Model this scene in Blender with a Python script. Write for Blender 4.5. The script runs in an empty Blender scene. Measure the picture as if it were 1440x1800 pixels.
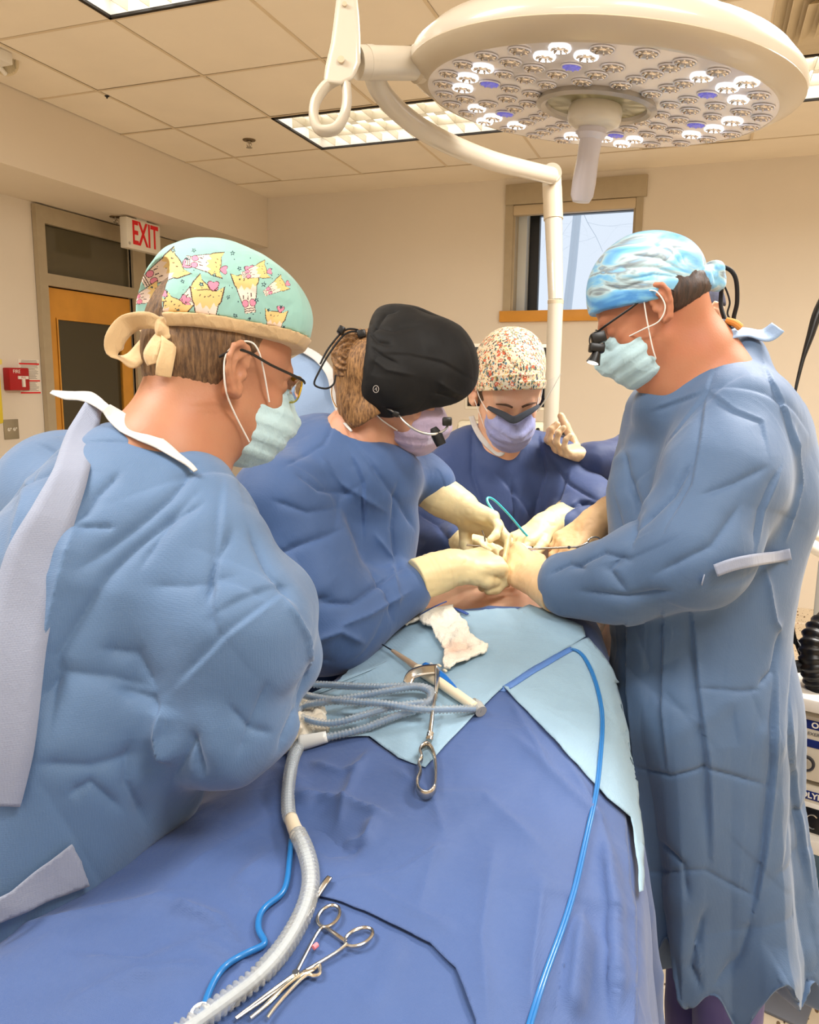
import bpy, bmesh, math, random
import numpy as np
from mathutils import Vector, Matrix, noise as mnoise
from mathutils.bvhtree import BVHTree
import openvdb

sc = bpy.context.scene
COL = sc.collection
# ------------------------------------------------------------------ camera
FPX = 1393.0
CAM = np.array([0.0, 0.0, 1.532])
_y, _p, _r = math.radians(20.2), math.radians(9.2), math.radians(0.67)
FW = np.array([-math.sin(_y)*math.cos(_p), math.cos(_y)*math.cos(_p), -math.sin(_p)])
_rt = np.array([math.cos(_y), math.sin(_y), 0.0]); _up = np.cross(_rt, FW)
RT = _rt*math.cos(_r) + _up*math.sin(_r); UP = np.cross(RT, FW)
cd = bpy.data.cameras.new('camera'); cam = bpy.data.objects.new('camera', cd); COL.objects.link(cam)
m = Matrix([[RT[i], UP[i], -FW[i], CAM[i]] for i in range(3)] + [[0, 0, 0, 1]])
cam.matrix_world = m
cd.sensor_fit = 'HORIZONTAL'; cd.sensor_width = 36.0; cd.lens = FPX/1440*36.0; cd.clip_start = 0.02
sc.camera = cam
def ray(u, v): return FW + RT*((u-720)/FPX) + UP*((900-v)/FPX)
def P(u, v, d): return CAM + ray(u, v)*d          # a point seen at pixel u,v, d metres along the view axis
def onp(u, v, ax, val):
    r = ray(u, v); return CAM + r*((val-CAM[ax])/r[ax])
# ------------------------------------------------------------------ world, exposure
w = bpy.data.worlds.new('sky'); sc.world = w; w.use_nodes = True
bg = w.node_tree.nodes['Background']; bg.inputs[0].default_value = (0.82, 0.90, 1.0, 1); bg.inputs[1].default_value = 0.88
sc.view_settings.view_transform = 'Standard'; sc.view_settings.look = 'None'
sc.cycles.adaptive_threshold = .02; sc.cycles.max_bounces = 8; sc.cycles.diffuse_bounces = 4; sc.cycles.glossy_bounces = 3; sc.cycles.transmission_bounces = 6; sc.cycles.transparent_max_bounces = 8
sc.view_settings.gamma = 1.0; sc.view_settings.exposure = 0.18; sc.view_settings.use_curve_mapping = False
# ------------------------------------------------------------------ room lights (fluorescent troffers in view, plus unseen fill lights added without fixtures)
XL, YB, H = -3.2715, 5.634, 2.9325                # left soffit face, back wall, ceiling height
XW = -3.81                                        # recessed left wall
XR = 2.6; YF = -2.2
def area(name, x, y, z, sx, sy, power, col=(1, .975, .94)):
    l = bpy.data.lights.new(name, 'AREA'); l.shape = 'RECTANGLE'; l.size = sx; l.size_y = sy; l.energy = power; l.color = col
    o = bpy.data.objects.new(name, l); COL.objects.link(o); o.location = (x, y, z); return o
TROFFERS_AND_FILL = [(-1.68, 4.29, 6), (-1.68, 2.45, 9), (0.76, 4.29, 7), (0.76, 2.45, 100), (-1.68, 0.3, 56), (0.76, 0.3, 44), (-.46, -1.4, 16)]
for i, (x, y, p) in enumerate(TROFFERS_AND_FILL):
    area('troffer_or_fill_light', x, y, H-.004 if y < 2 else H+.07, 1.15, .54, p)

# ------------------------------------------------------------------ helpers: materials
MATS = {}
def s2l(c):
    return tuple(((x/255)/12.92 if x/255 <= .04045 else ((x/255+.055)/1.055)**2.4) for x in c[:3])
class NT:
    def __init__(s, name):
        s.m = bpy.data.materials.new(name); s.m.use_nodes = True; s.t = s.m.node_tree; s.n = s.t.nodes; s.l = s.t.links
        s.b = s.n['Principled BSDF']
    def N(s, typ, **kw):
        n = s.n.new(typ)
        for k, v in kw.items():
            if k in n.inputs.keys() if isinstance(k, str) else False: n.inputs[k].default_value = v
            else: setattr(n, k, v)
        return n
    def L(s, a, b): s.l.new(a, b)
def mat(name, rgb, rough=.5, metal=0., noise=None, nscale=20., bump=0., bscale=100., trans=0., alpha=1., emit=None, es=0., sheen=0., spec=.5, sss=0., ior=1.45, coat=0., bdist=.002):
    """plain procedural material: a base colour broken up by noise, plus bump"""
    if name in MATS: return MATS[name]
    k = NT(name); b = k.b
    c = s2l(rgb)
    b.inputs['Base Color'].default_value = (*c, 1); b.inputs['Roughness'].default_value = rough; b.inputs['Metallic'].default_value = metal
    b.inputs['Transmission Weight'].default_value = trans; b.inputs['Alpha'].default_value = alpha; b.inputs['Specular IOR Level'].default_value = spec
    b.inputs['Sheen Weight'].default_value = sheen; b.inputs['IOR'].default_value = ior; b.inputs['Coat Weight'].default_value = coat
    if sss: b.inputs['Subsurface Weight'].default_value = sss; b.inputs['Subsurface Radius'].default_value = (.012, .005, .003); b.inputs['Subsurface Scale'].default_value = 1.
    if emit: b.inputs['Emission Color'].default_value = (*s2l(emit), 1); b.inputs['Emission Strength'].default_value = es
    tc = k.n.new('ShaderNodeTexCoord')
    if noise:
        nz = k.n.new('ShaderNodeTexNoise'); nz.inputs['Scale'].default_value = nscale; nz.inputs['Detail'].default_value = 5
        k.L(tc.outputs['Object'], nz.inputs['Vector'])
        r = k.n.new('ShaderNodeValToRGB'); r.color_ramp.elements[0].position = .3; r.color_ramp.elements[1].position = .7
        r.color_ramp.elements[0].color = (*[max(0, x*(1-noise)) for x in c], 1); r.color_ramp.elements[1].color = (*[min(1, x*(1+noise)) for x in c], 1)
        k.L(nz.outputs['Fac'], r.inputs[0]); k.L(r.outputs[0], b.inputs['Base Color'])
    if bump:
        nb = k.n.new('ShaderNodeTexNoise'); nb.inputs['Scale'].default_value = bscale; nb.inputs['Detail'].default_value = 4
        k.L(tc.outputs['Object'], nb.inputs['Vector'])
        bp = k.n.new('ShaderNodeBump'); bp.inputs['Strength'].default_value = bump; bp.inputs['Distance'].default_value = bdist
        k.L(nb.outputs['Fac'], bp.inputs['Height']); k.L(bp.outputs[0], b.inputs['Normal'])
    MATS[name] = k.m; return k.m
def cloth_mat(name, rgb, weave=900., wstr=.35, crease=.5, cscale=9., rough=.62, var=.06, sheen=.25, transl=0., tint=None, stretch=(1, 1, .55)):
    """nonwoven surgical fabric: embossed dimples, soft mottling and sharp crumple facets as bump"""
    if name in MATS: return MATS[name]
    k = NT(name); b = k.b; c = s2l(rgb)
    b.inputs['Roughness'].default_value = rough; b.inputs['Sheen Weight'].default_value = sheen; b.inputs['Specular IOR Level'].default_value = .35
    tc = k.n.new('ShaderNodeTexCoord')
    nz = k.n.new('ShaderNodeTexNoise'); nz.inputs['Scale'].default_value = 6; nz.inputs['Detail'].default_value = 6; nz.inputs['Roughness'].default_value = .6
    k.L(tc.outputs['Object'], nz.inputs['Vector'])
    r = k.n.new('ShaderNodeValToRGB'); r.color_ramp.elements[0].position = .3; r.color_ramp.elements[1].position = .7
    c2 = s2l(tint) if tint else c
    r.color_ramp.elements[0].color = (*[x*(1-var) for x in c], 1); r.color_ramp.elements[1].color = (*[min(1, x*(1+var)) for x in c2], 1)
    k.L(nz.outputs['Fac'], r.inputs[0]); k.L(r.outputs[0], b.inputs['Base Color'])
    # dimples
    v = k.n.new('ShaderNodeTexVoronoi'); v.inputs['Scale'].default_value = weave; v.inputs['Randomness'].default_value = .35
    k.L(tc.outputs['Object'], v.inputs['Vector'])
    b1 = k.n.new('ShaderNodeBump'); b1.inputs['Strength'].default_value = wstr; b1.inputs['Distance'].default_value = .0011
    k.L(v.outputs['Distance'], b1.inputs['Height'])
    # crumple facets: warped voronoi edges, two scales
    mp = k.n.new('ShaderNodeMapping'); mp.inputs['Scale'].default_value = stretch
    k.L(tc.outputs['Object'], mp.inputs['Vector'])
    last = b1
    for sc_, st, dist in ((cscale, crease, .012), (cscale*2.7, crease*.6, .004)):
        wn = k.n.new('ShaderNodeTexNoise'); wn.inputs['Scale'].default_value = sc_*.8
        k.L(mp.outputs[0], wn.inputs['Vector'])
        mx = k.n.new('ShaderNodeVectorMath'); mx.operation = 'MULTIPLY_ADD'; mx.inputs[1].default_value = (.12, .12, .12)
        k.L(wn.outputs['Color'], mx.inputs[0]); k.L(mp.outputs[0], mx.inputs[2])
        vv = k.n.new('ShaderNodeTexVoronoi'); vv.feature = 'DISTANCE_TO_EDGE'; vv.inputs['Scale'].default_value = sc_
        k.L(mx.outputs[0], vv.inputs['Vector'])
        mt = k.n.new('ShaderNodeMath'); mt.operation = 'MINIMUM'; mt.inputs[1].default_value = .22
        k.L(vv.outputs['Distance'], mt.inputs[0])
        bb = k.n.new('ShaderNodeBump'); bb.inputs['Strength'].default_value = st; bb.inputs['Distance'].default_value = dist*1.5; bb.invert = True
        k.L(mt.outputs[0], bb.inputs['Height']); k.L(last.outputs[0], bb.inputs['Normal']); last = bb
    k.L(last.outputs[0], b.inputs['Normal'])
    if transl:
        tr = k.n.new('ShaderNodeBsdfTranslucent'); k.L(r.outputs[0], tr.inputs['Color'])
        mxs = k.n.new('ShaderNodeMixShader'); mxs.inputs[0].default_value = transl
        k.L(b.outputs[0], mxs.inputs[1]); k.L(tr.outputs[0], mxs.inputs[2]); k.L(mxs.outputs[0], k.n['Material Output'].inputs[0])
    MATS[name] = k.m; return k.m
# ------------------------------------------------------------------ helpers: objects
WL = {}                                             # world location of every root
def tag(o, label=None, cat=None, group=None, kind=None):
    if label: o['label'] = label
    if cat: o['category'] = cat
    if group: o['group'] = group
    if kind: o['kind'] = kind
    return o
def empty(name, loc, label=None, cat=None, group=None, kind=None):
    o = bpy.data.objects.new(name, None); COL.objects.link(o); o.location = tuple(loc); o.empty_display_size = .05
    WL[o.name] = np.array(loc, float); return tag(o, label, cat, group, kind)
def _root(p):
    w_ = np.zeros(3)
    while p is not None: w_ = w_ + np.array(WL.get(p.name, p.location)); p = p.parent if p.name not in WL else None
    return w_
def link(name, me, mt, parent=None, smooth=True, loc=None):
    o = bpy.data.objects.new(name, me); COL.objects.link(o)
    if mt is not None:
        for q in (mt if isinstance(mt, (list, tuple)) else [mt]): me.materials.append(q)
    if smooth: me.shade_smooth()
    if parent is not None: o.parent = parent
    return o
def mesh(name, V, F, mt, parent=None, smooth=True, mi=None, uv=None):
    """V in WORLD coordinates; stored relative to the thing's root"""
    V = np.asarray(V, float)
    off = _root(parent) if parent is not None else V.mean(0)*0
    if parent is None:
        off = np.array([V[:, 0].mean(), V[:, 1].mean(), V[:, 2].min()])
    me = bpy.data.meshes.new(name); 
    me.from_pydata((V-off).tolist(), [], [list(map(int, f)) for f in F]); me.update()
    o = link(name, me, mt, parent, smooth)
    if mi is not None: me.polygons.foreach_set('material_index', np.asarray(mi, dtype=np.int32))
    if uv is not None:
        l = me.uv_layers.new(name='UVMap'); li = np.empty(len(me.loops), dtype=np.int32); me.loops.foreach_get('vertex_index', li)
        l.data.foreach_set('uv', np.asarray(uv, dtype=np.float32)[li].ravel())
    if parent is None: o.location = tuple(off); WL[o.name] = off
    return o
class MB:
    """collects boxes, tubes and lathes in world coordinates, then builds ONE mesh"""
    def __init__(s): s.V = []; s.F = []; s.n = 0; s.MI = []
    def add(s, V, F, mi=0):
        V = np.asarray(V, float); s.V.append(V); s.F += [[i+s.n for i in f] for f in F]; s.MI += [mi]*len(F); s.n += len(V); return s
    def box(s, lo, hi, mi=0, bev=0.):
        lo, hi = np.array(lo, float), np.array(hi, float)
        return s.obox((lo+hi)/2, (hi-lo)/2, np.eye(3), mi, bev)
    def obox(s, c, h, M=np.eye(3), mi=0, bev=0.):
        bm = bmesh.new(); bmesh.ops.create_cube(bm, size=2.)
        for v in bm.verts: v.co = Vector([v.co[i]*h[i] for i in range(3)])
        if bev > 0: bmesh.ops.bevel(bm, geom=list(bm.edges), offset=min(bev, min(h)*.95), segments=2, affect='EDGES', profile=.5)
        bm.verts.index_update()
        V = np.array([v.co[:] for v in bm.verts])@np.asarray(M) + np.array(c); F = [[v.index for v in f.verts] for f in bm.faces]; bm.free()
        return s.add(V, F, mi)
    def tube(s, pts, r, n=12, mi=0, cap=True, closed=False, flat=None, sm=0):
        pts = np.array(pts, float)
        if sm: pts, r = resample(pts, r, sm, closed)
        V, F = sweep(pts, r, n, cap, closed, flat); return s.add(V, F, mi)
    def cyl(s, a, b, r, n=24, mi=0, r2=None):
        return s.tube([a, b], [r, r if r2 is None else r2], n, mi)
    def lathe(s, c, ax, prof, n=48, mi=0):
        """prof = [(radius, distance along ax)]"""
        ax = np.array(ax, float); ax /= np.linalg.norm(ax); a, b = basis(ax)
        V = []; F = []
        for r, h in prof:
            for k in range(n):
                t = 2*math.pi*k/n; V.append(np.array(c)+ax*h+(a*math.cos(t)+b*math.sin(t))*r)
        m_ = len(prof)
        for i in range(m_-1):
            for k in range(n): F.append([i*n+k, i*n+(k+1) % n, (i+1)*n+(k+1) % n, (i+1)*n+k])
        if prof[0][0] > 1e-6: F.append(list(range(n))[::-1])
        if prof[-1][0] > 1e-6: F.append([(m_-1)*n+k for k in range(n)])
        return s.add(V, F, mi)
    def build(s, name, mt, parent=None, smooth=False, auto=True):
        o = mesh(name, np.concatenate(s.V), s.F, mt, parent, smooth, s.MI if isinstance(mt, (list, tuple)) else None)
        if auto and not smooth: o.data.shade_smooth(); _sharp(o.data)
        return o
def _sharp(me, ang=35):
    bm = bmesh.new(); bm.from_mesh(me)
    bmesh.ops.remove_doubles(bm, verts=bm.verts, dist=1e-6); bmesh.ops.recalc_face_normals(bm, faces=bm.faces)
    a = math.radians(ang)
    for e in bm.edges:
        if len(e.link_faces) == 2: e.smooth = e.calc_face_angle(0) < a
    bm.to_mesh(me); bm.free()
def basis(ax):
    ax = np.asarray(ax, float); h = np.array([0, 0, 1.]) if abs(ax[2]) < .9*np.linalg.norm(ax) else np.array([1., 0, 0])
    a = np.cross(ax, h); a /= np.linalg.norm(a); b = np.cross(ax, a); b /= np.linalg.norm(b); return a, b
def resample(pts, r, sm, closed=False):
    n = len(pts); r = np.array(r, float) if np.ndim(r) else np.full(n, float(r)); out = []; ro = []
    idx = (lambda i: i % n) if closed else (lambda i: min(max(i, 0), n-1))
    for i in range(n if closed else n-1):
        p0, p1, p2, p3 = (pts[idx(i+k)] for k in (-1, 0, 1, 2)); r1, r2 = r[idx(i)], r[idx(i+1)]
        for k in range(sm):
            t = k/sm
            out.append(.5*((2*p1)+(-p0+p2)*t+(2*p0-5*p1+4*p2-p3)*t*t+(-p0+3*p1-3*p2+p3)*t**3)); ro.append(r1*(1-t)+r2*t)
    if not closed: out.append(pts[-1]); ro.append(r[-1])
    return np.array(out), np.array(ro)
def sweep(pts, r, n=12, cap=True, closed=False, flat=None):
    m_ = len(pts); r = np.array(r, float) if np.ndim(r) else np.full(m_, float(r))
    T = np.gradient(pts, axis=0) if not closed else np.roll(pts, -1, 0)-np.roll(pts, 1, 0)
    T /= np.maximum(np.linalg.norm(T, axis=1, keepdims=True), 1e-9)
    a, _ = basis(T[0]); V = []; fr = []
    for i in range(m_):
        a = a-T[i]*(a@T[i]); a /= max(np.linalg.norm(a), 1e-9); b = np.cross(T[i], a); fr.append((a.copy(), b))
    for i in range(m_):
        a, b = fr[i]
        for k in range(n):
            t = 2*math.pi*k/n; o = (a*math.cos(t)+b*math.sin(t))*r[i]
            if flat is not None: o = o - flat[0]*(o@flat[0])*(1-flat[1])
            V.append(pts[i]+o)
    F = []
    for i in range(m_ if closed else m_-1):
        j = (i+1) % m_
        for k in range(n): F.append([i*n+k, i*n+(k+1) % n, j*n+(k+1) % n, j*n+k])
    if cap and not closed: F.append(list(range(n))[::-1]); F.append([(m_-1)*n+k for k in range(n)])
    return np.array(V), F
def ribbon(pts, nrm, wdt, th=.001, sm=6):
    """a flat strap: pts centre line, nrm face normals, wdt widths"""
    pts = np.array(pts, float); nrm = np.array(nrm, float)
    if nrm.ndim == 1: nrm = np.tile(nrm, (len(pts), 1))
    wdt = np.array(wdt, float) if np.ndim(wdt) else np.full(len(pts), float(wdt))
    p, w_ = resample(pts, wdt, sm); q, _ = resample(nrm, wdt, sm)
    T = np.gradient(p, axis=0); T /= np.linalg.norm(T, axis=1, keepdims=True)
    q -= T*(q*T).sum(1, keepdims=True); q /= np.linalg.norm(q, axis=1, keepdims=True); s_ = np.cross(T, q)
    V = []; F = []
    K = 5
    for i in range(len(p)):
        for sd in (1, -1):
            for k in range(K): V.append(p[i]+s_[i]*w_[i]*(k/(K-1)-.5)*sd+q[i]*th/2*sd)
    n = 2*K
    for i in range(len(p)-1):
        for k in range(n): F.append([i*n+k, i*n+(k+1) % n, (i+1)*n+(k+1) % n, (i+1)*n+k])
    F.append(list(range(n))[::-1]); F.append([(len(p)-1)*n+k for k in range(n)])
    return np.array(V), F
def text(s, name, size, loc, xdir, ydir, mt, parent, ext=.0008, bold=0., align='CENTER', sx=1.):
    c = bpy.data.curves.new(name, 'FONT'); c.body = s; c.size = size; c.extrude = ext; c.align_x = align; c.align_y = 'CENTER'; c.offset = bold
    o = bpy.data.objects.new(name, c); c.materials.append(mt); COL.objects.link(o)
    x = np.array(xdir, float); x /= np.linalg.norm(x); y = np.array(ydir, float); y -= x*(y@x); y /= np.linalg.norm(y); z = np.cross(x, y)
    l = np.array(loc)-(_root(parent) if parent is not None else 0)
    M = Matrix([[x[i]*sx, y[i], z[i], l[i]] for i in range(3)]+[[0, 0, 0, 1]])
    if parent is not None: o.parent = parent
    o.matrix_local = M; bpy.context.view_layer.update()
    me = bpy.data.meshes.new_from_object(o.evaluated_get(bpy.context.evaluated_depsgraph_get())); q = bpy.data.objects.new(name, me); COL.objects.link(q)
    q.parent = parent; q.matrix_local = M; bpy.data.objects.remove(o); bpy.data.curves.remove(c); q.name = name; return q
# ------------------------------------------------------------------ numpy noise
def _hash(i, j, k, s):
    n = (i*374761393+j*668265263+k*2147483647+s*974634777) & 0xffffffff
    n = ((n ^ (n >> 13))*1274126177) & 0xffffffff
    return ((n ^ (n >> 16)) & 0xffff)/32767.5-1
def vnoise(p, seed=0):
    p = np.asarray(p, float); i = np.floor(p).astype(np.int64); f = p-i; f = f*f*(3-2*f); o = 0
    for a in (0, 1):
        for b in (0, 1):
            for c in (0, 1):
                wgt = (f[:, 0] if a else 1-f[:, 0])*(f[:, 1] if b else 1-f[:, 1])*(f[:, 2] if c else 1-f[:, 2])
                o = o+wgt*_hash(i[:, 0]+a, i[:, 1]+b, i[:, 2]+c, seed)
    return o
def fbm(p, seed=0, oct=3):
    o = 0; a = 1
    for k in range(oct): o = o+a*vnoise(p*2**k, seed+k*7); a *= .5
    return o
def ridged(p, seed=0):                              # sharp ridge lines, 0..1
    return 1-np.abs(vnoise(p, seed))*2
# ------------------------------------------------------------------ implicit modelling
def rotm(f, u):
    """rows: front, left, up"""
    f = np.array(f, float); f /= np.linalg.norm(f); u = np.array(u, float); u -= f*(u@f); u /= np.linalg.norm(u)
    return np.array([f, np.cross(u, f), u])
class SDF:
    BIG = .06
    def __init__(s, lo, hi, h):
        s.lo = np.array(lo, float); s.h = h; s.n = np.ceil((np.array(hi)-s.lo)/h).astype(int)+1
        s.F = np.full(s.n, s.BIG, np.float32)
    def _sub(s, lo, hi, m_):
        a = np.clip(np.floor((np.array(lo)-m_-s.lo)/s.h).astype(int), 0, s.n); b = np.clip(np.ceil((np.array(hi)+m_-s.lo)/s.h).astype(int)+1, 0, s.n)
        if (b <= a).any(): return None, None
        g = [s.lo[i]+s.h*np.arange(a[i], b[i]) for i in range(3)]
        X = np.stack(np.meshgrid(*g, indexing='ij'), -1)
        return tuple(slice(a[i], b[i]) for i in range(3)), X
    def op(s, sl, d, k, mode):
        F = s.F[sl]; d = d.astype(np.float32)
        if mode == 'sub': F2 = -F; h_ = np.maximum(k-np.abs(F2-d), 0)/k; s.F[sl] = -(np.minimum(F2, d)-h_*h_*k/4)
        else: h_ = np.maximum(k-np.abs(F-d), 0)/k; s.F[sl] = np.minimum(F, d)-h_*h_*k/4
    def cone(s, a, b, ra, rb, k=.02, mode='add', flat=None):
        a, b = np.array(a, float), np.array(b, float); R_ = max(ra, rb)*(max(1, flat[1]) if flat is not None else 1)
        sl, X = s._sub(np.minimum(a, b)-R_, np.maximum(a, b)+R_, k+2*s.h+.01)
        if sl is None: return s
        ba = b-a; q = X-a; t = np.clip((q@ba)/max(ba@ba, 1e-12), 0, 1); q = q-t[..., None]*ba; rr = ra+(rb-ra)*t
        if flat is not None:
            n_ = np.array(flat[0], float); n_ /= np.linalg.norm(n_); q = q+n_*((q@n_)*(1/flat[1]-1))[..., None]
            d = (np.linalg.norm(q, axis=-1)-rr)*min(1., flat[1])
        else: d = np.linalg.norm(q, axis=-1)-rr
        s.op(sl, d, k, mode); return s
    def chain(s, pts, rs, k=.02, mode='add', flat=None):
        for i in range(len(pts)-1): s.cone(pts[i], pts[i+1], rs[i], rs[i+1], k, mode, flat)
        return s
    def ell(s, c, r, M=None, k=.02, mode='add'):
        c = np.array(c, float); r = np.array(r, float); R_ = r.max() if M is not None else r
        sl, X = s._sub(c-R_, c+R_, k+2*s.h+.01)
        if sl is None: return s
        q = X-c
        if M is not None: q = q@np.asarray(M).T
        k0 = np.linalg.norm(q/r, axis=-1); k1 = np.maximum(np.linalg.norm(q/(r*r), axis=-1), 1e-6)
        s.op(sl, k0*(k0-1)/k1, k, mode); return s
    def cut(s, p, n, k=.004, lo=None, hi=None):
        """remove the half space on the side n points to"""
        sl, X = s._sub(s.lo if lo is None else lo, s.lo+s.h*(s.n-1) if hi is None else hi, 0)
        n = np.array(n, float); n /= np.linalg.norm(n); d = -((X-np.array(p))@n)   # >0 on kept side
        s.op(sl, d, k, 'sub'); return s
    def surf(s):
        F = np.clip(s.F, -s.BIG, s.BIG).astype(np.float32)
        for ax in range(3):
            sl = [slice(None)]*3
            for e in (0, -1): sl[ax] = e; F[tuple(sl)] = s.BIG
        g = openvdb.FloatGrid(s.BIG); g.copyFromArray(F); V, T, Q = None, None, None
        r = g.convertToQuads(0.0); V, Q = r[0], r[1]
        return np.array(V, float)*s.h+s.lo, np.array(Q)[:, ::-1]
def subdiv(V, F, n=1):
    me = bpy.data.meshes.new('tmp'); me.from_pydata(V.tolist(), [], F.tolist() if hasattr(F, 'tolist') else F)
    o = bpy.data.objects.new('tmp', me); COL.objects.link(o); md = o.modifiers.new('s', 'SUBSURF'); md.levels = n
    dg = bpy.context.evaluated_depsgraph_get(); ev = o.evaluated_get(dg); m2 = ev.to_mesh()
    V2 = np.empty(len(m2.vertices)*3); m2.vertices.foreach_get('co', V2); V2 = V2.reshape(-1, 3)
    F2 = np.empty(len(m2.loops), dtype=np.int32); m2.loops.foreach_get('vertex_index', F2); F2 = F2.reshape(-1, 4)
    ev.to_mesh_clear(); bpy.data.objects.remove(o); bpy.data.meshes.remove(me); return V2, F2
def vnormals(V, F):
    F = np.asarray(F); n = np.cross(V[F[:, 2]]-V[F[:, 0]], V[F[:, 3]]-V[F[:, 1]]); N = np.zeros_like(V)
    for k in range(4):
        for a in range(3): N[:, a] += np.bincount(F[:, k], n[:, a], len(V))
    return N/np.maximum(np.linalg.norm(N, axis=1, keepdims=True), 1e-12)
def smooth(V, F, it=2, lam=.5):
    F = np.asarray(F); E = np.concatenate([F[:, [0, 1]], F[:, [1, 2]], F[:, [2, 3]], F[:, [3, 0]]]); n = len(V)
    cnt = np.bincount(E[:, 0], minlength=n)+np.bincount(E[:, 1], minlength=n)
    for _ in range(it):
        A = np.stack([np.bincount(E[:, 0], V[E[:, 1], a], n)+np.bincount(E[:, 1], V[E[:, 0], a], n) for a in range(3)], 1)/np.maximum(cnt, 1)[:, None]
        V = V+(A-V)*lam
    return V
def bvh(V, F): return BVHTree.FromPolygons([Vector(v) for v in V], [tuple(int(i) for i in f) for f in F])
def hitpx(T, u, v, default=1.5):
    """first surface point along the view through a pixel"""
    r = ray(u, v); h = T.ray_cast(Vector(CAM), Vector(r/np.linalg.norm(r)))
    return np.array(h[0]) if h[0] is not None else None
def seglen(V, a, b):
    ba = b-a; q = V-a; t = np.clip((q@ba)/max(ba@ba, 1e-12), 0, 1); return np.linalg.norm(q-t[:, None]*ba, axis=1), t
def creases(V, F, lines, T=None):
    """fold lines: each = (pixel polyline, width m, height m, kind). kind 0 = symmetric ridge (<0 valley), 1 = step fold (high on one side)"""
    if T is None: T = bvh(V, F)
    N = vnormals(V, F); D = np.zeros(len(V))
    for ln in lines:
        px, wd, ht = ln[:3]; kind = ln[3] if len(ln) > 3 else 0
        pts = []
        for i in range(len(px)-1):
            for t in np.linspace(0, 1, 5)[:-1]: pts.append((px[i][0]*(1-t)+px[i+1][0]*t, px[i][1]*(1-t)+px[i+1][1]*t))
        pts.append(px[-1]); Q = [hitpx(T, *p) for p in pts]; Q = [q for q in Q if q is not None]
        if len(Q) < 2: continue
        Q = np.array(Q); lo, hi = Q.min(0)-wd*3, Q.max(0)+wd*3
        sel = np.where(((V > lo) & (V < hi)).all(1) )[0]
        if not len(sel): continue
        W = V[sel]; best = np.full(len(sel), 9.); tt = np.zeros(len(sel)); sg = np.ones(len(sel))
        for i in range(len(Q)-1):
            if np.linalg.norm(Q[i+1]-Q[i]) > .25: continue
            d, t = seglen(W, Q[i], Q[i+1]); mm = d < best; best[mm] = d[mm]; tt[mm] = (i+t[mm])/(len(Q)-1)
            if kind:
                ax = np.cross(Q[i+1]-Q[i], CAM-Q[i]); sg[mm] = np.sign((W[mm]-Q[i])@ax)
        fade = np.clip(np.minimum(tt, 1-tt)*6, 0, 1); fade = .25+.75*fade
        if kind == 0: D[sel] += ht*fade*(np.exp(-best/(wd*.8)))
        else:
            f_ = np.clip(sg*best/max(wd*.5, .004), -1, 1); D[sel] += ht*fade*(.5*(1+f_)*np.exp(-best/(wd*1.6))-.25*(1-f_)*np.exp(-best/(wd*.6)))
    return V+N*D[:, None]

def autofolds(V, F, n, seed, L=.15, wd=.01, ht=.005, dirf=None, region=None, bias=None):
    """many short straight sharp-crested folds at random places, as in stiff nonwoven cloth"""
    rg = np.random.default_rng(seed); N = vnormals(V, F); D = np.zeros(len(V)); idx = np.arange(len(V)) if region is None else np.where(region(V))[0]
    if not len(idx): return V
    for _ in range(n):
        p = V[idx[rg.integers(len(idx))]]; i = np.argmin(((V[idx]-p)**2).sum(1)); nn = N[idx[i]]
        t = rg.normal(size=3)
        if bias is not None: t = t*.45+np.array(bias)*rg.choice([-1, 1])
        if dirf is not None: t = dirf(p, rg)
        t -= nn*(t@nn); l = np.linalg.norm(t)
        if l < 1e-3: continue
        t /= l; ln = L*rg.uniform(.35, 1.3); w1 = wd*rg.uniform(.35, .8); w2 = wd*rg.uniform(1.2, 5.); h = ht*rg.uniform(.3, 1.25); w1, w2 = (w1, w2) if rg.random() < .5 else (w2, w1); neg = rg.random() < .45
        if neg: w1 = w2 = wd*rg.uniform(1.5, 3.5); h = -h*.9
        s_ = np.cross(nn, t); bend = rg.uniform(-.25, .25)
        q = V-p; x = q@t; y = q@s_-bend*x*x/ln; m_ = (np.abs(x) < ln/2) & (np.abs(y) < max(w1, w2)*4) & (np.abs(q@nn) < .06) & (N@nn > .2)
        xx = np.abs(x[m_])/(ln/2); yy = y[m_]; D[m_] += h*(1-xx**2)*(np.exp(-(yy/w1)**2) if neg else np.exp(-np.abs(yy)/np.where(yy > 0, w1, w2)))
    return V+N*np.clip(D, -ht*2.2, ht*2.2)[:, None]

def fbvh(o, root):
    """search tree of a finished mesh in world coordinates"""
    me = o.data; a = np.empty(len(me.vertices)*3); me.vertices.foreach_get('co', a); a = a.reshape(-1, 3)+WL[root.name]
    return BVHTree.FromPolygons([Vector(v) for v in a], [tuple(p.vertices) for p in me.polygons])
# ================================================================== THE ROOM
M_wall = mat('wall_paint', (228, 216, 198), .75, noise=.03, nscale=1.5, bump=.05, bscale=220, bdist=.0008)
M_soff = mat('soffit_paint', (229, 215, 194), .75, noise=.02, nscale=1.2, bump=.04, bscale=220, bdist=.0008)
M_tile = mat('ceiling_tile', (246, 233, 212), .85, noise=.03, nscale=3, bump=.12, bscale=500, bdist=.0008)
M_grid = mat('ceiling_grid', (226, 206, 174), .6)
M_gap = mat('ceiling_gap', (110, 88, 62), .8)
M_frame = mat('door_frame_paint', (176, 160, 132), .45, noise=.03)
M_wood = mat('honey_wood', (214, 150, 58), .4, noise=.08, nscale=7, bump=.05, bscale=60)
M_black = mat('black_plastic', (14, 13, 13), .35)
M_blackm = mat('black_matte', (18, 17, 17), .7)
M_white = mat('white_enamel', (236, 230, 218), .3, coat=.2)
M_steel = mat('steel', (190, 185, 176), .22, metal=1.)
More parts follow.
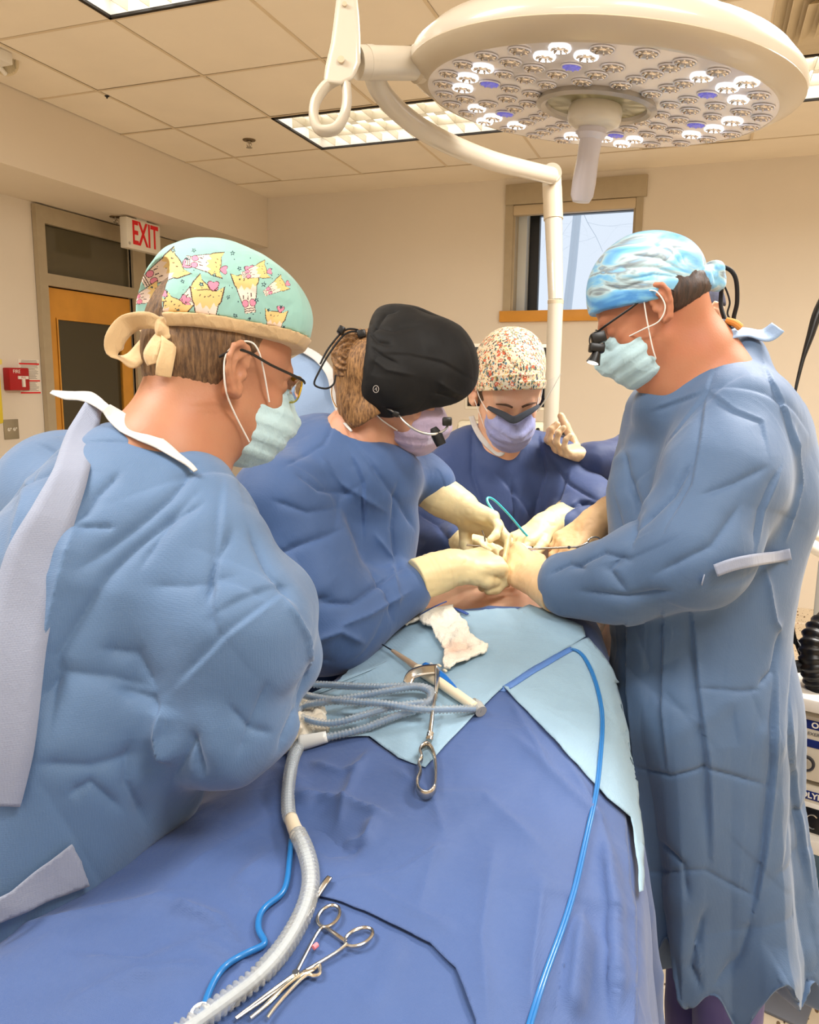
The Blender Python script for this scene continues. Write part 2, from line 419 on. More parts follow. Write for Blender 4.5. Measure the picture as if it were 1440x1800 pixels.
M_chrome = mat('chrome', (235, 232, 225), .08, metal=1.)
M_dglass = mat('dark_door_glass', (66, 60, 42), .12, spec=.6)
def terrazzo():
    k = NT('speckled_floor'); b = k.b; tc = k.n.new('ShaderNodeTexCoord'); b.inputs['Roughness'].default_value = .35
    base = k.n.new('ShaderNodeTexNoise'); base.inputs['Scale'].default_value = 9; k.L(tc.outputs['Object'], base.inputs['Vector'])
    mix = k.n.new('ShaderNodeMix'); mix.data_type = 'RGBA'; mix.inputs['A'].default_value = (*s2l((216, 198, 170)), 1); mix.inputs['B'].default_value = (*s2l((228, 212, 186)), 1)
    k.L(base.outputs['Fac'], mix.inputs['Factor']); last = mix.outputs['Result']
    for sc_, th, col in ((38, .2, (120, 96, 70)), (55, .17, (236, 222, 200)), (80, .17, (92, 76, 60)), (27, .12, (170, 120, 80))):
        v = k.n.new('ShaderNodeTexVoronoi'); v.inputs['Scale'].default_value = sc_; mp = k.n.new('ShaderNodeMapping')
        mp.inputs['Rotation'].default_value = (0, 0, sc_); mp.inputs['Scale'].default_value = (1, .5, 1); k.L(tc.outputs['Object'], mp.inputs['Vector']); k.L(mp.outputs[0], v.inputs['Vector'])
        l = k.n.new('ShaderNodeMath'); l.operation = 'LESS_THAN'; l.inputs[1].default_value = th; k.L(v.outputs['Distance'], l.inputs[0])
        m2 = k.n.new('ShaderNodeMix'); m2.data_type = 'RGBA'; m2.inputs['B'].default_value = (*s2l(col), 1)
        k.L(l.outputs[0], m2.inputs['Factor']); k.L(last, m2.inputs['A']); last = m2.outputs['Result']
    k.L(last, b.inputs['Base Color']); return k.m
M_floor = terrazzo()
def struct(mb, name, mt, parent=None, **kw):
    o = mb.build(name, mt, parent, **kw)
    if parent is None: o['kind'] = 'structure'
    return o
struct(MB().box((XW-.2, YF, -.1), (XR+.2, YB+.2, 0)), 'floor', M_floor)
# flooring coved up the back and side walls
struct(MB().tube([(XW+.012, YB-.004, 0.0), (XR, YB-.004, 0.0)], .012, 8).box((XW, YB-.012, 0), (XR, YB, .105)), 'baseboard_back', M_floor)
struct(MB().box((XW, YF, 0), (XW+.012, 3.81, .105)), 'baseboard_left', M_floor)
struct(MB().box((XR-.012, YF, 0), (XR, YB, .105)), 'baseboard_right', M_floor)
# window opening in the back wall
WX0, WX1, WZ0, WZ1 = -1.385, -.465, 2.045, 2.885
b = MB()
b.box((XW-.2, YB, 0), (WX0, YB+.3, H+.1)).box((WX1, YB, 0), (XR+.2, YB+.3, H+.1)).box((WX0, YB, 0), (WX1, YB+.3, WZ0)).box((WX0, YB, WZ1), (WX1, YB+.3, H+.1))
struct(b, 'wall_back', M_wall)
# left wall with the door opening
DY0, DY1 = 3.82, 5.45
b = MB().box((XW-.15, YF, 0), (XW, DY0, H+.1)).box((XW-.15, DY1, 0), (XW, YB, H+.1)).box((XW-.15, DY0, 2.555), (XW, DY1, H+.1))
struct(b, 'wall_left', M_wall)
struct(MB().box((XW, YF, 2.565), (XL, YB, H+.1)), 'wall_soffit', M_soff)
struct(MB().box((XR, YF, 0), (XR+.15, YB, H+.1)), 'wall_right', M_wall)
struct(MB().box((XW-.15, YF-.15, 0), (XR+.15, YF, H+.1)), 'wall_front', M_wall)
# ceiling: grid of lay-in tiles, openings for the troffers, added fill lights and diffuser
GX0, GY0, GT = -2.9, 2.765, .6096
def holes():
    hs = []
    for x, y, _p in TROFFERS_AND_FILL: hs.append((x-.61, x+.61, y-.305, y+.305))
    hs.append((.15, .76, 3.375, 3.985)); return hs
HS = holes(); tl = MB(); gr = MB()
import itertools
xs = sorted([XL]+[GX0+GT*i for i in range(0, 10) if XL < GX0+GT*i < XR]+[XR]); ys = sorted([YF]+[GY0+GT*i for i in range(-8, 5)]+[YB])
rnd = random.Random(3)
for i in range(len(xs)-1):
    for j in range(len(ys)-1):
        cx, cy = (xs[i]+xs[i+1])/2, (ys[j]+ys[j+1])/2
        if any(a-.05 < cx < b_+.05 and c-.05 < cy < d+.05 for a, b_, c, d in HS): continue
        if ys[j] > 5.1: tl.box((xs[i], ys[j], H), (xs[i+1], ys[j+1], H+.02)); continue
        dz = rnd.uniform(0, .003)
        tl.box((xs[i]+.006, ys[j]+.006, H+dz), (xs[i+1]-.006, ys[j+1]-.006, H+.02))
for x in xs[1:-1]:
    for j in range(len(ys)-2):
        cy = (ys[j]+ys[j+1])/2
        if any(a+.02 < x < b_-.02 and c < cy < d for a, b_, c, d in HS): continue
        gr.box((x-.0075, ys[j], H-.0015), (x+.0075, ys[j+1], H+.001))
for y in ys[1:-1]:
    for i in range(len(xs)-1):
        cx = (xs[i]+xs[i+1])/2
        if any(a < cx < b_ and c+.02 < y < d-.02 for a, b_, c, d in HS): continue
        gr.box((xs[i], y-.0075, H-.0018), (xs[i+1], y+.0075, H+.001))
c_ = struct(tl, 'ceiling', M_tile)
struct(gr, 'trim_1', M_grid)
struct(MB().box((XW, YF, H+.12), (XR, YB, H+.2)), 'ceiling_slab', M_gap)
def aligned(x): return x
# ------------------------------------------------------------------ window
wn = struct(MB().box((WX0, YB-.03, WZ1-.13), (WX1+.02, YB+.02, WZ1+.005), bev=.004), 'window_1', M_frame)
b = MB()
b.box((WX0, YB-.012, WZ0), (WX0+.055, YB+.1, WZ1-.13)).box((WX1-.045, YB-.012, WZ0), (WX1, YB+.1, WZ1-.13))
b.box((WX0+.055, YB+.0, WZ0), (WX0+.07, YB+.28, WZ1-.13)).box((WX1-.06, YB+.0, WZ0), (WX1-.045, YB+.28, WZ1-.13))
b.build('window_frame', M_frame, wn)
MB().box((WX0+.056, YB-.02, WZ1-.2), (WX1-.046, YB+.035, WZ1-.132), bev=.008).build('blind_cassette', M_white if 0 else mat('cassette', (200, 180, 148), .5), wn)
MB().box((WX0+.07, YB+.1, WZ0+.0), (WX0+.13, YB+.27, WZ1-.13)).build('window_reveal', mat('pale_reveal', (206, 208, 206), .5), wn)
b = MB().box((WX0+.13, YB+.2, WZ0), (WX0+.2, YB+.25, WZ1-.15)).box((WX0+.2, YB+.2, WZ1-.17), (WX1-.06, YB+.25, WZ1-.13)).box((WX0+.2, YB+.2, WZ0-.0), (WX1-.06, YB+.25, WZ0+.012))
b.build('window_sash', M_black, wn)
MB().box((WX0+.2, YB+.222, WZ0+.01), (WX1-.06, YB+.226, WZ1-.15)).build('pane', mat('clear_glass', (250, 252, 255), .02, trans=1., ior=1.02, spec=.2), wn)
MB().box((WX0-.02, YB-.03, WZ0-.075), (WX1+.03, YB+.27, WZ0), bev=.003).build('window_sill', M_wood, wn)
# bare tree beyond the window
rt_ = empty('bare_tree', (-1.0, 12.0, 0), 'bare branching tree seen outside through the window', 'tree')
tb = MB(); rr = random.Random(11)
def branch(p, d, r, ln, lv):
    pts = [p]; rs = [r]; q = p.copy(); dd = d.copy()
    for i in range(6):
        dd = dd+np.array([rr.uniform(-.28, .28), rr.uniform(-.1, .1), rr.uniform(-.22, .24)]); dd /= np.linalg.norm(dd)
        q = q+dd*ln/6; pts.append(q.copy()); rs.append(r*(1-.09*(i+1)))
        if lv > 0 and i >= 1 and rr.random() < .9:
            s_ = rr.choice([-1, 1]); nd = dd*.6+np.array([s_*rr.uniform(.4, 1.), rr.uniform(-.3, .3), rr.uniform(-.4, .7)]); nd /= np.linalg.norm(nd)
            branch(q.copy(), nd, rs[-1]*.45, ln*.66, lv-1)
    tb.tube(pts, rs, 5, sm=2)
branch(np.array([-2.0, 12., 4.7]), np.array([.1, 0, .9]), .045, 2.4, 3)
branch(np.array([-1.9, 12., 4.0]), np.array([.9, 0, .5]), .045, 2.8, 3)
branch(np.array([-.9, 12.3, 6.0]), np.array([-.5, 0, -.7]), .03, 2.2, 3)
tb.tube([(-2., 12, 0), (-2.05, 12, 1.6), (-1.9, 12, 4.0), (-2.0, 12, 4.8)], [.08, .07, .06, .05], 8, sm=3)
tb.build('trunk_and_branches', mat('hazed_bark', (206, 214, 222), .9), rt_, smooth=True)  # haze beyond the window is painted into the pale bark colour
# ------------------------------------------------------------------ door with transom and sidelight
dr = struct(MB().box((XW+.002, DY0, 0), (XW+.035, DY0+.065, 2.555)).box((XW+.002, DY0+.065, 2.455), (XW+.034, DY1-.065, 2.555)).box((XW+.002, 4.665, 0), (XW+.035, 4.80, 2.455)).box((XW+.002, DY1-.065, 0), (XW+.035, DY1, 2.555))
            .box((XW+.002, DY0+.065, 2.095), (XW+.035, 4.665, 2.165)).box((XW-.02, 4.665, 0), (XW+.015, 4.70, 2.455)), 'door_1', M_frame)
b = MB(); y0, y1, z1 = 3.895, 4.655, 2.088; gy0, gy1, gz1, gz0 = 3.975, 4.545, 1.90, .30
b.box((XW-.04, y0, .01), (XW-.0, gy0, z1)).box((XW-.04, gy1, .01), (XW, y1, z1)).box((XW-.04, gy0, gz1), (XW, gy1, z1)).box((XW-.04, gy0, .01), (XW, gy1, gz0))
for a_ in ((gy0-.012, gy0), (gy1, gy1+.012)): b.box((XW, a_[0], gz0), (XW+.008, a_[1], gz1))
b.box((XW, gy0-.012, gz1), (XW+.008, gy1+.012, gz1+.012))
lf = b.build('door_leaf', M_wood, dr)
MB().box((XW-.025, gy0, gz0), (XW-.015, gy1, gz1)).build('door_glass', M_dglass, lf)
MB().cyl((XW, 4.6, 1.0), (XW+.06, 4.6, 1.0), .012).cyl((XW+.055, 4.6, 1.0), (XW+.055, 4.48, 1.0), .01).build('door_handle', M_steel, lf)
MB().box((XW-.02, DY0+.065, 2.165), (XW-.01, 4.665, 2.455)).build('transom_glass', mat('transom_glass', (92, 84, 64), .1, spec=.6), dr)  # paler opaque tone paints in the reflection on the transom
MB().box((XW-.02, 4.80, .02), (XW-.01, DY1-.065, 2.455)).build('sidelight_glass', mat('sidelight', (86, 78, 58), .12), dr)
struct(MB().box((XW-1.5, DY0-.3, -.0), (XW-1.45, DY1+.3, 2.8)).box((XW-1.5, DY0-.35, 0), (XW-.15, DY0-.3, 2.8)).box((XW-1.5, DY1+.3, 0), (XW-.15, DY1+.35, 2.8)).box((XW-1.5, DY0-.3, 2.75), (XW-.15, DY1+.3, 2.8)).box((XW-1.5, DY0-.3, -.05), (XW-.15, DY1+.3, 0)), 'wall_corridor', mat('corridor_paint', (70, 66, 50), .8))
# exit sign
Mred = mat('sign_red', (226, 24, 34), .4)
XE = -3.50
e0 = onp(222, 380, 0, XE); e1 = onp(281, 392, 0, XE); eb = onp(222, 434, 0, XE)
ez1, ez0 = e0[2], eb[2]; ey0, ey1 = e0[1], e1[1]
r_ = empty('exit_sign', (XE-.03, (ey0+ey1)/2, ez1), 'white ceiling-hung EXIT sign with red letters above the door', 'sign')
MB().box((XE-.055, ey0, ez0), (XE, ey1, ez1), bev=.004).build('sign_box', mat('sign_white', (232, 224, 208), .4), r_)
MB().box((XE-.04, (ey0+ey1)/2-.05, ez1), (XE-.015, (ey0+ey1)/2+.05, 2.565)).build('canopy', M_white, r_)
text('EXIT', 'lettering', .205, (XE+.0006, (ey0+ey1)/2+.012, (ez0+ez1)/2-.0), (0, 1, 0), (0, 0, 1), Mred, r_, .0006, bold=.004, sx=.62)
text('@', 'maker_mark', .02, (XE+.0006, ey0+.02, ez0+.03), (0, 1, 0), (0, 0, 1), mat('grey_print', (120, 110, 100), .5), r_, .0003)
# sprinkler heads
def sprinkler(x, y, z, label):
    r_ = empty('sprinkler_head', (x, y, z), label, 'sprinkler')
    MB().lathe((x, y, z), (0, 0, -1), [(.0, -.0), (.038, 0), (.036, .004), (.018, .006), (.016, .001)], 28).build('escutcheon', mat('brass_dark', (120, 100, 70), .3, metal=.9), r_)
    b = MB().cyl((x, y, z), (x, y, z-.018), .01, 16)
    for s in (-1, 1): b.tube([(x+s*.008, y, z-.016), (x+s*.015, y, z-.028), (x+s*.004, y, z-.042)], .0025, 6, sm=4)
    b.cyl((x, y, z-.02), (x, y, z-.04), .003, 8).lathe((x, y, z-.042), (0, 0, -1), [(.0, 0), (.018, 0), (.018, .002), (0, .003)], 20)
    b.build('frame_and_deflector', M_steel, r_)
sp = onp(438, 246, 2, H); sprinkler(sp[0], sp[1], H, 'small sprinkler head on the ceiling tile left of the long light fixture')
sp = onp(203, 381, 2, 2.565); sprinkler(sp[0], sp[1], 2.565, 'small sprinkler head under the soffit beside the EXIT sign')
# tiny dark hook in the ceiling grid
hk = onp(188, 168, 2, H); tag(MB().lathe((hk[0], hk[1], H-.0015), (0, 0, -1), [(0, 0), (.012, 0), (.01, .004), (.004, .005), (.004, .012), (0, .012)], 14).build('ceiling_hook', M_black), 'tiny dark hook clipped to the ceiling grid', 'hook')
# emergency light
el = onp(8, 108, 0, -3.02)
r_ = empty('emergency_light', (-3.0, el[1], H), 'round ribbed emergency lamp head hanging from the ceiling at the picture corner', 'emergency light')
ax = np.array([.55, -.6, -.45]); ax /= np.linalg.norm(ax)
MB().box((-3.09, el[1]-.3, H-.05), (-2.93, el[1]-.04, H), bev=.006).tube([(-3.01, el[1]-.05, H-.04), (-3.02, el[1], H-.06)], .01).build('battery_box', M_white, r_)
hd = MB().lathe(el-ax*.03, ax, [(.0, -.03), (.03, -.02), (.052, .01), (.058, .03), (.058, .036), (.05, .038)], 36).build('lamp_head', mat('lamp_cream', (214, 196, 160), .4), r_)
b = MB().lathe(el-ax*.03, ax, [(.05, .037), (.03, .043), (0, .046)], 36)
a1, a2 = basis(ax)
for k in range(-5, 6):
    x_ = k*.009; h_ = math.sqrt(.05**2-x_**2); c0 = el-ax*.03+ax*.042+a1*x_
    b.tube([c0-a2*h_-ax*.004, c0+ax*.003, c0+a2*h_-ax*.004], .0022, 5, sm=3)
b.build('ribbed_lens', mat('ribbed_glass', (196, 180, 146), .15, spec=.7), hd)
# fire alarm station, notice, switch plate, sharps box
def wq(u, v, X=XW): return onp(u, v, 0, X)
f0, f1 = wq(4, 646), wq(42, 686)
r_ = empty('fire_alarm_station', (XW, (f0[1]+f1[1])/2, f1[2]), 'red fire alarm pull station on the wall left of the door', 'fire alarm')
MR = mat('alarm_red', (176, 20, 28), .3)
MB().box((XW, f0[1], f1[2]), (XW+.05, f1[1], f0[2]), bev=.006).build('housing', MR, r_)
yc = f0[1]*.35+f1[1]*.65; zc = (f0[2]+f1[2])/2
MB().box((XW+.05, yc-.036, zc-.0), (XW+.058, yc+.036, zc+.018)).box((XW+.05, yc-.009, zc-.045), (XW+.06, yc+.009, zc)).build('pull_handle', M_white, r_)
text('FIRE', 'lettering', .03, (XW+.0506, (f0[1]+f1[1])/2-.02, f0[2]-.022), (0, 1, 0), (0, 0, 1), M_white, r_, .0004)
text('PULL', 'lettering', .016, (XW+.0586, yc, zc+.009), (0, 1, 0), (0, 0, 1), MR, r_, .0003)
n0, n1 = wq(31, 631), wq(72, 692)
r_ = empty('wall_notice', (XW, (n0[1]+n1[1])/2, n1[2]), 'white and red printed notice on the wall behind the red alarm box', 'notice')
MB().box((XW, n0[1], n1[2]), (XW+.003, n1[1], n0[2])).build('sheet', mat('paper', (238, 230, 216), .6), r_)
b = MB(); hh = n0[2]-n1[2]; b2 = MB(); r2 = random.Random(5)
for t_, th in ((.13, .022), (.62, .02), (.97, .022)): MB().box((XW+.003, n0[1]+.004, n0[2]-hh*t_-hh*th), (XW+.0036, n1[1]-.004, n0[2]-hh*t_+hh*th)).build('red_band', Mred, r_)
for k in range(26):
    t_ = .03+k*.035
    if abs(t_-.13) < .03 or abs(t_-.62) < .03 or t_ > .92: continue
    wl = r2.uniform(.25, .42)*(n1[1]-n0[1]); yc = (n0[1]+n1[1])/2
    b2.box((XW+.003, yc-wl, n0[2]-hh*t_-hh*.006), (XW+.0034, yc+wl, n0[2]-hh*t_+hh*.006))
b2.build('print_lines', mat('print_grey', (120, 108, 98), .6), r_)
s0, s1 = wq(5, 738), wq(33, 771)
r_ = empty('switch_plate', (XW, (s0[1]+s1[1])/2, s1[2]), 'steel double switch plate on the wall below the red alarm box', 'light switch')
MB().box((XW, s0[1], s1[2]), (XW+.006, s1[1], s0[2]), bev=.002).build('plate', mat('brushed_plate', (168, 160, 140), .35, metal=.7), r_)
for t_ in (.3, .68):
    yy = s0[1]*(1-t_)+s1[1]*t_; zz = (s0[2]+s1[2])/2
    MB().lathe((XW+.006, yy, zz), (1, 0, 0), [(.01, 0), (.01, .003), (0, .003)], 16).cyl((XW+.006, yy, zz), (XW+.025, yy, zz+.008), .004, 10).build('toggle', M_white, r_)
g0, g1 = onp(-30, 640, 0, -3.6), onp(8, 745, 0, -3.6)
r_ = empty('sharps_container', (-3.7, g1[1]-.12, g1[2]), 'yellow sharps container on the wall at the picture edge', 'sharps bin')
MB().box((-3.8, g1[1]-.25, g1[2]), (-3.6, g1[1], g0[2]), bev=.012).build('bin', mat('sharps_yellow', (222, 196, 52), .35), r_)
MB().box((-3.8, g1[1]-.26, g0[2]), (-3.59, g1[1]+.006, g0[2]+.03), bev=.006).build('lid', mat('sharps_lid', (236, 214, 110), .35), r_)
h0, h1 = onp(-60, 765, 0, -3.3), onp(6, 1100, 0, -3.3)
r_ = empty('supply_cabinet', (-3.5, h0[1], 0), 'white cabinet edge standing at the picture edge behind the man in the patterned cap', 'cabinet')
MB().box((-3.75, h0[1]-.1, .0), (-3.3, h1[1], h0[2]-.35), bev=.01).build('body', M_white, r_)
MB().box((-3.3, h0[1]-.07, .08), (-3.285, h1[1]-.03, h0[2]-.4), bev=.003).build('door', mat('cab_door', (226, 220, 206), .35), r_)
# ------------------------------------------------------------------ troffers
def troffer(x, y, label, cells=(12, 3), full=True):
    r_ = empty('ceiling_light', (x, y, H), label, 'ceiling light', 'recessed louvred ceiling lights')
    a, b_ = .605, .30
    f = MB()
    for lo, hi in (((x-a, y-b_, H-.008), (x-a+.016, y+b_, H+.002)), ((x+a-.016, y-b_, H-.008), (x+a, y+b_, H+.002)), ((x-a, y-b_, H-.008), (x+a, y-b_+.016, H+.002)), ((x-a, y+b_-.016, H-.008), (x+a, y+b_, H+.002))): f.box(lo, hi)
    f.build('frame', mat('troffer_black', (28, 22, 16), .5), r_)
    h = MB(); t = .004
    h.box((x-a, y-b_, H+.10), (x+a, y+b_, H+.104)).box((x-a, y-b_, H), (x-a+t, y+b_, H+.1)).box((x+a-t, y-b_, H), (x+a, y+b_, H+.1)).box((x-a, y-b_, H), (x+a, y-b_+t, H+.1)).box((x-a, y+b_-t, H), (x+a, y+b_, H+.1))
    h.build('housing', mat('troffer_white', (240, 234, 222), .5), r_)
    if not full: return
    l = MB(); nx, ny = cells
    for i in range(1, nx):
        xx = x-a+2*a*i/nx; l.add([(xx-.004, y-b_+.02, H+.04), (xx+.004, y-b_+.02, H+.04), (xx+.001, y-b_+.02, H+.002), (xx-.001, y-b_+.02, H+.002), (xx-.004, y+b_-.02, H+.04), (xx+.004, y+b_-.02, H+.04), (xx+.001, y+b_-.02, H+.002), (xx-.001, y+b_-.02, H+.002)],
              [(0, 1, 2, 3), (4, 7, 6, 5), (0, 3, 7, 4), (1, 5, 6, 2), (3, 2, 6, 7), (0, 4, 5, 1)])
    for j in range(1, ny):
        yy = y-b_+2*b_*j/ny; l.add([(x-a+.02, yy-.006, H+.05), (x-a+.02, yy+.006, H+.05), (x-a+.02, yy+.0015, H+.001), (x-a+.02, yy-.0015, H+.001), (x+a-.02, yy-.006, H+.05), (x+a-.02, yy+.006, H+.05), (x+a-.02, yy+.0015, H+.001), (x+a-.02, yy-.0015, H+.001)],
              [(0, 3, 2, 1), (4, 5, 6, 7), (0, 4, 7, 3), (1, 2, 6, 5), (3, 7, 6, 2), (0, 1, 5, 4)])
    l.build('louver', mat('louver_silver', (214, 206, 186), .25, metal=.6), r_)
troffer(-1.68, 4.29, 'long black-framed louvred light in the ceiling behind the surgical lamp arm')
troffer(-1.68, 2.45, 'louvred ceiling light cut by the upper picture edge')
troffer(0.76, 4.29, 'louvred ceiling light at the picture edge beyond the surgical lamp rim')
# air diffuser
x0, y0 = .45, 3.68
r_ = empty('air_diffuser', (x0, y0, H), 'square louvred air diffuser in the ceiling above the surgical lamp', 'air vent')
b = MB()
for k in range(5):
    o_, i_ = .3-.055*k, .3-.055*k-.04; z0, z1 = H-.004, H+.03
    V = []; 
    for (q, z) in ((o_, z0), (i_, z1)):
        V += [(x0-q, y0-q, z), (x0+q, y0-q, z), (x0+q, y0+q, z), (x0-q, y0+q, z)]
    for (q, z) in ((o_-.003, z0), (i_-.003, z1)):
        V += [(x0-q, y0-q, z), (x0+q, y0-q, z), (x0+q, y0+q, z), (x0-q, y0+q, z)]
    F = []
    for e in range(4): F += [(e, (e+1) % 4, 4+(e+1) % 4, 4+e), (8+e, 12+e, 12+(e+1) % 4, 8+(e+1) % 4), (e, 8+e, 8+(e+1) % 4, (e+1) % 4)]
    b.add(V, F)
b.box((x0-.31, y0-.31, H+.03), (x0+.31, y0+.31, H+.04)).build('vanes', mat('vent_cream', (206, 188, 156), .5), r_)
# ================================================================== SURGICAL LAMP
LC = np.array([-.2252, 1.6072, 2.0748]); LN = np.array([-.126, .0298, -1.]); LN /= np.linalg.norm(LN)
la = np.cross(LN, [0, 1., 0]); la /= np.linalg.norm(la); lb = np.cross(LN, la)
M_lamp = mat('lamp_white', (208, 198, 180), .28, coat=.4)
M_rim = mat('lamp_rim', (196, 180, 154), .3, coat=.3)
M_plate = mat('lamp_plate', (232, 222, 214), .18, coat=.6)
r_ = empty('surgical_lamp', LC, 'large round white surgical lamp with many small reflectors on a curved arm and tall column', 'surgical lamp')
MB().lathe(LC, LN, [(0, -.085), (.15, -.083), (.27, -.07), (.33, -.05), (.352, -.028), (.358, -.012), (.355, 0), (.35, .002)], 96).build('top_shell', M_lamp, r_)
MB().lathe(LC, LN, [(.352, -.008), (.357, .0), (.352, .006), (.338, .014), (.325, .0225), (.318, .024), (.318, .018)], 96).build('rim', M_rim, r_)
MB().lathe(LC, LN, [(.0, .019), (.0, .0195), (.320, .0235), (.320, .018)][1:], 96).build('light_plate', M_plate, r_)
# window ring round the handle
MB().lathe(LC, LN, [(.108, .02), (.112, .030), (.102, .034), (.094, .030), (.090, .022)], 64).build('centre_ring', mat('ring_grey', (176, 168, 156), .25, metal=.3), r_)
MB().lathe(LC, LN, [(.0, .0245), (.093, .0245)], 64).build('centre_window', mat('window_amber', (196, 184, 140), .12, coat=.5), r_)
MB().lathe(LC, LN, [(.046, .024), (.05, .034), (.05, .05), (.046, .058), (.036, .064), (.03, .065), (0, .065)], 48).build('hub', M_lamp, r_)
hd = MB().lathe(LC, LN, [(.026, .064), (.028, .075), (.024, .082), (.021, .085), (.0205, .12), (.0225, .16), (.0215, .185), (.016, .196), (0, .198)], 36).build('sterile_handle', mat('handle_grey', (206, 200, 206), .3, coat=.3), r_)
# reflector cells: one mesh each, shared
M_refl = mat('reflector', (240, 228, 212), .14, metal=.9)
M_lens = mat('cell_lens', (236, 232, 236), .1, coat=.6)
M_lit = mat('cell_lit', (255, 255, 255), .3, emit=(235, 242, 255), es=2.2)
M_vio = mat('cell_violet', (130, 126, 205), .25, emit=(120, 120, 230), es=.35)
def cell_mesh(name, core, ring, rad=.0172):
    b = MB(); b.lathe((0, 0, 0), (0, 0, 1), [(0, .0006), (rad*.45, .0008), (rad*.97, .003)], 24, 0)
    b.lathe((0, 0, 0), (0, 0, 1), [(rad*.97, .001), (rad*1.1, .0035), (rad*1.16, .001)], 24, 1)
    for k in range(8):                              # faceted petals of the reflector
        t = k*math.pi/4; b.tube([(math.cos(t)*rad*.42, math.sin(t)*rad*.42, .0012), (math.cos(t)*rad*.92, math.sin(t)*rad*.92, .0032)], [.0012, .0022], 5, 2)
    V = np.concatenate(b.V); me = bpy.data.meshes.new(name); me.from_pydata(V.tolist(), [], b.F); me.update()
    for q in (core, ring, M_refl if core is not M_vio else M_vio): me.materials.append(q)
    me.polygons.foreach_set('material_index', np.array(b.MI, dtype=np.int32)); me.shade_smooth(); return me
ME = {'refl': cell_mesh('reflector_cell', M_refl, M_lens), 'lit': cell_mesh('lit_cell', M_refl, M_lit), 'vio': cell_mesh('violet_cell', M_vio, M_lens)}
rows = [(.130, 12, 0), (.172, 16, .5), (.213, 20, 0), (.254, 24, .5), (.293, 28, 0)]
rl = random.Random(8); SP = []
# azimuth 0 = toward the photograph's near side
for ri, (rad, n, ph) in enumerate(rows):
    for k in range(n):
        t = 2*math.pi*(k+ph)/n+.06
        if rl.random() < .04: continue
        tt = math.degrees(t) % 60
        kind = 'refl'
        if ri in (2, 3) and abs(tt-30) < 9: kind = 'vio' if ri == 2 else 'lit'
        elif ri in (3,) and (abs(tt-14) < 6 or abs(tt-46) < 6) or (ri == 4 and abs(tt-30) < 5): kind = 'lit'
        rj = rad+rl.uniform(-.004, .004); c = LC+la*math.cos(t)*rj+lb*math.sin(t)*rj+LN*(.0195+.004*rj/.32)
        o = bpy.data.objects.new('reflector_cell', ME[kind]); COL.objects.link(o); o.parent = r_
        x, y, z = la, np.cross(LN, la), LN; l = c-LC
        sp_ = rl.uniform(.88, 1.02)
        o.matrix_local = Matrix([[x[i]*sp_, y[i]*sp_, z[i], l[i]] for i in range(3)]+[[0, 0, 0, 1]])
        if kind != 'refl': o['label'] = 'lit white cell' if kind == 'lit' else 'violet tinted cell'
        if kind == 'lit': SP.append(c+LN*.02)
# the lamp's own light: narrow beams from the lit cells onto the field
TG = P(905, 968, 1.72)
for i in range(6):
    t = i*math.pi/3+.5; c = LC+la*math.cos(t)*.25+lb*math.sin(t)*.25+LN*.05
    l = bpy.data.lights.new('lamp_beam', 'SPOT'); l.energy = 5.6; l.color = (1., .97, .9); l.spot_size = math.radians(30); l.spot_blend = .9; l.shadow_soft_size = .03
    o = bpy.data.objects.new('lamp_beam', l); COL.objects.link(o); o.location = tuple(c)
    o.rotation_euler = Vector(TG-c).to_track_quat('-Z', 'Y').to_euler()
# yoke: stub, guard bracket, long curved arm, knuckle and the floor stand
stub = [P(735, 112, 1.46), P(628, 110, 1.40)]
MB().cyl(stub[0], stub[1], .028, 32).cyl(P(655, 110, 1.415), P(643, 110, 1.408), .0285, 32).build('side_stub', M_lamp, r_)
MB().lathe(P(741, 112, 1.463), stub[1]-stub[0], [(.0, 0), (.033, 0), (.033, .012), (.028, .016)], 32).build('stub_collar', M_rim, r_)
# open loop handle on the end of the stub (a paddle with a hole)
hp = lambda u, v: P(u, v, 1.375)
MB().tube([hp(603, 138), hp(575, 150), hp(555, 178), hp(552, 207), hp(563, 229), hp(590, 226), hp(606, 200), hp(610, 165)], [.0085]*8, 16, closed=True, sm=6, flat=(FW, 1.7)).build('loop_handle', M_lamp, r_)
b = MB(); pl = [(601, -30), (592, -8), (588, 30), (582, 75), (572, 118), (568, 146), (600, 150), (622, 140), (634, 110), (634, 70), (632, 30), (628, -8), (622, -30)]
Vf = [P(u, v, 1.36) for u, v in pl]+[P(u, v, 1.39) for u, v in pl]; n = len(pl)
b.add(Vf, [list(range(n)), list(range(n, 2*n))[::-1]]+[[i, n+i, n+(i+1) % n, (i+1) % n] for i in range(n)])
pad = b.build('bracket', M_lamp, r_)
md = pad.modifiers.new('round', 'BEVEL'); md.width = .008; md.segments = 4; md.limit_method = 'ANGLE'
MB().lathe(P(600, 106, 1.358), -FW, [(.006, 0), (.006, .004), (0, .005)], 16).lathe(P(606, 8, 1.358), -FW, [(.004, 0), (.004, .003), (0, .004)], 16).build('screw_cap', mat('screw_beige', (206, 186, 156), .4), r_)
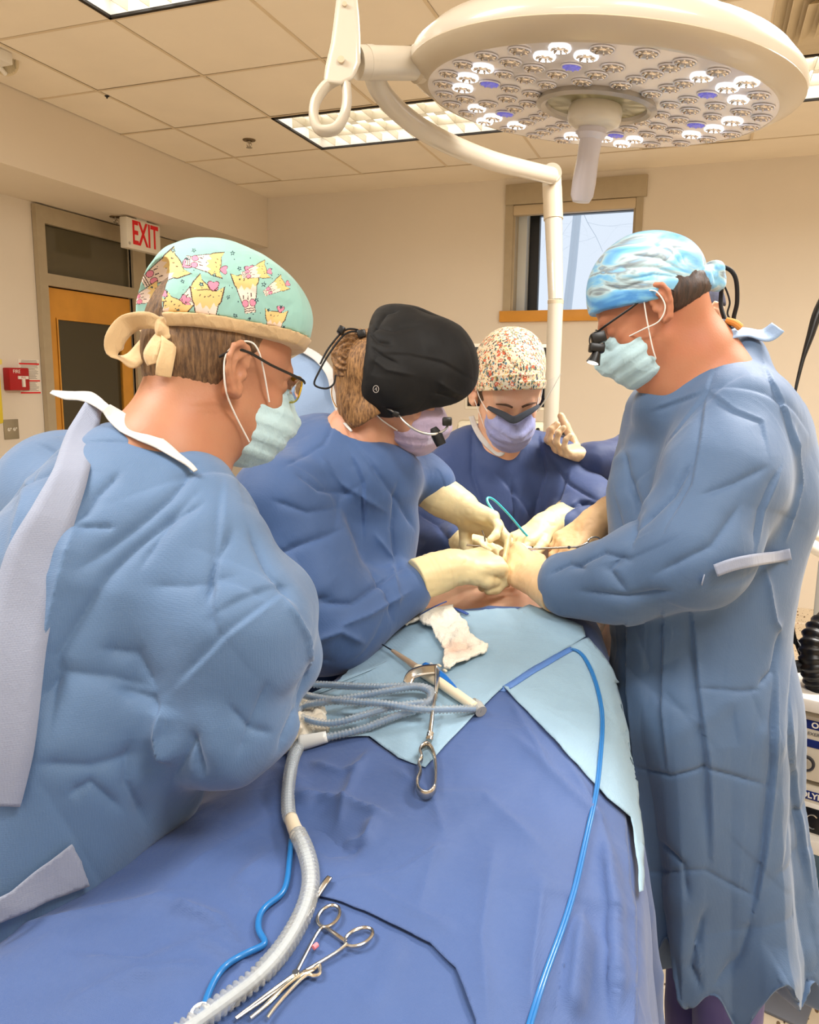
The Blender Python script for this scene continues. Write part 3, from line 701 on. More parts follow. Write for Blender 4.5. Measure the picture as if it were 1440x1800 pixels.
# stand
st_ = P(968, 780, 2.85)
s_ = r_
arm = [P(655, 125, 1.43), P(668, 158, 1.47), P(700, 195, 1.55), P(750, 232, 1.68), P(810, 262, 1.86), P(870, 284, 2.06), P(925, 298, 2.25), P(968, 308, 2.42)]
MB().tube(arm, [.0185, .019, .0195, .021, .0225, .0235, .024, .025], 24, sm=6).build('curved_arm', M_lamp, s_)
kn = P(970, 312, 2.85)
MB().cyl(P(970, 305, 2.77), P(970, 305, 2.91), .035, 40).cyl(P(970, 305, 2.88), P(971, 345, 2.86), .0345, 32).build('knuckle', M_lamp, s_)
MB().lathe(P(970, 305, 2.77), -FW, [(.0, .0), (.031, 0), (.031, .002), (.0, .0022)], 36).build('knuckle_cap', mat('cap_cream', (216, 200, 170), .35), s_)
top = P(973, 325, 2.85)
def pz(u, v, d): return P(u, v, d)
MB().cyl(pz(971, 330, 2.85), pz(973, 386, 2.85), .0345, 32).build('sleeve', mat('sleeve_tan', (206, 190, 164), .4), s_)
MB().tube([pz(973, 386, 2.85), pz(977, 528, 2.85)], [.031, .0262], 32).build('upper_tube', M_lamp, s_)
MB().lathe(pz(977, 527, 2.85), (0, 0, -1), [(.0262, 0), (.0285, .002), (.0285, .014), (.024, .016)], 32).build('collar', M_rim, s_)
lt = pz(977, 530, 2.85)
MB().cyl(lt, (lt[0], lt[1], .1), .0273, 32).build('column', M_lamp, s_)
b = MB().lathe((lt[0], lt[1], .1), (0, 0, -1), [(.04, -.06), (.06, 0), (.06, .04), (0, .04)], 32)
for k in range(5):
    t = k*2*math.pi/5; b.tube([(lt[0], lt[1], .09), (lt[0]+.32*math.cos(t), lt[1]+.32*math.sin(t), .07)], [.03, .018], 10)
b.build('base', M_lamp, s_)
for k in range(5):
    t = k*2*math.pi/5; c = (lt[0]+.31*math.cos(t), lt[1]+.31*math.sin(t), .03)
    MB().cyl((c[0]-.012, c[1], c[2]), (c[0]+.012, c[1], c[2]), .03, 20).cyl((c[0], c[1], .03), (c[0], c[1], .07), .007).build('caster', M_black, s_)
# ================================================================== PEOPLE: shared builders
def skin_mat(name, rgb, red=(214, 110, 80), rough=.5):
    k = NT(name); b = k.b; c = s2l(rgb); tc = k.n.new('ShaderNodeTexCoord')
    b.inputs['Roughness'].default_value = rough; b.inputs['Specular IOR Level'].default_value = .4
    b.inputs['Subsurface Weight'].default_value = .12; b.inputs['Subsurface Radius'].default_value = (.012, .004, .002); b.inputs['Subsurface Scale'].default_value = 1.
    nz = k.n.new('ShaderNodeTexNoise'); nz.inputs['Scale'].default_value = 18; nz.inputs['Detail'].default_value = 6; k.L(tc.outputs['Object'], nz.inputs['Vector'])
    r = k.n.new('ShaderNodeValToRGB'); r.color_ramp.elements[0].position = .35; r.color_ramp.elements[1].position = .72
    r.color_ramp.elements[0].color = (*c, 1); r.color_ramp.elements[1].color = (*[a*.72+q*.28 for a, q in zip(c, s2l(red))], 1)
    k.L(nz.outputs['Fac'], r.inputs[0]); k.L(r.outputs[0], b.inputs['Base Color'])
    n2 = k.n.new('ShaderNodeTexNoise'); n2.inputs['Scale'].default_value = 260; n2.inputs['Detail'].default_value = 3; k.L(tc.outputs['Object'], n2.inputs['Vector'])
    bp = k.n.new('ShaderNodeBump'); bp.inputs['Strength'].default_value = .25; bp.inputs['Distance'].default_value = .0012
    k.L(n2.outputs['Fac'], bp.inputs['Height']); k.L(bp.outputs[0], b.inputs['Normal']); MATS[name] = k.m; return k.m
def hair_mat(name, c1, c2, scale=(60, 60, 8)):
    k = NT(name); b = k.b; tc = k.n.new('ShaderNodeTexCoord'); mp = k.n.new('ShaderNodeMapping'); mp.inputs['Scale'].default_value = scale
    k.L(tc.outputs['Object'], mp.inputs['Vector']); nz = k.n.new('ShaderNodeTexNoise'); nz.inputs['Scale'].default_value = 4; nz.inputs['Detail'].default_value = 8; nz.inputs['Roughness'].default_value = .7
    k.L(mp.outputs[0], nz.inputs['Vector']); r = k.n.new('ShaderNodeValToRGB'); r.color_ramp.elements[0].position = .38; r.color_ramp.elements[1].position = .62
    r.color_ramp.elements[0].color = (*s2l(c1), 1); r.color_ramp.elements[1].color = (*s2l(c2), 1); k.L(nz.outputs['Fac'], r.inputs[0]); k.L(r.outputs[0], b.inputs['Base Color'])
    b.inputs['Roughness'].default_value = .45
    bp = k.n.new('ShaderNodeBump'); bp.inputs['Strength'].default_value = .7; bp.inputs['Distance'].default_value = .003
    k.L(nz.outputs['Fac'], bp.inputs['Height']); k.L(bp.outputs[0], b.inputs['Normal']); return k.m
class Head:
    def __init__(s, c, f, u, sc_=1.):
        s.c = np.array(c, float); s.M = rotm(f, u); s.s = sc_
    def p(s, f, l, u): return s.c+s.s*(np.array([f, l, u])@s.M)
    def d(s, f, l, u): return np.array([f, l, u])@s.M
    def skin(s, S, female=False, ears=(1, -1)):
        p, k = s.p, s.s; M = s.M; e = lambda c, r, kk=.02, mode='add': S.ell(p(*c), np.array(r)*k, M, kk, mode)
        e((-.012, 0, .045), (.095, .074, .086)); e((.03, 0, .03), (.062, .068, .078)); e((.038, 0, -.025), (.052, .056, .075))
        e((.038, 0, -.068), (.05, .045, .042)); S.cone(p(.01, .046, -.055), p(.07, .014, -.095), .018*k, .018*k, .03); S.cone(p(.01, -.046, -.055), p(.07, -.014, -.095), .018*k, .018*k, .03)
        e((.077, 0, -.098), (.017, .02, .016), .015)
        S.cone(p(.082, .034, .02), p(.092, .008, .016), .010*k, .009*k, .014); S.cone(p(.082, -.034, .02), p(.092, -.008, .016), .010*k, .009*k, .014)
        for sd in (1, -1): e((.062, sd*.042, -.028), (.016, .016, .018), .02)
        for sd in (1, -1): e((.1, sd*.031, .0), (.016, .017, .011), .012, 'sub')
        for sd in (1, -1): e((.077, sd*.031, -.001), (.0125, .0145, .012), .004)
        w_ = .9 if female else 1.
        S.cone(p(.090, 0, .006), p(.114, 0, -.032), .0065*k, .0095*k*w_, .012); 
        for sd in (1, -1): e((.102, sd*.012, -.037), (.010, .007, .007), .006)
        e((.088, 0, -.062), (.014, .026, .008), .008); e((.087, 0, -.074), (.013, .022, .008), .008)
        for sd in ears: s.ear(S, sd)
    def ear(s, S, sd, e=1.):
        k = s.s*e
        def q(f, u, o=0): return s.p(-.010+f*e, sd*(.0775+o-.42*f), -.004+u*e)
        hx = [(.008, .008), (.008, .022), (.000, .031), (-.012, .034), (-.023, .027), (-.027, .012), (-.023, -.004), (-.015, -.018), (-.008, -.028), (.001, -.030), (.005, -.022)]
        rr_ = [.003, .0036, .0038, .0038, .0038, .0036, .0035, .004, .0058, .0056, .004]
        S.chain([q(*h_, .007) for h_ in hx], [r*k for r in rr_], .003)
        for (f, u, a, b_) in ((-.009, .006, .017, .027), (-.006, -.016, .010, .014)):
            M2 = rotm(s.d(1, -.42*sd, 0), s.d(0, 0, 1)); S.ell(q(f, u, .002), np.array([a, .004, b_])*k, M2, .006)
        S.chain([q(-.002, .022, .006), q(-.013, .013, .006), q(-.015, -.002, .006), q(-.009, -.014, .006)], [.003*k]*4, .003)
        S.ell(q(-.004, .001, .006), np.array([.008, .007, .012])*k, s.M, .004, 'sub'); S.ell(q(.0075, -.004, .004), np.array([.004, .004, .006])*k, s.M, .003)
def sdf_obj(name, S, mt, parent, post=None, sub=0, sm=0, uvf=None):
    V, F = S.surf()
    if sub: V, F = subdiv(V, F, sub)
    if sm: V = smooth(V, F, sm)
    if post: V = post(V, F)
    o = mesh(name, V, F, mt, parent, smooth=True); return o
def crumple(V, F, amp=.004, scale=7., seed=0, st=(1, 1, 1), fine=.3, sharp=1.):
    N = vnormals(V, F); q = V*scale*np.array(st); q = q+.5*np.stack([vnoise(q*.6, seed+1), vnoise(q*.6, seed+2), vnoise(q*.6, seed+3)], 1)
    d = np.maximum(ridged(q, seed), -.4)+.5*np.maximum(ridged(q*2.1+3, seed+5), -.3)+fine*ridged(q*4.7+9, seed+9)*.5
    return V+N*(amp*d)[:, None]
def glove_mat():
    return mat('latex_glove', (224, 206, 158), .42, noise=.03, nscale=30, bump=.35, bscale=130, bdist=.0015, sss=.12)
def hand(S, w_, k, n, side, curls, s_=1., spread=.0, thumb=(.5, .35), tcurl=.5, fat=1., th_off=0.):
    """w_ wrist, k wrist-to-knuckle direction, n direction the palm faces, side = sign of the thumb side; curls per finger (radians per joint)"""
    w_ = np.array(w_, float); k = np.array(k, float); k /= np.linalg.norm(k); n = np.array(n, float); n -= k*(n@k); n /= np.linalg.norm(n); x = np.cross(n, k)*side
    fo = [.031, .0105, -.0105, -.030]; bl = [.088, .092, .086, .078]; L = [.072, .080, .074, .058]; R_ = [.0092, .0095, .009, .008]
    for i in range(4):
        b_ = w_+(x*fo[i]+k*bl[i])*s_; S.cone(w_+x*fo[i]*.45*s_+k*.01*s_, b_, .0155*s_*fat, .0115*s_*fat, .014)
    S.ell(w_+(x*.018+k*.035+n*.008)*s_, np.array([.03, .018, .016])*s_, rotm(k, n), .012)
    S.ell(w_+(-x*.02+k*.04+n*.006)*s_, np.array([.033, .016, .014])*s_, rotm(k, n), .012)
    def rot(v, ax, a): return v*math.cos(a)+np.cross(ax, v)*math.sin(a)+ax*(ax@v)*(1-math.cos(a))
    tips = []
    for i in range(4):
        p = w_+(x*fo[i]+k*bl[i])*s_; d = k+x*spread*(1.5-i)*.35; d /= np.linalg.norm(d); ax = np.cross(k, n); c = curls[i] if np.ndim(curls[i]) else (curls[i],)*3
        r = R_[i]*s_*fat
        for j, (ll, cc) in enumerate(zip((.44, .31, .25), c)):
            d = rot(d, ax, cc); q = p+d*L[i]*ll*s_; S.cone(p, q, r, r*.93, .0035 if j else .006); S.ell(p, np.array([1, 1, 1])*r*1.06, None, .003); p = q; r *= .93
        tips.append(p)
    t0 = w_+(x*.024+k*.022+n*.006)*s_; d = x*thumb[0]+k*(1-abs(thumb[0]))+n*thumb[1]; d /= np.linalg.norm(d); ax = np.cross(d, k*.6-x*.8+n*th_off); ax /= np.linalg.norm(ax)
    r = .0135*s_*fat
    for j, ll in enumerate((.042, .034, .027)):
        q = t0+d*ll*s_; S.cone(t0, q, r, r*.88, .006 if j == 0 else .004); t0 = q; r *= .9; d = rot(d, ax, tcurl)
    tips.append(t0); return tips
def band_between(cap_fn, lo, hi, h, p0, n, w0, w1):
    """slab of a shape between two parallel planes"""
    S = SDF(lo, hi, h); cap_fn(S, .0022); n = np.array(n)/np.linalg.norm(n)
    S.cut(np.array(p0)+n*w0, n, .001); S.cut(np.array(p0)+n*w1, -n, .001); return S

def capshape(S, H_, o=.010):
    k = H_.s; S.ell(H_.p(-.012, 0, .045), np.array([.095+o, .074+o, .086+o])*k, H_.M, .02); S.ell(H_.p(.03, 0, .03), np.array([.062+o, .068+o, .078+o])*k, H_.M, .02)
def capcut(S, H_, fu, bu, k=.005):
    a, b = H_.p(.09, 0, fu), H_.p(-.1, 0, bu); n = np.cross(a-b, H_.d(0, 1, 0)); n *= -np.sign(n@H_.d(0, 0, 1)); S.cut(a, n, k)
# ================================================================== PERSON A: man in the patterned cap, seen from behind
M_skinA = skin_mat('skin_a', (180, 129, 97), (168, 86, 62))
M_gownA = cloth_mat('gown_light', (84, 113, 149), weave=430, wstr=.3, crease=.2, cscale=7, var=.05)
M_gownIn = cloth_mat('gown_inside', (138, 146, 166), weave=430, wstr=.3, crease=.3, cscale=8, var=.04)
M_bind = cloth_mat('neck_binding', (204, 202, 198), weave=900, wstr=.3, crease=.3, cscale=18, var=.03)
M_maskA = cloth_mat('mask_aqua', (184, 214, 220), weave=1500, wstr=.15, crease=.25, cscale=22, var=.03)
M_strap = mat('mask_loop', (236, 232, 224), .7)
M_teal = cloth_mat('cap_teal', (146, 192, 182), weave=2000, wstr=.1, crease=.25, cscale=11, var=.05, rough=.8)
M_tan = cloth_mat('cap_tan', (206, 176, 132), weave=2200, wstr=.12, crease=.3, cscale=20, var=.05, rough=.85)
ya, pa = math.radians(40), math.radians(13)
fA = math.cos(ya)*(RT*math.cos(pa)-UP*math.sin(pa))+math.sin(ya)*FW; uA = UP*math.cos(pa)+RT*math.sin(pa)
HA = Head(P(388, 650, 1.15), fA, uA, 1.04)
A = empty('person', P(140, 1300, 1.0)*np.array([1, 1, 0]), 'man in teal patterned cap with tan ties and pale blue gown, seen from behind', 'person', 'surgical team')
S = SDF(P(250, 480, 1.15)-[.35, .3, .42], HA.p(0, 0, .14)+[.12, .2, .06], .0032)
HA.skin(S, ears=(-1, 1))
nb = P(285, 815, 1.10)
S.cone(HA.p(-.035, 0, -.02), nb, .062, .068, .04); S.cone(HA.p(.0, 0, -.07), P(330, 815, 1.12), .045, .055, .035)
S.cone(nb, P(200, 900, 1.1), .07, .10, .04); S.cone(nb, P(345, 935, 1.08), .055, .06, .04); S.cone(nb, P(150, 860, 1.22), .06, .07, .04)
S.chain([P(345, 935, 1.08), P(410, 1100, 1.02), P(400, 1265, 1.0), P(500, 1165, 1.16)], [.06, .052, .045, .034], .03)
sdf_obj('body', S, M_skinA, A)
# short brown hair below the cap
S = SDF(HA.c-.2, HA.c+.2, .0032)
S.ell(HA.p(-.018, 0, .04), (.1, .080, .098), HA.M, .01); S.ell(HA.p(-.03, 0, .0), (.084, .073, .085), HA.M, .02); _n = np.cross(P(526, 606, 1.2)-P(262, 566, 1.1), FW); _n *= np.sign(_n@UP); S.cut(P(394, 600, 1.15), _n, .006); S.ell(HA.p(-.016, 0, .045), (.1045, .0785, .0935), HA.M, .004)
S.cut(HA.p(.055, 0, 0), HA.d(1, 0, -.12), .012); S.cut(HA.p(-.05, 0, -.058), HA.d(-.15, 0, -1), .02)
for sd in (1, -1): S.ell(HA.p(.022, sd*.086, -.022), (.052, .04, .048), HA.M, .012, 'sub')
def hairpost(V, F): 
    N = vnormals(V, F); q = (V-HA.c)@HA.M.T; return V+N*(.0010*vnoise(q*np.array([260, 260, 50])+7*q[:, [1, 2, 0]], 3)+.001*vnoise(q*60, 4))[:, None]
sdf_obj('hair', S, hair_mat('hair_brown', (74, 52, 34), (132, 100, 66)), A, hairpost)
# cap
def capA(S, o=0.):
    S.ell(P(352, 528, 1.13), (.086+o, .092+o, .080+o), HA.M, .03); S.ell(P(452, 560, 1.165), (.082+o, .088+o, .070+o), HA.M, .04)
    S.ell(P(348, 562, 1.13), (.090+o, .095+o, .058+o), HA.M, .03)
    S.ell(P(405, 530, 1.15), (.098+o, .094+o, .078+o), HA.M, .03)
bl, br = P(262, 566, 1.10), P(526, 606, 1.20)
capn = HA.d(0, 0, 1)
lo_, hi_ = P(390, 560, 1.15)-.2, P(390, 560, 1.15)+.2
S = SDF(lo_, hi_, .004); capA(S); nrm_ = np.cross(br-bl, FW); nrm_ /= np.linalg.norm(nrm_); nrm_ = nrm_ if nrm_@UP < 0 else -nrm_
S.cut((bl+br)/2, nrm_, .002)
S.ell(P(262, 530, 1.09), (.035, .06, .062), HA.M, .006, 'sub'); S.cut(P(266, 470, 1.1), HA.d(-1, 0, .15), .004)
def post(V, F):
    V = crumple(V, F, .0013, 11, 4)
    return creases(V, F, [([(365, 585), (430, 500), (500, 560)], .006, .0015), ([(300, 475), (420, 500), (530, 540)], .004, .0018, 1), ([(270, 450), (330, 470), (330, 560)], .006, .002), ([(470, 590), (480, 560), (520, 530)], .006, .0025)])
V, F = S.surf(); V = post(V, F); V, F = subdiv(V, F, 2)
# printed motifs: drippy cones with hearts, bands and stars, printed on the fabric face by face
def inpoly(x, y, pl):
    ins = np.zeros(len(x), bool); n = len(pl)
    for i in range(n):
        x1, y1 = pl[i]; x2, y2 = pl[(i+1) % n]
        if y1 == y2: continue
        c_ = ((y1 > y) != (y2 > y)) & (x < (x2-x1)*(y-y1)/(y2-y1)+x1); ins ^= c_
    return ins
fc = V[F].mean(1); fn = np.cross(V[F[:, 2]]-V[F[:, 0]], V[F[:, 3]]-V[F[:, 1]]); q_ = fc-CAM; dd_ = q_@FW
fu = 720+FPX*(q_@RT)/dd_; fv = 900-FPX*(q_@UP)/dd_; far = (fn*q_).sum(1) > 0; fu = np.where(far, fu+31, fu)
MI = np.zeros(len(F), np.int32)
def motif(cu, cv, ang, sc_, polys):
    R2 = 60*sc_; s_ = np.where((abs(fu-cu) < R2) & (abs(fv-cv) < R2))[0]
    if not len(s_): return
    ca, sa = math.cos(ang), math.sin(ang); dx, dy = (fu[s_]-cu)/sc_, (fv[s_]-cv)/sc_; x, y = dx*ca+dy*sa, -dx*sa+dy*ca
    for mi, pl, _l in polys: MI[s_[inpoly(x, y, pl)]] = mi
def circ(x, y, rx, ry, n=12): return [(x+rx*math.cos(2*math.pi*k/n), y+ry*math.sin(2*math.pi*k/n)) for k in range(n)]
def heart(x, y, s): return [(x+s*.9*math.sin(t)**3, y-s*(.75*math.cos(t)-.3*math.cos(2*t)-.12*math.cos(3*t))) for t in np.linspace(0, 2*math.pi, 18)[:-1]]
def grow(pl, g):
    cx, cy = np.mean([a for a, b in pl]), np.mean([b for a, b in pl]); return [(cx+(x-cx)*g, cy+(y-cy)*g) for x, y in pl]
def seg(a, b, w): 
    dx, dy = b[0]-a[0], b[1]-a[1]; l = math.hypot(dx, dy) or 1; nx, ny = -dy/l*w, dx/l*w; return [(a[0]+nx, a[1]+ny), (b[0]+nx, b[1]+ny), (b[0]-nx, b[1]-ny), (a[0]-nx, a[1]-ny)]
def cone_motif():
    o = []
    body = [(-20, -26), (20, -26), (16, 0), (11, 22), (6, 30), (-6, 30), (-11, 22), (-16, 0)]
    drip = [(-24, -34), (-14, -29), (0, -31), (14, -29), (25, -36), (21, -14), (15, -6), (11, -13), (6, -2), (0, -8), (-5, -2), (-9, -12), (-15, -5), (-20, -14)]
    base = [(-9, 27), (9, 27), (9, 38), (-9, 38)]
    for pl in (body, drip, base): o.append((1, grow(pl, 1.09), 0.))
    o += [(2, body, .0003), (3, drip, .0006), (2, base, .0005)]
    for y in (30.5, 34.5): o.append((1, seg((-9, y), (9, y), .7), .0008))
    for sx in (-1, 1): o += [(1, circ(sx*6.5, 21, 6, 7.3), .0005), (4, circ(sx*6.5, 21, 5, 6.2), .0008)]
    o += [(1, heart(9, -38, 10.5), .0004), (4, heart(9, -38, 9), .0008)]
    for a_ in ((-8, 6), (0, 8), (6, 4)): o.append((1, seg(a_, (a_[0]-1, a_[1]+7), .8), .0006))
    for a_ in ((-9, -24), (-2, -22), (6, -24)): o.append((1, seg(a_, (a_[0]-2, a_[1]+3), .7), .0009))
    return o
CM = cone_motif()
R_ = math.radians
for cu, cv, an, s_ in ((318, 476, R_(60), 1.10), (392, 462, R_(97), 0.90), (372, 520, R_(52), 0.96), (393, 546, R_(3), 1.18), (466, 512, R_(-8), 1.00), (330, 555, R_(30), 1.02), (455, 600, R_(0), 0.79), (513, 572, R_(8), 0.79), (515, 505, R_(60), 0.58), (480, 478, R_(75), 0.64), (290, 520, R_(70), 0.77)):
    motif(cu, cv, an, s_, CM)
star = [((1. if k % 2 == 0 else .45)*math.cos(k*math.pi/5), (1. if k % 2 == 0 else .45)*math.sin(k*math.pi/5)) for k in range(10)]
rs = random.Random(2)
for (cu, cv) in ((335, 440), (298, 505), (440, 445), (352, 495), (408, 483), (432, 522), (415, 555), (445, 555), (482, 528), (490, 580), (345, 545), (365, 575), (503, 545), (525, 540), (427, 570), (470, 560), (360, 455), (452, 472), (495, 500), (372, 440), (306, 525), (530, 575), (385, 500)):
    s_ = rs.uniform(3, 5.5); motif(cu, cv, rs.random()*3, s_, [(5, star, 0.)]+([(0, [(x*.45, y*.45) for x, y in star], .0004)] if s_ > 4.4 else []))
for k in range(70):
    cu, cv = rs.uniform(300, 530), rs.uniform(445, 590); motif(cu, cv, 0, 1, [(5, circ(0, 0, 1.1, 1.1, 6), 0.)])
mot = [M_teal, mat('print_outline', (70, 46, 44), .8), mat('print_white', (232, 214, 200), .8), mat('print_yellow', (226, 196, 130), .8), mat('print_pink', (226, 140, 166), .8), mat('print_star', (50, 76, 84), .8)]
co = mesh('surgical_cap', V, F, mot, A, True, MI)
S = band_between(capA, lo_, hi_, .003, (bl+br)/2, -nrm_, .002, -.015)
S.ell(P(258, 560, 1.09), (.03, .06, .05), HA.M, .004, 'sub')
sdf_obj('cap_band', S, M_tan, co, lambda V, F: crumple(V, F, .0006, 25, 3))
kn_ = P(288, 578, 1.058)
def RB(name, px, w_, mt, par, d0, nr=None, th=.0016, wob=0.):
    pts = [P(*p) if len(p) == 3 else P(p[0], p[1], d0) for p in px]
    n_ = -FW if nr is None else nr
    V, F = ribbon(pts, n_, w_, th); return mesh(name, V, F, mt, par)
RB('cap_tie', [(292, 578, 1.055), (262, 563, 1.05), (225, 570, 1.06), (202, 598, 1.055), (206, 626, 1.06), (232, 634, 1.075), (262, 600, 1.085), (286, 582, 1.06)], [.012, .022, .028, .028, .026, .028, .02, .01], M_tan, co, 1.085, nr=[-FW+RT*.0, -FW-UP*.5, -FW-UP*.8+RT*.2, -FW*.7+RT*.8, -FW*.5+UP*.9, -FW+UP*.4, -FW, -FW])
RB('cap_tie', [(290, 575), (303, 550, 1.052), (322, 528, 1.05), (332, 522, 1.055)], [.01, .014, .017, .014], M_tan, co, 1.055)
RB('cap_tie', [(288, 580), (276, 600, 1.05), (266, 622, 1.046), (270, 640, 1.048)], [.012, .02, .024, .018], M_tan, co, 1.055, nr=-FW-RT*.3)
RB('cap_tie', [(292, 580), (296, 610, 1.046), (290, 640, 1.042), (287, 662, 1.045)], [.012, .02, .022, .02], M_tan, co, 1.055, nr=-FW+RT*.35)
S = SDF(kn_-.03, kn_+.03, .0015); S.ell(kn_, (.012, .011, .014), HA.M, .004); S.cone(P(283, 566, 1.055), P(298, 592, 1.055), .007, .008, .006); sdf_obj('cap_knot', S, M_tan, co)
# mask
S = SDF(HA.c-.2, HA.c+.2, .0028)
def maskshape(S, H_, k=1.):
    S.ell(H_.p(.055, 0, -.055), (.073*k, .062*k, .062*k), H_.M, .01); S.cone(H_.p(.095, 0, -.012), H_.p(.125, 0, -.045), .012*k, .016*k, .025); S.ell(H_.p(.05, 0, -.09), (.06, .05, .038), H_.M, .015)
maskshape(S, HA, 1.04)
S.cut(HA.p(.115, 0, -.002), HA.d(.35, 0, 1), .003); S.cut(HA.p(.035, 0, -.05), HA.d(-1, 0, .25), .003)
def maskpost(H_):
    def f(V, F):
        N = vnormals(V, F); q = (V-H_.c)@H_.M.T; t = q[:, 2]*260+q[:, 0]*20
        return crumple(V+N*(.0010*np.sign(np.sin(t))*np.abs(np.sin(t))**.4)[:, None], F, .001, 16, 5)
    return f
mo = sdf_obj('face_mask', S, M_maskA, A, maskpost(HA))
e_ = HA.p(-.012, -.085, .028)
MB().tube([HA.p(.050, -.064, -.03), HA.p(.010, -.082, .026), HA.p(-.010, -.078, .036), HA.p(-.034, -.084, .016), HA.p(-.037, -.090, -.010), HA.p(-.018, -.083, -.045), HA.p(.035, -.062, -.09)], .0013, 8, sm=6).build('ear_loop', M_strap, mo)
# glasses
def glasses(par, H_, mt_t, mt_r, lens, w_=.029, hh=.019, tm=None, sides=(1, -1), rim=.0014, o=0.):
    g = MB().tube([H_.p(.104+o, .012, .004), H_.p(.108+o, 0, .006), H_.p(.104+o, -.012, .004)], rim*1.2, 8, sm=4).build('glasses_frame', mt_r, par)
    for sd in (1, -1):
        ring = [H_.p(.100+o-.18*abs(t[0])*w_, sd*(.034+t[0]*w_), .000+t[1]*hh) for t in [(math.copysign(abs(math.cos(a))**.7, math.cos(a)), math.copysign(abs(math.sin(a))**.7, math.sin(a))) for a in np.linspace(0, 2*math.pi, 28)[:-1]]]
        MB().tube(ring, rim, 8, closed=True).build('rim', mt_r, g)
        c = np.mean(ring, 0); n = len(ring); f_ = H_.d(1, 0, 0)*.0006
        V = [x+f_ for x in ring]+[x-f_ for x in ring]+[c+f_*3, c+f_]
        mesh('lens', V, [(2*n, i, (i+1) % n) for i in range(n)]+[(2*n+1, n+(i+1) % n, n+i) for i in range(n)]+[(i, n+i, n+(i+1) % n, (i+1) % n) for i in range(n)], lens, g)
    for sd in sides:
        MB().tube([H_.p(.098+o, sd*.064, .010), H_.p(.082, sd*.076, .012), H_.p(.03, sd*.083, .016), H_.p(-.018, sd*.087, .022), H_.p(-.045, sd*.084, .004)], [.002, .0022, .002, .0022, .0018], 8, sm=5, flat=(H_.d(0, 1, 0), .5)).build('temple', mt_t, g)
    return g
M_lensg = mat('lens_glass', (245, 248, 250), .03, trans=1., ior=1.12, spec=.6)
M_gold = mat('gold_rim', (206, 176, 60), .25, metal=.8)
g = glasses(A, HA, M_black, M_gold, M_lensg, sides=(1, -1))
# ---- gown
lo_ = np.minimum(P(-120, 700, 1.5), P(-200, 1700, .9))-.1
S = SDF((-1.35, .42, .34), (-.38, 1.62, 1.66), .0065)
def WP(p, z, dx=0, dy=0): return np.array([p[0]+dx, p[1]+dy, z])
hipA = P(55, 1470, 1.03)
S.chain([P(245, 885, 1.10), P(215, 1000, 1.10), P(135, 1260, 1.05), hipA, WP(hipA, .36, -.06, .0)], [.095, .16, .15, .132, .17], .08)
S.chain([P(285, 915, 1.09), P(368, 975, 1.035), P(410, 1105, 1.005), P(388, 1285, .99)], [.075, .072, .087, .066], .05)
S.chain([P(396, 1278, .99), P(480, 1160, 1.12)], [.066, .058], .03); S.ell(P(442, 1268, 1.03), (.065, .065, .05), None, .03); S.chain([P(430, 1100, 1.01), P(478, 1060, 1.07), P(490, 1150, 1.12)], [.07, .05, .055], .04)
S.chain([P(235, 868, 1.10), P(330, 884, 1.07)], [.088, .07], .04); S.chain([P(230, 860, 1.14), P(125, 892, 1.28), P(60, 1080, 1.28), P(150, 1230, 1.3)], [.07, .112, .10, .08], .06)
S.chain([P(310, 1010, 1.08), P(285, 1200, 1.06), P(275, 1380, 1.08)], [.11, .09, .055], .06)
S.ell(HA.p(-.01, 0, -.13), (.065, .065, .06), HA.M, .01, 'sub')
S.cone(P(290, 745, 1.13), P(285, 790, 1.12), .068, .058, .015, 'sub')
def post(V, F):
    V = crumple(V, F, .0010, 5, 21, (1, 1, .7)); V = autofolds(V, F, 120, 31, .20, .011, .0048)
    L = [([(420, 1010), (330, 1030), (262, 1030)], .012, .004), ([(500, 1040), (400, 1115), (312, 1205)], .006, .006, 1), ([(395, 850), (385, 950), (375, 1060), (385, 1120)], .008, .006, 1),
         ([(345, 815), (300, 870), (230, 930), (140, 1000)], .012, .010), ([(350, 860), (250, 950), (190, 1010), (100, 1150), (85, 1300)], .014, .012), ([(130, 930), (110, 1010), (90, 1090), (50, 1230)], .016, -.012),
         ([(275, 1215), (240, 1150), (180, 1140)], .014, .009), ([(285, 1240), (280, 1290), (300, 1340)], .012, -.024), ([(265, 1210), (200, 1190), (110, 1180), (50, 1250)], .018, .010), ([(240, 1330), (160, 1350), (60, 1345)], .016, .009),
         ([(245, 1000), (300, 910), (360, 880)], .008, .007), ([(135, 915), (170, 870), (210, 830)], .010, .008), ([(135, 925), (200, 925)], .005, .006), ([(210, 1210), (270, 1230), (290, 1270)], .008, .009),
         ([(550, 1160), (520, 1250), (490, 1320)], .010, .008), ([(400, 1240), (440, 1280), (480, 1290)], .006, .006), ([(360, 1060), (380, 990), (410, 930)], .008, .008), ([(440, 930), (470, 1000), (520, 1060)], .008, .009), ([(300, 1380), (340, 1300), (360, 1370)], .01, .01),
         ([(470, 1200), (420, 1330)], .006, .005), ([(60, 830), (30, 930), (10, 1050)], .015, -.008), ([(230, 1300), (225, 1380), (260, 1450)], .012, .010), ([(120, 1400), (160, 1380), (220, 1430)], .01, .008), ([(500, 1050), (540, 1120), (545, 1180)], .006, -.008)]
    return creases(V, F, L)
gA = sdf_obj('gown', S, M_gownA, A, post, sub=1)
TA = fbvh(gA, A)
def on_surf(T, u, v, off, dd=1.1):
    q = hitpx(T, u, v); return (P(u, v, dd) if q is None else q)-ray(u, v)*off
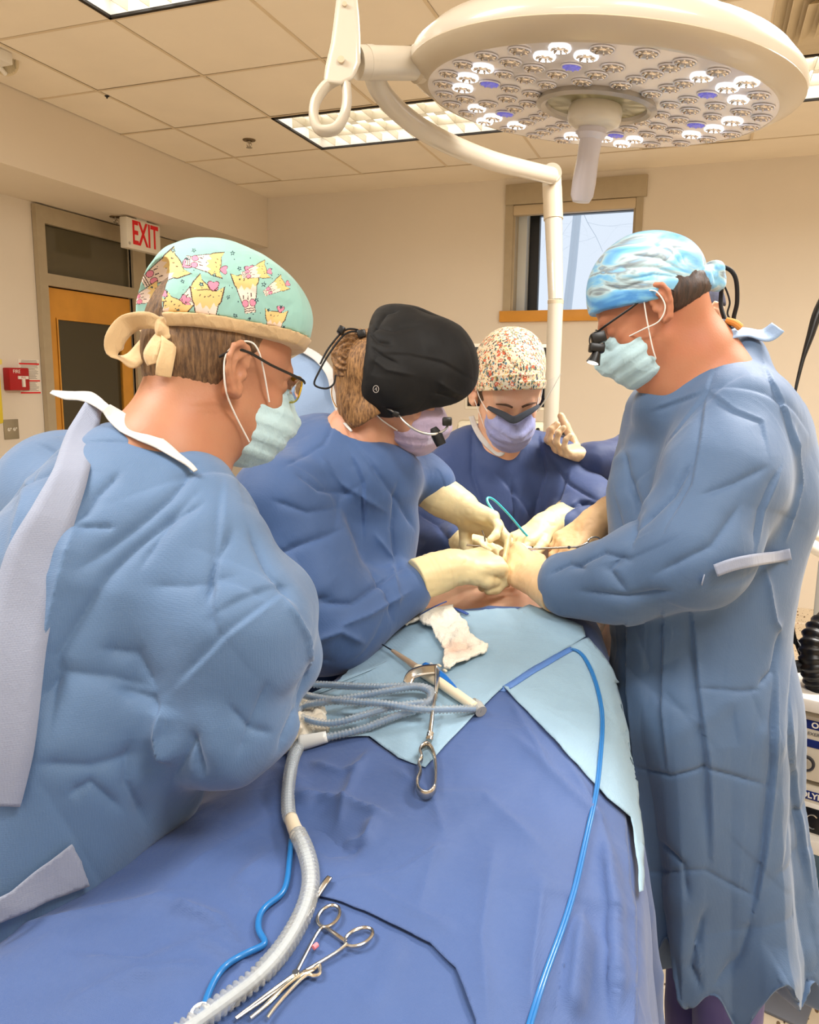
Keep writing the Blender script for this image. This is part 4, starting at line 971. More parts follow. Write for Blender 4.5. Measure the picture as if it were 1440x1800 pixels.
# white neck binding and the turned-out back opening strip
nk = [(350, 812), (338, 800), (318, 786), (290, 766), (262, 750), (232, 734), (208, 714), (192, 700)]
V, F = ribbon([on_surf(TA, u-6, v+16, .012, 1.06) for u, v in nk], [-FW*.6+UP*.8]*len(nk), [.006, .008, .011, .018, .026, .028, .024, .016], .0016); mesh('neck_binding', V, F, M_bind, gA)
V, F = ribbon([P(90, 689, 1.12), P(120, 695, 1.11), P(152, 697, 1.09), P(178, 712, 1.07), P(205, 735, 1.06), P(245, 762, 1.05)], [UP*.8-FW]*6, [.006, .017, .02, .014, .012, .010], .0016); mesh('neck_tie', V, F, M_bind, gA)
st = [(165, 705), (146, 760), (128, 830), (96, 900), (60, 980), (38, 1080), (22, 1200), (6, 1330), (-8, 1420)]
V, F = ribbon([on_surf(TA, u, v, .014, 1.1) for u, v in st], [-FW+RT*.35]*len(st), [.02, .035, .04, .05, .062, .066, .064, .06, .05], .0014, 8)
V = V+(.004*np.stack([vnoise(V*9, 4), vnoise(V*9, 5), vnoise(V*9, 6)], 1)); mesh('gown_back_strip', V, F, M_gownIn, gA)
# ================================================================== PERSON B: woman in the black cap
M_skinB = skin_mat('skin_b', (208, 156, 124), (192, 100, 76))
M_gownB = cloth_mat('gown_blue', (64, 92, 138), weave=500, wstr=.25, crease=.22, cscale=8, var=.05)
M_gownB2 = cloth_mat('gown_blue_pale', (136, 160, 192), weave=500, wstr=.25, crease=.35, cscale=9, var=.04)
M_glove = glove_mat()
M_capk = cloth_mat('cap_black', (13, 12, 11), weave=2400, wstr=.15, crease=.25, cscale=7, var=.15, rough=.7, sheen=.03)
M_maskP = cloth_mat('mask_lilac', (196, 176, 200), weave=1500, wstr=.12, crease=.3, cscale=22, var=.05)
fB = RT*.85-UP*.35-FW*.35; uB = UP*.62-FW*.75+RT*.05
HB = Head(P(684, 690, 1.57), fB, uB, .98)
B = empty('person', P(500, 1250, 1.62)*np.array([1, 1, 0]), 'woman in black cap with hair bun, blue gown and cream gloves bending over the patient', 'person', 'surgical team')
S = SDF(P(600, 900, 1.6)-[.33, .3, .32], P(760, 640, 1.6)+[.28, .3, .26], .0034)
HB.skin(S, True, (-1, 1)); nB = P(610, 792, 1.58)
S.cone(HB.p(-.035, 0, -.03), nB, .054, .060, .04); S.cone(HB.p(0, 0, -.08), P(640, 800, 1.58), .035, .045, .03)
S.chain([nB, P(560, 880, 1.58)], [.055, .05], .05); S.chain([nB, P(520, 905, 1.53), P(590, 1085, 1.47), P(716, 1040, 1.53), P(760, 1020, 1.55)], [.055, .05, .04, .032, .026], .03)
S.chain([nB, P(665, 835, 1.72), P(760, 862, 1.70), P(800, 885, 1.69)], [.055, .05, .034, .026], .03)
sdf_obj('body', S, M_skinB, B)
# hair: nape and bun
S = SDF(HB.c-.22, HB.c+.22, .0032)
S.ell(HB.p(-.018, 0, .035), (.097, .079, .095), HB.M, .01); S.ell(HB.p(-.04, 0, -.02), (.068, .066, .085), HB.M, .03); S.chain([P(650, 655, 1.545), P(642, 700, 1.55), P(634, 748, 1.565)], [.034, .040, .036], .03); S.chain([P(628, 712, 1.53), P(645, 735, 1.525), P(664, 775, 1.535)], [.030, .030, .016], .03)
S.cut(HB.p(.035, 0, 0), HB.d(1, 0, -.35), .012)
for sd in (1, -1): S.ell(HB.p(.022, sd*.09, -.035), (.05, .042, .05), HB.M, .012, 'sub')
M_hairB = hair_mat('hair_dark_blond', (84, 54, 28), (176, 130, 80), (45, 45, 45))
def hp2(V, F): return crumple(V, F, .0016, 60, 3, (1, 1, .25))
hb = sdf_obj('hair', S, hair_mat('hair_streaks', (84, 54, 28), (176, 130, 80), (70, 70, 14)), B, hairpost)
S = SDF(P(614, 622, 1.52)-.07, P(614, 622, 1.52)+.07, .0025); bc = P(612, 628, 1.52)
S.ell(bc, (.034, .030, .040), rotm(RT, UP+RT*.3), .01); S.ell(P(628, 603, 1.52), (.026, .024, .028), None, .02); S.ell(P(640, 660, 1.53), (.03, .03, .04), None, .03)
def bunpost(V, F):
    N = vnormals(V, F); q = V-bc; r = np.linalg.norm(q@np.stack([RT, UP], 1), axis=1); a = np.arctan2(q@UP, q@RT)
    return V+N*(.0030*np.sin(r*620+a*2.2+2*np.sin(a))+.001*vnoise(V*160, 3))[:, None]
sdf_obj('hair_bun', S, M_hairB, B, bunpost)
# cap
def capB(S, o=0.):
    S.ell(P(722, 632, 1.57), (.118+o, .104+o, .096+o), rotm(RT*.92-UP*.38, UP), .03); S.ell(P(775, 655, 1.56), (.072+o, .088+o, .095+o), rotm(RT, UP), .04)
    S.ell(P(668, 632, 1.57), (.062+o, .075+o, .074+o), rotm(RT, UP), .05); S.ell(P(705, 585, 1.6), (.062+o, .07+o, .045+o), rotm(RT, UP), .04)
S = SDF(P(722, 640, 1.57)-.22, P(722, 640, 1.57)+.22, .0038); capB(S)
pA, pB_, pC = P(640, 676, 1.53), P(700, 722, 1.49), P(800, 742, 1.53)
capshape(S, HB, .012); capcut(S, HB, .010, -.014, .006)
S.cut(P(640, 620, 1.5), -RT+UP*.12, .02)
def postB(V, F):
    V = crumple(V, F, .0016, 9, 14); V = autofolds(V, F, 26, 5, .09, .007, .003, bias=RT*.8-UP*.4)
    L = [([(672, 620), (720, 622), (780, 636), (835, 668)], .004, .0035, 1), ([(648, 585), (665, 600), (690, 605)], .006, .006), ([(650, 570), (690, 580), (740, 570)], .008, .005), ([(650, 590), (680, 550), (700, 545)], .006, .005),
         ([(652, 610), (670, 625), (700, 640)], .005, .005), ([(655, 630), (680, 650), (730, 660)], .006, -.004), ([(820, 720), (800, 700), (760, 690)], .006, .004), ([(832, 700), (800, 690), (770, 670)], .006, -.004)]
    return creases(V, F, L)
cb = sdf_obj('surgical_cap', S, M_capk, B, postB, sub=1); Tb = bvh(*[np.asarray(a) for a in S.surf()])
# little round emblem on the cap
ec = hitpx(Tb, 661, 684); ec = ec if ec is not None else P(661, 684, 1.47)
ee = ec-ray(661, 684)*.004; M_emb = mat('emblem_grey', (186, 178, 170), .5)
MB().tube([ee+(RT*.0052*math.cos(t)+UP*.0065*math.sin(t)) for t in np.linspace(0, 2*math.pi, 25)[:-1]], .0005, 6, closed=True).build('emblem_ring', M_emb, cb)
MB().tube([ee-RT*.002-UP*.001, ee+RT*.0012+UP*.0035, ee+RT*.0012-UP*.0035], .0006, 6).build('emblem_mark', M_emb, cb)
# drawcord and toggles
MB().tube([P(640, 592, 1.5), P(628, 583, 1.49), P(606, 588, 1.48), P(580, 620, 1.475), P(560, 655, 1.47), P(553, 676, 1.47), P(572, 683, 1.47), P(586, 676, 1.47), P(590, 660, 1.485)], .0019, 8, sm=6).build('drawcord', M_blackm, cb)
MB().tube([P(640, 587, 1.5), P(625, 579, 1.49), P(604, 582, 1.48), P(578, 612, 1.475), P(563, 640, 1.47)], .0019, 8, sm=6).tube([P(642, 592, 1.495), P(645, 620, 1.48), P(652, 640, 1.475), P(664, 662, 1.47)], .0014, 8, sm=6).build('drawcord', M_blackm, cb)
MB().obox(P(600, 581, 1.48), (.0075, .006, .009), rotm(RT*.5+UP, FW), bev=.002).build('cord_toggle', M_black, cb)
MB().obox(P(636, 588, 1.49), (.008, .007, .011), rotm(RT+UP*.2, FW), bev=.002).cyl(P(634, 580, 1.487), P(638, 595, 1.487), .004, 12).build('cord_toggle', M_black, cb)
# mask, loops, glasses with light
S = SDF(HB.c-.2, HB.c+.2, .003); maskshape(S, HB, 1.0); S.cut(HB.p(.115, 0, -.005), HB.d(.35, 0, 1), .003); S.cut(HB.p(.03, 0, -.05), HB.d(-1, 0, .25), .003)
mo = sdf_obj('face_mask', S, M_maskP, B, maskpost(HB))
MB().tube([HB.p(.055, -.062, -.03), HB.p(.03, -.078, -.0), HB.p(.004, -.084, .028), HB.p(-.02, -.09, .0), HB.p(.0, -.08, -.045), HB.p(.035, -.062, -.075)], .0013, 8, sm=6).build('ear_loop', M_strap, mo)
M_rs = mat('rim_silver', (214, 210, 200), .2, metal=.7)
gB = MB().tube([P(704, 733, 1.478), P(712, 742, 1.47), P(726, 753, 1.462), P(744, 761, 1.458), P(764, 763, 1.46), P(780, 757, 1.47), P(789, 746, 1.485)], [.0016, .0022, .0026, .0026, .0026, .0024, .0018], 10, sm=5).build('glasses_frame', M_rs, B, smooth=True)
MB().tube([P(678, 716, 1.49), P(692, 724, 1.482), P(704, 733, 1.478)], .0022, 8, sm=4).build('temple', mat('temple_grey', (110, 106, 100), .3, metal=.5), gB)
for nm, tp, bt in (('lens', [(712, 742, 1.47), (726, 753, 1.462), (744, 761, 1.458), (758, 763, 1.459)], [(726, 762, 1.462), (738, 776, 1.455), (752, 782, 1.452), (764, 778, 1.455)]), ('lens', [(762, 763, 1.46), (772, 760, 1.465), (780, 757, 1.47), (788, 748, 1.484)], [(768, 776, 1.458), (776, 773, 1.463), (784, 768, 1.47), (790, 758, 1.482)])):
    V = [P(*q) for q in tp]+[P(*q) for q in bt]; V = V+[v+FW*.0012 for v in V]; F = []
    for i in range(3): F += [(i, i+1, 5+i, 4+i), (8+i, 12+i, 13+i, 9+i)]
    mesh(nm, V, F, M_lensg, gB)
MB().obox(P(786, 741, 1.475), (.009, .007, .008), rotm(RT, UP), bev=.003).build('headlight', M_black, gB)
MB().obox(P(696, 728, 1.478), (.006, .004, .005), rotm(RT-UP*.4, UP), bev=.002).build('hinge', M_black, gB)
mc = P(773, 775, 1.47); MB().tube([P(762, 752, 1.47), P(768, 765, 1.47), P(776, 782, 1.47)], [.006, .011, .0095], 16, sm=4).build('loupe_barrel', M_blackm, gB)
# necklace
MB().tube([P(584, 676, 1.50), P(583, 692, 1.49), P(586, 705, 1.485), P(592, 716, 1.48)], .0009, 6, sm=5).build('necklace', mat('gold', (200, 150, 60), .25, metal=1.), B)
# gown
S = SDF((-1.42, .78, .34), (-.42, 1.92, 1.62), .0072)
hb_ = P(480, 1290, 1.70)
S.chain([P(575, 830, 1.62), P(545, 930, 1.64), P(530, 1100, 1.68), hb_, WP(hb_, .36)], [.085, .125, .135, .14, .20], .07)
S.chain([P(585, 835, 1.60), P(498, 888, 1.5), P(540, 1010, 1.48), P(592, 1098, 1.47), P(714, 1040, 1.53)], [.06, .09, .085, .080, .050], .05)
S.ell(P(555, 1120, 1.49), (.06, .06, .06), None, .05); S.chain([P(625, 860, 1.62), P(655, 930, 1.62), P(650, 1030, 1.63)], [.08, .08, .08], .06)
S.chain([P(590, 835, 1.64), P(665, 842, 1.72), P(742, 838, 1.70)], [.07, .080, .052], .05); S.cone(P(742, 838, 1.70), P(764, 848, 1.69), .05, .042, .02)
S.chain([P(560, 790, 1.61), P(590, 805, 1.57), P(640, 840, 1.56), P(690, 838, 1.60)], [.07, .065, .06, .06], .05); S.ell(HB.p(-.01, 0, -.10), (.05, .05, .06), HB.M, .01, 'sub'); S.cone(P(638, 722, 1.55), P(622, 768, 1.57), .060, .050, .012, 'sub')
def post(V, F):
    V = crumple(V, F, .0010, 6, 33, (1, 1, .7)); V = autofolds(V, F, 120, 8, .17, .010, .0052)
    L = [([(620, 800), (640, 850), (640, 950)], .007, .008, 1), ([(480, 880), (540, 900), (600, 890)], .006, .006), ([(430, 1000), (520, 960), (600, 930)], .008, .008), ([(700, 850), (690, 930), (700, 1020)], .008, .010), ([(660, 940), (690, 980), (700, 1060)], .006, -.008),
         ([(560, 1060), (620, 1060), (700, 1000)], .007, .009), ([(600, 1100), (650, 1080), (720, 1040)], .007, -.010), ([(650, 1000), (680, 1040), (690, 1090)], .006, .010), ([(480, 1100), (530, 1060), (580, 1050)], .008, .010), ([(450, 950), (500, 1010), (520, 1080)], .01, .009),
         ([(545, 1130), (600, 1110), (640, 1130)], .008, -.012), ([(600, 720), (570, 780), (500, 820)], .006, .005), ([(640, 800), (700, 880), (730, 930)], .008, .008), ([(560, 800), (600, 850), (680, 900)], .008, -.006), ([(520, 830), (560, 860), (620, 870)], .006, .007)]
    return creases(V, F, L)
gB_ = sdf_obj('gown', S, M_gownB, B, post, sub=1)
# flared collar panel behind her neck with its white binding
V, F = ribbon([P(590, 770, 1.63), P(556, 740, 1.66), P(540, 700, 1.68), P(532, 660, 1.70), P(520, 628, 1.72)], [-FW-RT*.2]*5, [.10, .13, .12, .10, .06], .002, 8)
V = crumple(V, [f for f in F if len(f) == 4], .002, 14, 3); mesh('collar_panel', V, F, M_gownB2, gB_)  # window light on this panel is painted in by its paler blue
V, F = ribbon([P(503, 600, 1.715), P(530, 612, 1.70), P(560, 630, 1.68), P(582, 660, 1.64), P(588, 700, 1.58), P(600, 735, 1.53), P(618, 758, 1.50)], [-FW+UP*.3]*7, [.012, .016, .018, .018, .012, .006, .004], .0016, 6); mesh('neck_binding', V, F, M_bind, gB_)
# gloves
cuffw = lambda V, F: crumple(V, F, .0009, 38, 3, (1, 1, 1))
def glove(par, w_, k, n, side, curls, arm, rr, s_=1., post=None, **kw):
    """hand plus the long cuff pulled over the sleeve end"""
    w_ = np.array(w_); S = SDF(np.minimum(w_, arm)-.13, np.maximum(w_, arm)+.13, .0024); t = hand(S, w_, k, n, side, curls, s_, **kw)
    ax = np.array(arm)-w_; S.chain([w_+np.array(k)/np.linalg.norm(k)*.02, w_, w_+ax*.45, np.array(arm)], [.026*s_, .0285*s_, .034*s_, rr], .02, flat=None)
    S.cut(np.array(arm)+ax*.0, ax, .003)
    def po(V, F):
        N = vnormals(V, F); x = (V-w_)@(ax/np.linalg.norm(ax)); a = np.clip((x+.01)/.03, 0, 1)
        V = V+N*(a*.0012*(np.maximum(ridged(np.stack([x*95, V@RT*9, V@UP*9], 1), 5), -.2)+.6*ridged(V*np.array([30, 30, 60]), 2)))[:, None]
        return V+N*((1-a)*.0007*ridged(V*70, 7))[:, None]
    return sdf_obj('glove', S, M_glove, par, po), t
kB = P(862, 986, 1.60)-P(800, 997, 1.565)
glove(B, P(792, 998, 1.56), kB, FW*.5-UP*.9+RT*.1, 1, [(1.15, 1.3, .7)]*4, P(733, 1020, 1.535), .043, 1.1, thumb=(.15, .35), tcurl=.4, fat=1.15)
kB2 = P(864, 922, 1.66)-P(808, 890, 1.69)
glove(B, P(803, 888, 1.69), kB2, -UP*.75-RT*.45-FW*.45, -1, [(.05, .1, .1), (.2, .3, .2), (.4, .5, .3), (.6, .7, .4)], P(748, 856, 1.70), .043, 1.18, thumb=(.45, .75), tcurl=.35, spread=.25)
# ================================================================== PERSON C: nurse in the floral cap
M_skinC = skin_mat('skin_c', (226, 178, 146), (214, 132, 106))
M_gownC = cloth_mat('gown_navy', (50, 70, 118), weave=700, wstr=.15, crease=.2, cscale=9, var=.05)
M_gownE = cloth_mat('gown_deep_navy', (38, 54, 98), weave=700, wstr=.15, crease=.2, cscale=9, var=.06)
def floral():
    k = NT('floral_print'); b = k.b; tc = k.n.new('ShaderNodeTexCoord'); b.inputs['Roughness'].default_value = .8
    last = None; base = (*s2l((226, 212, 182)), 1)
    wn = k.n.new('ShaderNodeTexNoise'); wn.inputs['Scale'].default_value = 70; k.L(tc.outputs['Object'], wn.inputs['Vector'])
    ad = k.n.new('ShaderNodeVectorMath'); ad.operation = 'MULTIPLY_ADD'; ad.inputs[1].default_value = (.012,)*3; k.L(wn.outputs['Color'], ad.inputs[0]); k.L(tc.outputs['Object'], ad.inputs[2])
    for i, (sc_, th, col) in enumerate(((95, .30, (96, 112, 92)), (120, .30, (70, 84, 78)), (150, .30, (232, 196, 120)), (60, .28, (206, 96, 60)), (75, .22, (92, 124, 140)), (60, .12, (248, 214, 190)), (170, .3, (180, 84, 50)))):
        v = k.n.new('ShaderNodeTexVoronoi'); v.inputs['Scale'].default_value = sc_; mp = k.n.new('ShaderNodeMapping'); mp.inputs['Location'].default_value = (i if i != 5 else 3, i if i != 5 else 3, 0)
        mp.inputs['Scale'].default_value = (1, 1, .45) if i in (0, 1) else (1, 1, 1); mp.inputs['Rotation'].default_value = (0, (.5 if i == 0 else -.6) if i < 2 else 0, 0)
        k.L(ad.outputs[0], mp.inputs['Vector']); k.L(mp.outputs[0], v.inputs['Vector'])
        l = k.n.new('ShaderNodeMath'); l.operation = 'LESS_THAN'; l.inputs[1].default_value = th; k.L(v.outputs['Distance'], l.inputs[0])
        m2 = k.n.new('ShaderNodeMix'); m2.data_type = 'RGBA'; m2.inputs['B'].default_value = (*s2l(col), 1); m2.inputs['A'].default_value = base
        k.L(l.outputs[0], m2.inputs['Factor'])
        if last is not None: k.L(last, m2.inputs['A'])
        last = m2.outputs['Result']
    k.L(last, b.inputs['Base Color']); return k.m
fC = -FW*.76-UP*.60+RT*.10; uC = UP*.78-FW*.60+RT*.02
HC = Head(P(893, 690, 1.96), fC, uC, .99)
Cc = empty('person', P(880, 1000, 2.12)*np.array([1, 1, 0]), 'woman in floral cap, lilac mask with clear visor and navy gown looking down', 'person', 'surgical team')
S = SDF(P(885, 830, 2.0)-[.36, .38, .34], P(885, 700, 2.0)+[.36, .3, .24], .0034)
HC.skin(S, True, (-1, 1)); nC = P(868, 815, 2.05)
S.cone(HC.p(-.035, 0, -.03), nC, .052, .056, .04); S.cone(HC.p(.0, 0, -.09), P(885, 800, 2.0), .03, .04, .03)
S.chain([nC, P(780, 860, 2.07), P(750, 965, 1.97), P(812, 962, 1.86)], [.06, .045, .036, .026], .03)
S.chain([nC, P(975, 840, 2.07), P(1035, 905, 1.96), P(985, 935, 1.84)], [.06, .045, .036, .026], .03); S.cone(nC, P(868, 930, 2.1), .06, .09, .05)
sdf_obj('body', S, M_skinC, Cc)
# brows, lashes
for sd in (1, -1):
    MB().tube([HC.p(.102, sd*.012, .018), HC.p(.103, sd*.028, .026), HC.p(.088, sd*.049, .020)], [.0026, .003, .0012], 8, sm=5).build('eyebrow', mat('brow_brown', (92, 62, 42), .8), Cc)
    MB().tube([HC.p(.0885, sd*.019, -.006), HC.p(.0915, sd*.031, -.0095), HC.p(.086, sd*.043, -.006)], [.0006, .0011, .0005], 6, sm=5).build('eyelashes', mat('lash', (60, 38, 28), .7), Cc)
S = SDF(HC.c-.2, HC.c+.2, .0034); S.ell(HC.p(-.015, 0, .035), (.096, .079, .092), HC.M, .01); S.ell(HC.p(-.05, 0, -.03), (.05, .066, .06), HC.M, .03); S.cut(HC.p(.03, 0, 0), HC.d(1, 0, -.45), .01)
sdf_obj('hair', S, hair_mat('hair_dark', (46, 30, 18), (96, 66, 42)), Cc, hp2)
S = SDF(HC.c-.22, HC.c+.22, .003)
S.ell(P(895, 646, 1.98), (.090, .105, .082), rotm(RT, UP), .03); S.ell(P(898, 625, 2.0), (.078, .10, .07), rotm(RT, UP), .03)
capshape(S, HC, .010)
e1, e2 = P(838, 678, 1.9), P(957, 668, 1.9); nn_ = np.cross(e2-e1, FW-UP*.45); nn_ *= -np.sign(nn_@UP); capcut(S, HC, .058, -.05, .004)
cap_ = sdf_obj('surgical_cap', S, floral(), Cc, lambda V, F: creases(autofolds(crumple(V, F, .001, 12, 3), F, 16, 4, .08, .006, .002), F, [([(842, 668), (880, 660), (955, 658)], .003, -.0025), ([(850, 668), (880, 650), (910, 645)], .004, .0025), ([(870, 600), (900, 640), (920, 655)], .004, .002)]), sub=1)
S = band_between(lambda S, o: (capshape(S, HC, .010+o)), HC.c-.2, HC.c+.2, .0028, HC.p(.09, 0, .058), np.cross(HC.p(.09, 0, .058)-HC.p(-.1, 0, -.05), HC.d(0, 1, 0))*np.sign(np.cross(HC.p(.09, 0, .058)-HC.p(-.1, 0, -.05), HC.d(0, 1, 0))@uC), .022, .0)
sdf_obj('cap_band', S, cap_.data.materials[0], cap_)
# mask: lilac with a dark anti-fog band and a clear visor
M_maskL = cloth_mat('mask_violet', (142, 146, 200), weave=1500, wstr=.12, crease=.3, cscale=20, var=.1, tint=(170, 176, 216))
S = SDF(HC.c-.2, HC.c+.2, .0028); maskshape(S, HC, 1.0); S.cut(HC.p(.115, 0, -.016), HC.d(.15, 0, 1), .003); S.cut(HC.p(.035, 0, -.05), HC.d(-1, 0, .25), .003)
V0, F0 = S.surf(); V0 = maskpost(HC)(V0, F0); mo = mesh('face_mask', V0, F0, M_maskL, Cc)
Tm = bvh(V0, F0)
bp_ = [(858, 716), (868, 721), (885, 729), (903, 738), (922, 729), (938, 720), (948, 713)]
V, F = ribbon([on_surf(Tm, u, v-1, .004, 1.9) for u, v in bp_] if 0 else [P(u, v, d) for (u, v), d in zip(bp_, (1.905, 1.878, 1.855, 1.838, 1.855, 1.88, 1.91))], [-FW]*7, [.008, .012, .015, .018, .015, .012, .008], .003, 5); mesh('anti_fog_band', V, F, mat('foam_dark', (46, 50, 58), .8), mo)
M_visor = mat('visor_plastic', (244, 248, 252), .03, trans=1., ior=1.04, spec=.5)
vt = [(862, 650), (880, 664), (904, 672), (930, 676), (955, 672), (985, 658)]; vb = [(868, 712), (885, 722), (905, 730), (925, 740), (938, 734), (946, 722)]
rows_ = []
for t in np.linspace(0, 1, 6):
    rows_.append([P(a[0]*(1-t)+b_[0]*t, a[1]*(1-t)+b_[1]*t, (1.80+.045*abs(i-2.2)/2.5)*(1-t)+(1.835+.02*abs(i-2.4))*t) for i, (a, b_) in enumerate(zip(vt, vb))])
rows_ = np.array(rows_); n1_, n2_ = rows_.shape[:2]; V = rows_.reshape(-1, 3); V = np.concatenate([V, V+FW*.0012])
F = []
for i in range(n1_-1):
    for j in range(n2_-1): a = i*n2_+j; F += [(a, a+1, a+n2_+1, a+n2_), tuple(x+n1_*n2_ for x in (a, a+n2_, a+n2_+1, a+1))]
mesh('visor', V, F, M_visor, mo)
MB().tube([P(946, 722, 1.86), P(958, 705, 1.85), P(972, 682, 1.84), P(986, 657, 1.84)], .0012, 8, sm=4).build('visor_edge', mat('visor_rim', (222, 220, 212), .3), mo)
for sd in (1, -1): MB().tube([HC.p(.06, sd*.058, -.022), HC.p(.03, sd*.077, .005), HC.p(.0, sd*.085, .03)], .0013, 8, sm=5).tube([HC.p(.045, sd*.058, -.08), HC.p(.02, sd*.072, -.045), HC.p(-.005, sd*.082, -.02)], .0013, 8, sm=5).build('ear_loop', M_strap, mo)
# gown
S = SDF(P(885, 900, 2.0)-[.5, .42, .9], P(885, 760, 2.0)+[.5, .4, .2], .0075); S.lo[2] = .34
S = SDF((S.lo[0], S.lo[1], .34), P(885, 760, 2.0)+[.5, .45, .2], .0075)
hC = P(862, 1060, 2.16)+np.array([-.30, .05, 0])
S.chain([P(868, 800, 2.08), P(872, 880, 2.10), hC, WP(hC, .36)], [.075, .145, .165, .20], .06)
S.chain([P(822, 784, 2.06), P(868, 800, 2.07), P(918, 784, 2.06)], [.052, .05, .052], .04); S.chain([P(850, 812, 2.015), P(876, 822, 2.0), P(905, 812, 2.015)], [.034, .036, .034], .03)
S.chain([P(862, 800, 2.07), P(786, 838, 2.07), P(738, 965, 1.97), P(806, 958, 1.87)], [.065, .082, .080, .052], .05)
S.chain([P(880, 800, 2.07), P(975, 828, 2.06), P(1035, 905, 1.95), P(992, 928, 1.865)], [.065, .082, .078, .05], .05)
S.cone(P(870, 740, 1.98), P(876, 762, 1.93), .050, .048, .01, 'sub')
def post(V, F):
    V = crumple(V, F, .0010, 6, 43, (1, 1, .7)); V = autofolds(V, F, 110, 18, .16, .009, .006, bias=UP)
    return creases(V, F, [([(950, 770), (960, 830), (940, 920)], .008, .010, 1), ([(1000, 830), (985, 880), (960, 930)], .008, .011, 1), ([(900, 850), (905, 900), (900, 930)], .008, .010), ([(830, 760), (830, 830), (850, 900)], .008, .008), ([(1040, 880), (1000, 890), (960, 930)], .006, .010),
        ([(1055, 890), (1020, 880), (990, 900)], .005, .009), ([(735, 900), (770, 920), (800, 970)], .008, .010), ([(965, 800), (1000, 850), (1050, 880)], .007, .008)])
gC = sdf_obj('gown', S, M_gownC, Cc, post, sub=1)
nkC = [(829, 732), (836, 752), (848, 772), (864, 788), (878, 798), (886, 790), (888, 778), (896, 764), (902, 752)]
TC = fbvh(gC, Cc)
V, F = ribbon([P(u, v, d) for (u, v), d in zip(nkC, (2.02, 2.0, 1.98, 1.965, 1.955, 1.955, 1.965, 1.98, 2.0))], [-FW+UP*.3]*len(nkC), [.014]*len(nkC), .0025, 5); mesh('neck_binding', V, F, M_bind, gC)
kC = P(905, 958, 1.76)-P(968, 925, 1.83)
glove(Cc, P(960, 925, 1.815), kC, -UP*.9-RT*.1, -1, [(.35, .5, .3)]*4, P(1002, 908, 1.90), .046, 1.0, thumb=(.3, .2), tcurl=.3)
kC2 = P(850, 955, 1.78)-P(815, 955, 1.84)
glove(Cc, P(818, 955, 1.83), kC2, -UP*.9, 1, [(.5, .6, .3)]*4, P(800, 955, 1.90), .043, .95, thumb=(.4, .2))
# ================================================================== PERSON D: surgeon on the far side of the table, in profile
M_skinD = skin_mat('skin_d', (180, 122, 90), (190, 96, 70))
M_gownD = cloth_mat('gown_steel_blue', (78, 103, 136), weave=460, wstr=.3, crease=.2, cscale=7, var=.05)
def swirl():
    k = NT('cap_swirl_blue'); b = k.b; tc = k.n.new('ShaderNodeTexCoord'); b.inputs['Roughness'].default_value = .55; b.inputs['Sheen Weight'].default_value = .2
    mp = k.n.new('ShaderNodeMapping'); mp.inputs['Scale'].default_value = (7, 7, 20); mp.inputs['Rotation'].default_value = (0, .35, 0); k.L(tc.outputs['Object'], mp.inputs['Vector'])
    n_ = k.n.new('ShaderNodeTexNoise'); n_.inputs['Scale'].default_value = 1.6; n_.inputs['Detail'].default_value = 4; n_.inputs['Distortion'].default_value = .8; k.L(mp.outputs[0], n_.inputs['Vector'])
    r = k.n.new('ShaderNodeValToRGB'); cs = [(.32, (70, 140, 206)), (.44, (108, 176, 222)), (.50, (130, 190, 220)), (.56, (178, 204, 210)), (.62, (128, 140, 146)), (.70, (120, 180, 220))]
    r.color_ramp.elements[0].position = cs[0][0]; r.color_ramp.elements[0].color = (*s2l(cs[0][1]), 1); r.color_ramp.elements[1].position = cs[-1][0]; r.color_ramp.elements[1].color = (*s2l(cs[-1][1]), 1)
    for p_, c_ in cs[1:-1]: e = r.color_ramp.elements.new(p_); e.color = (*s2l(c_), 1)
    k.L(n_.outputs['Fac'], r.inputs[0]); k.L(r.outputs[0], b.inputs['Base Color']); return k.m
fD = -RT*.83-UP*.45+FW*.33; uD = UP*.87-RT*.43
HD = Head(P(1146, 546, 1.50), fD, uD, 1.0)
D = empty('person', P(1270, 1500, 1.52)*np.array([1, 1, 0]), 'surgeon in profile wearing a swirled blue cap, loupes and a long steel-blue gown', 'person', 'surgical team')
S = SDF(P(1180, 780, 1.5)-[.42, .36, .34], HD.p(0, 0, .1)+[.34, .4, .1], .0034)
HD.skin(S, False, (1, -1)); nD = P(1225, 640, 1.52)
S.cone(HD.p(-.04, 0, -.01), nD, .060, .062, .04); S.cone(HD.p(.0, 0, -.08), P(1185, 655, 1.52), .036, .04, .035); S.cone(nD, P(1265, 690, 1.53), .07, .09, .05); S.cone(nD, P(1195, 690, 1.53), .06, .06, .05)
S.chain([P(1265, 690, 1.5), P(1270, 780, 1.40), P(1215, 985, 1.35), P(1050, 1025, 1.46), P(965, 1028, 1.53)], [.07, .055, .042, .034, .027], .03)
S.chain([P(1240, 700, 1.6), P(1170, 800, 1.72), P(1110, 930, 1.78), P(1040, 930, 1.76)], [.07, .05, .04, .028], .03)
sdf_obj('body', S, M_skinD, D)
S = SDF(HD.c-.2, HD.c+.2, .0032); S.ell(HD.p(-.02, 0, .035), (.095, .081, .09), HD.M, .01); S.ell(HD.p(-.045, 0, -.008), (.062, .071, .05), HD.M, .03); S.cut(HD.p(.03, 0, 0), HD.d(1, 0, -.3), .012); S.cut(HD.p(-.05, 0, -.030), HD.d(-.1, 0, -1), .014)
for sd in (1, -1): S.ell(HD.p(.018, sd*.09, -.03), (.048, .04, .05), HD.M, .012, 'sub')
sdf_obj('hair', S, hair_mat('hair_black', (34, 22, 14), (70, 46, 30)), D, hairpost)
S = SDF(HD.c-.24, HD.c+.24, .0036)
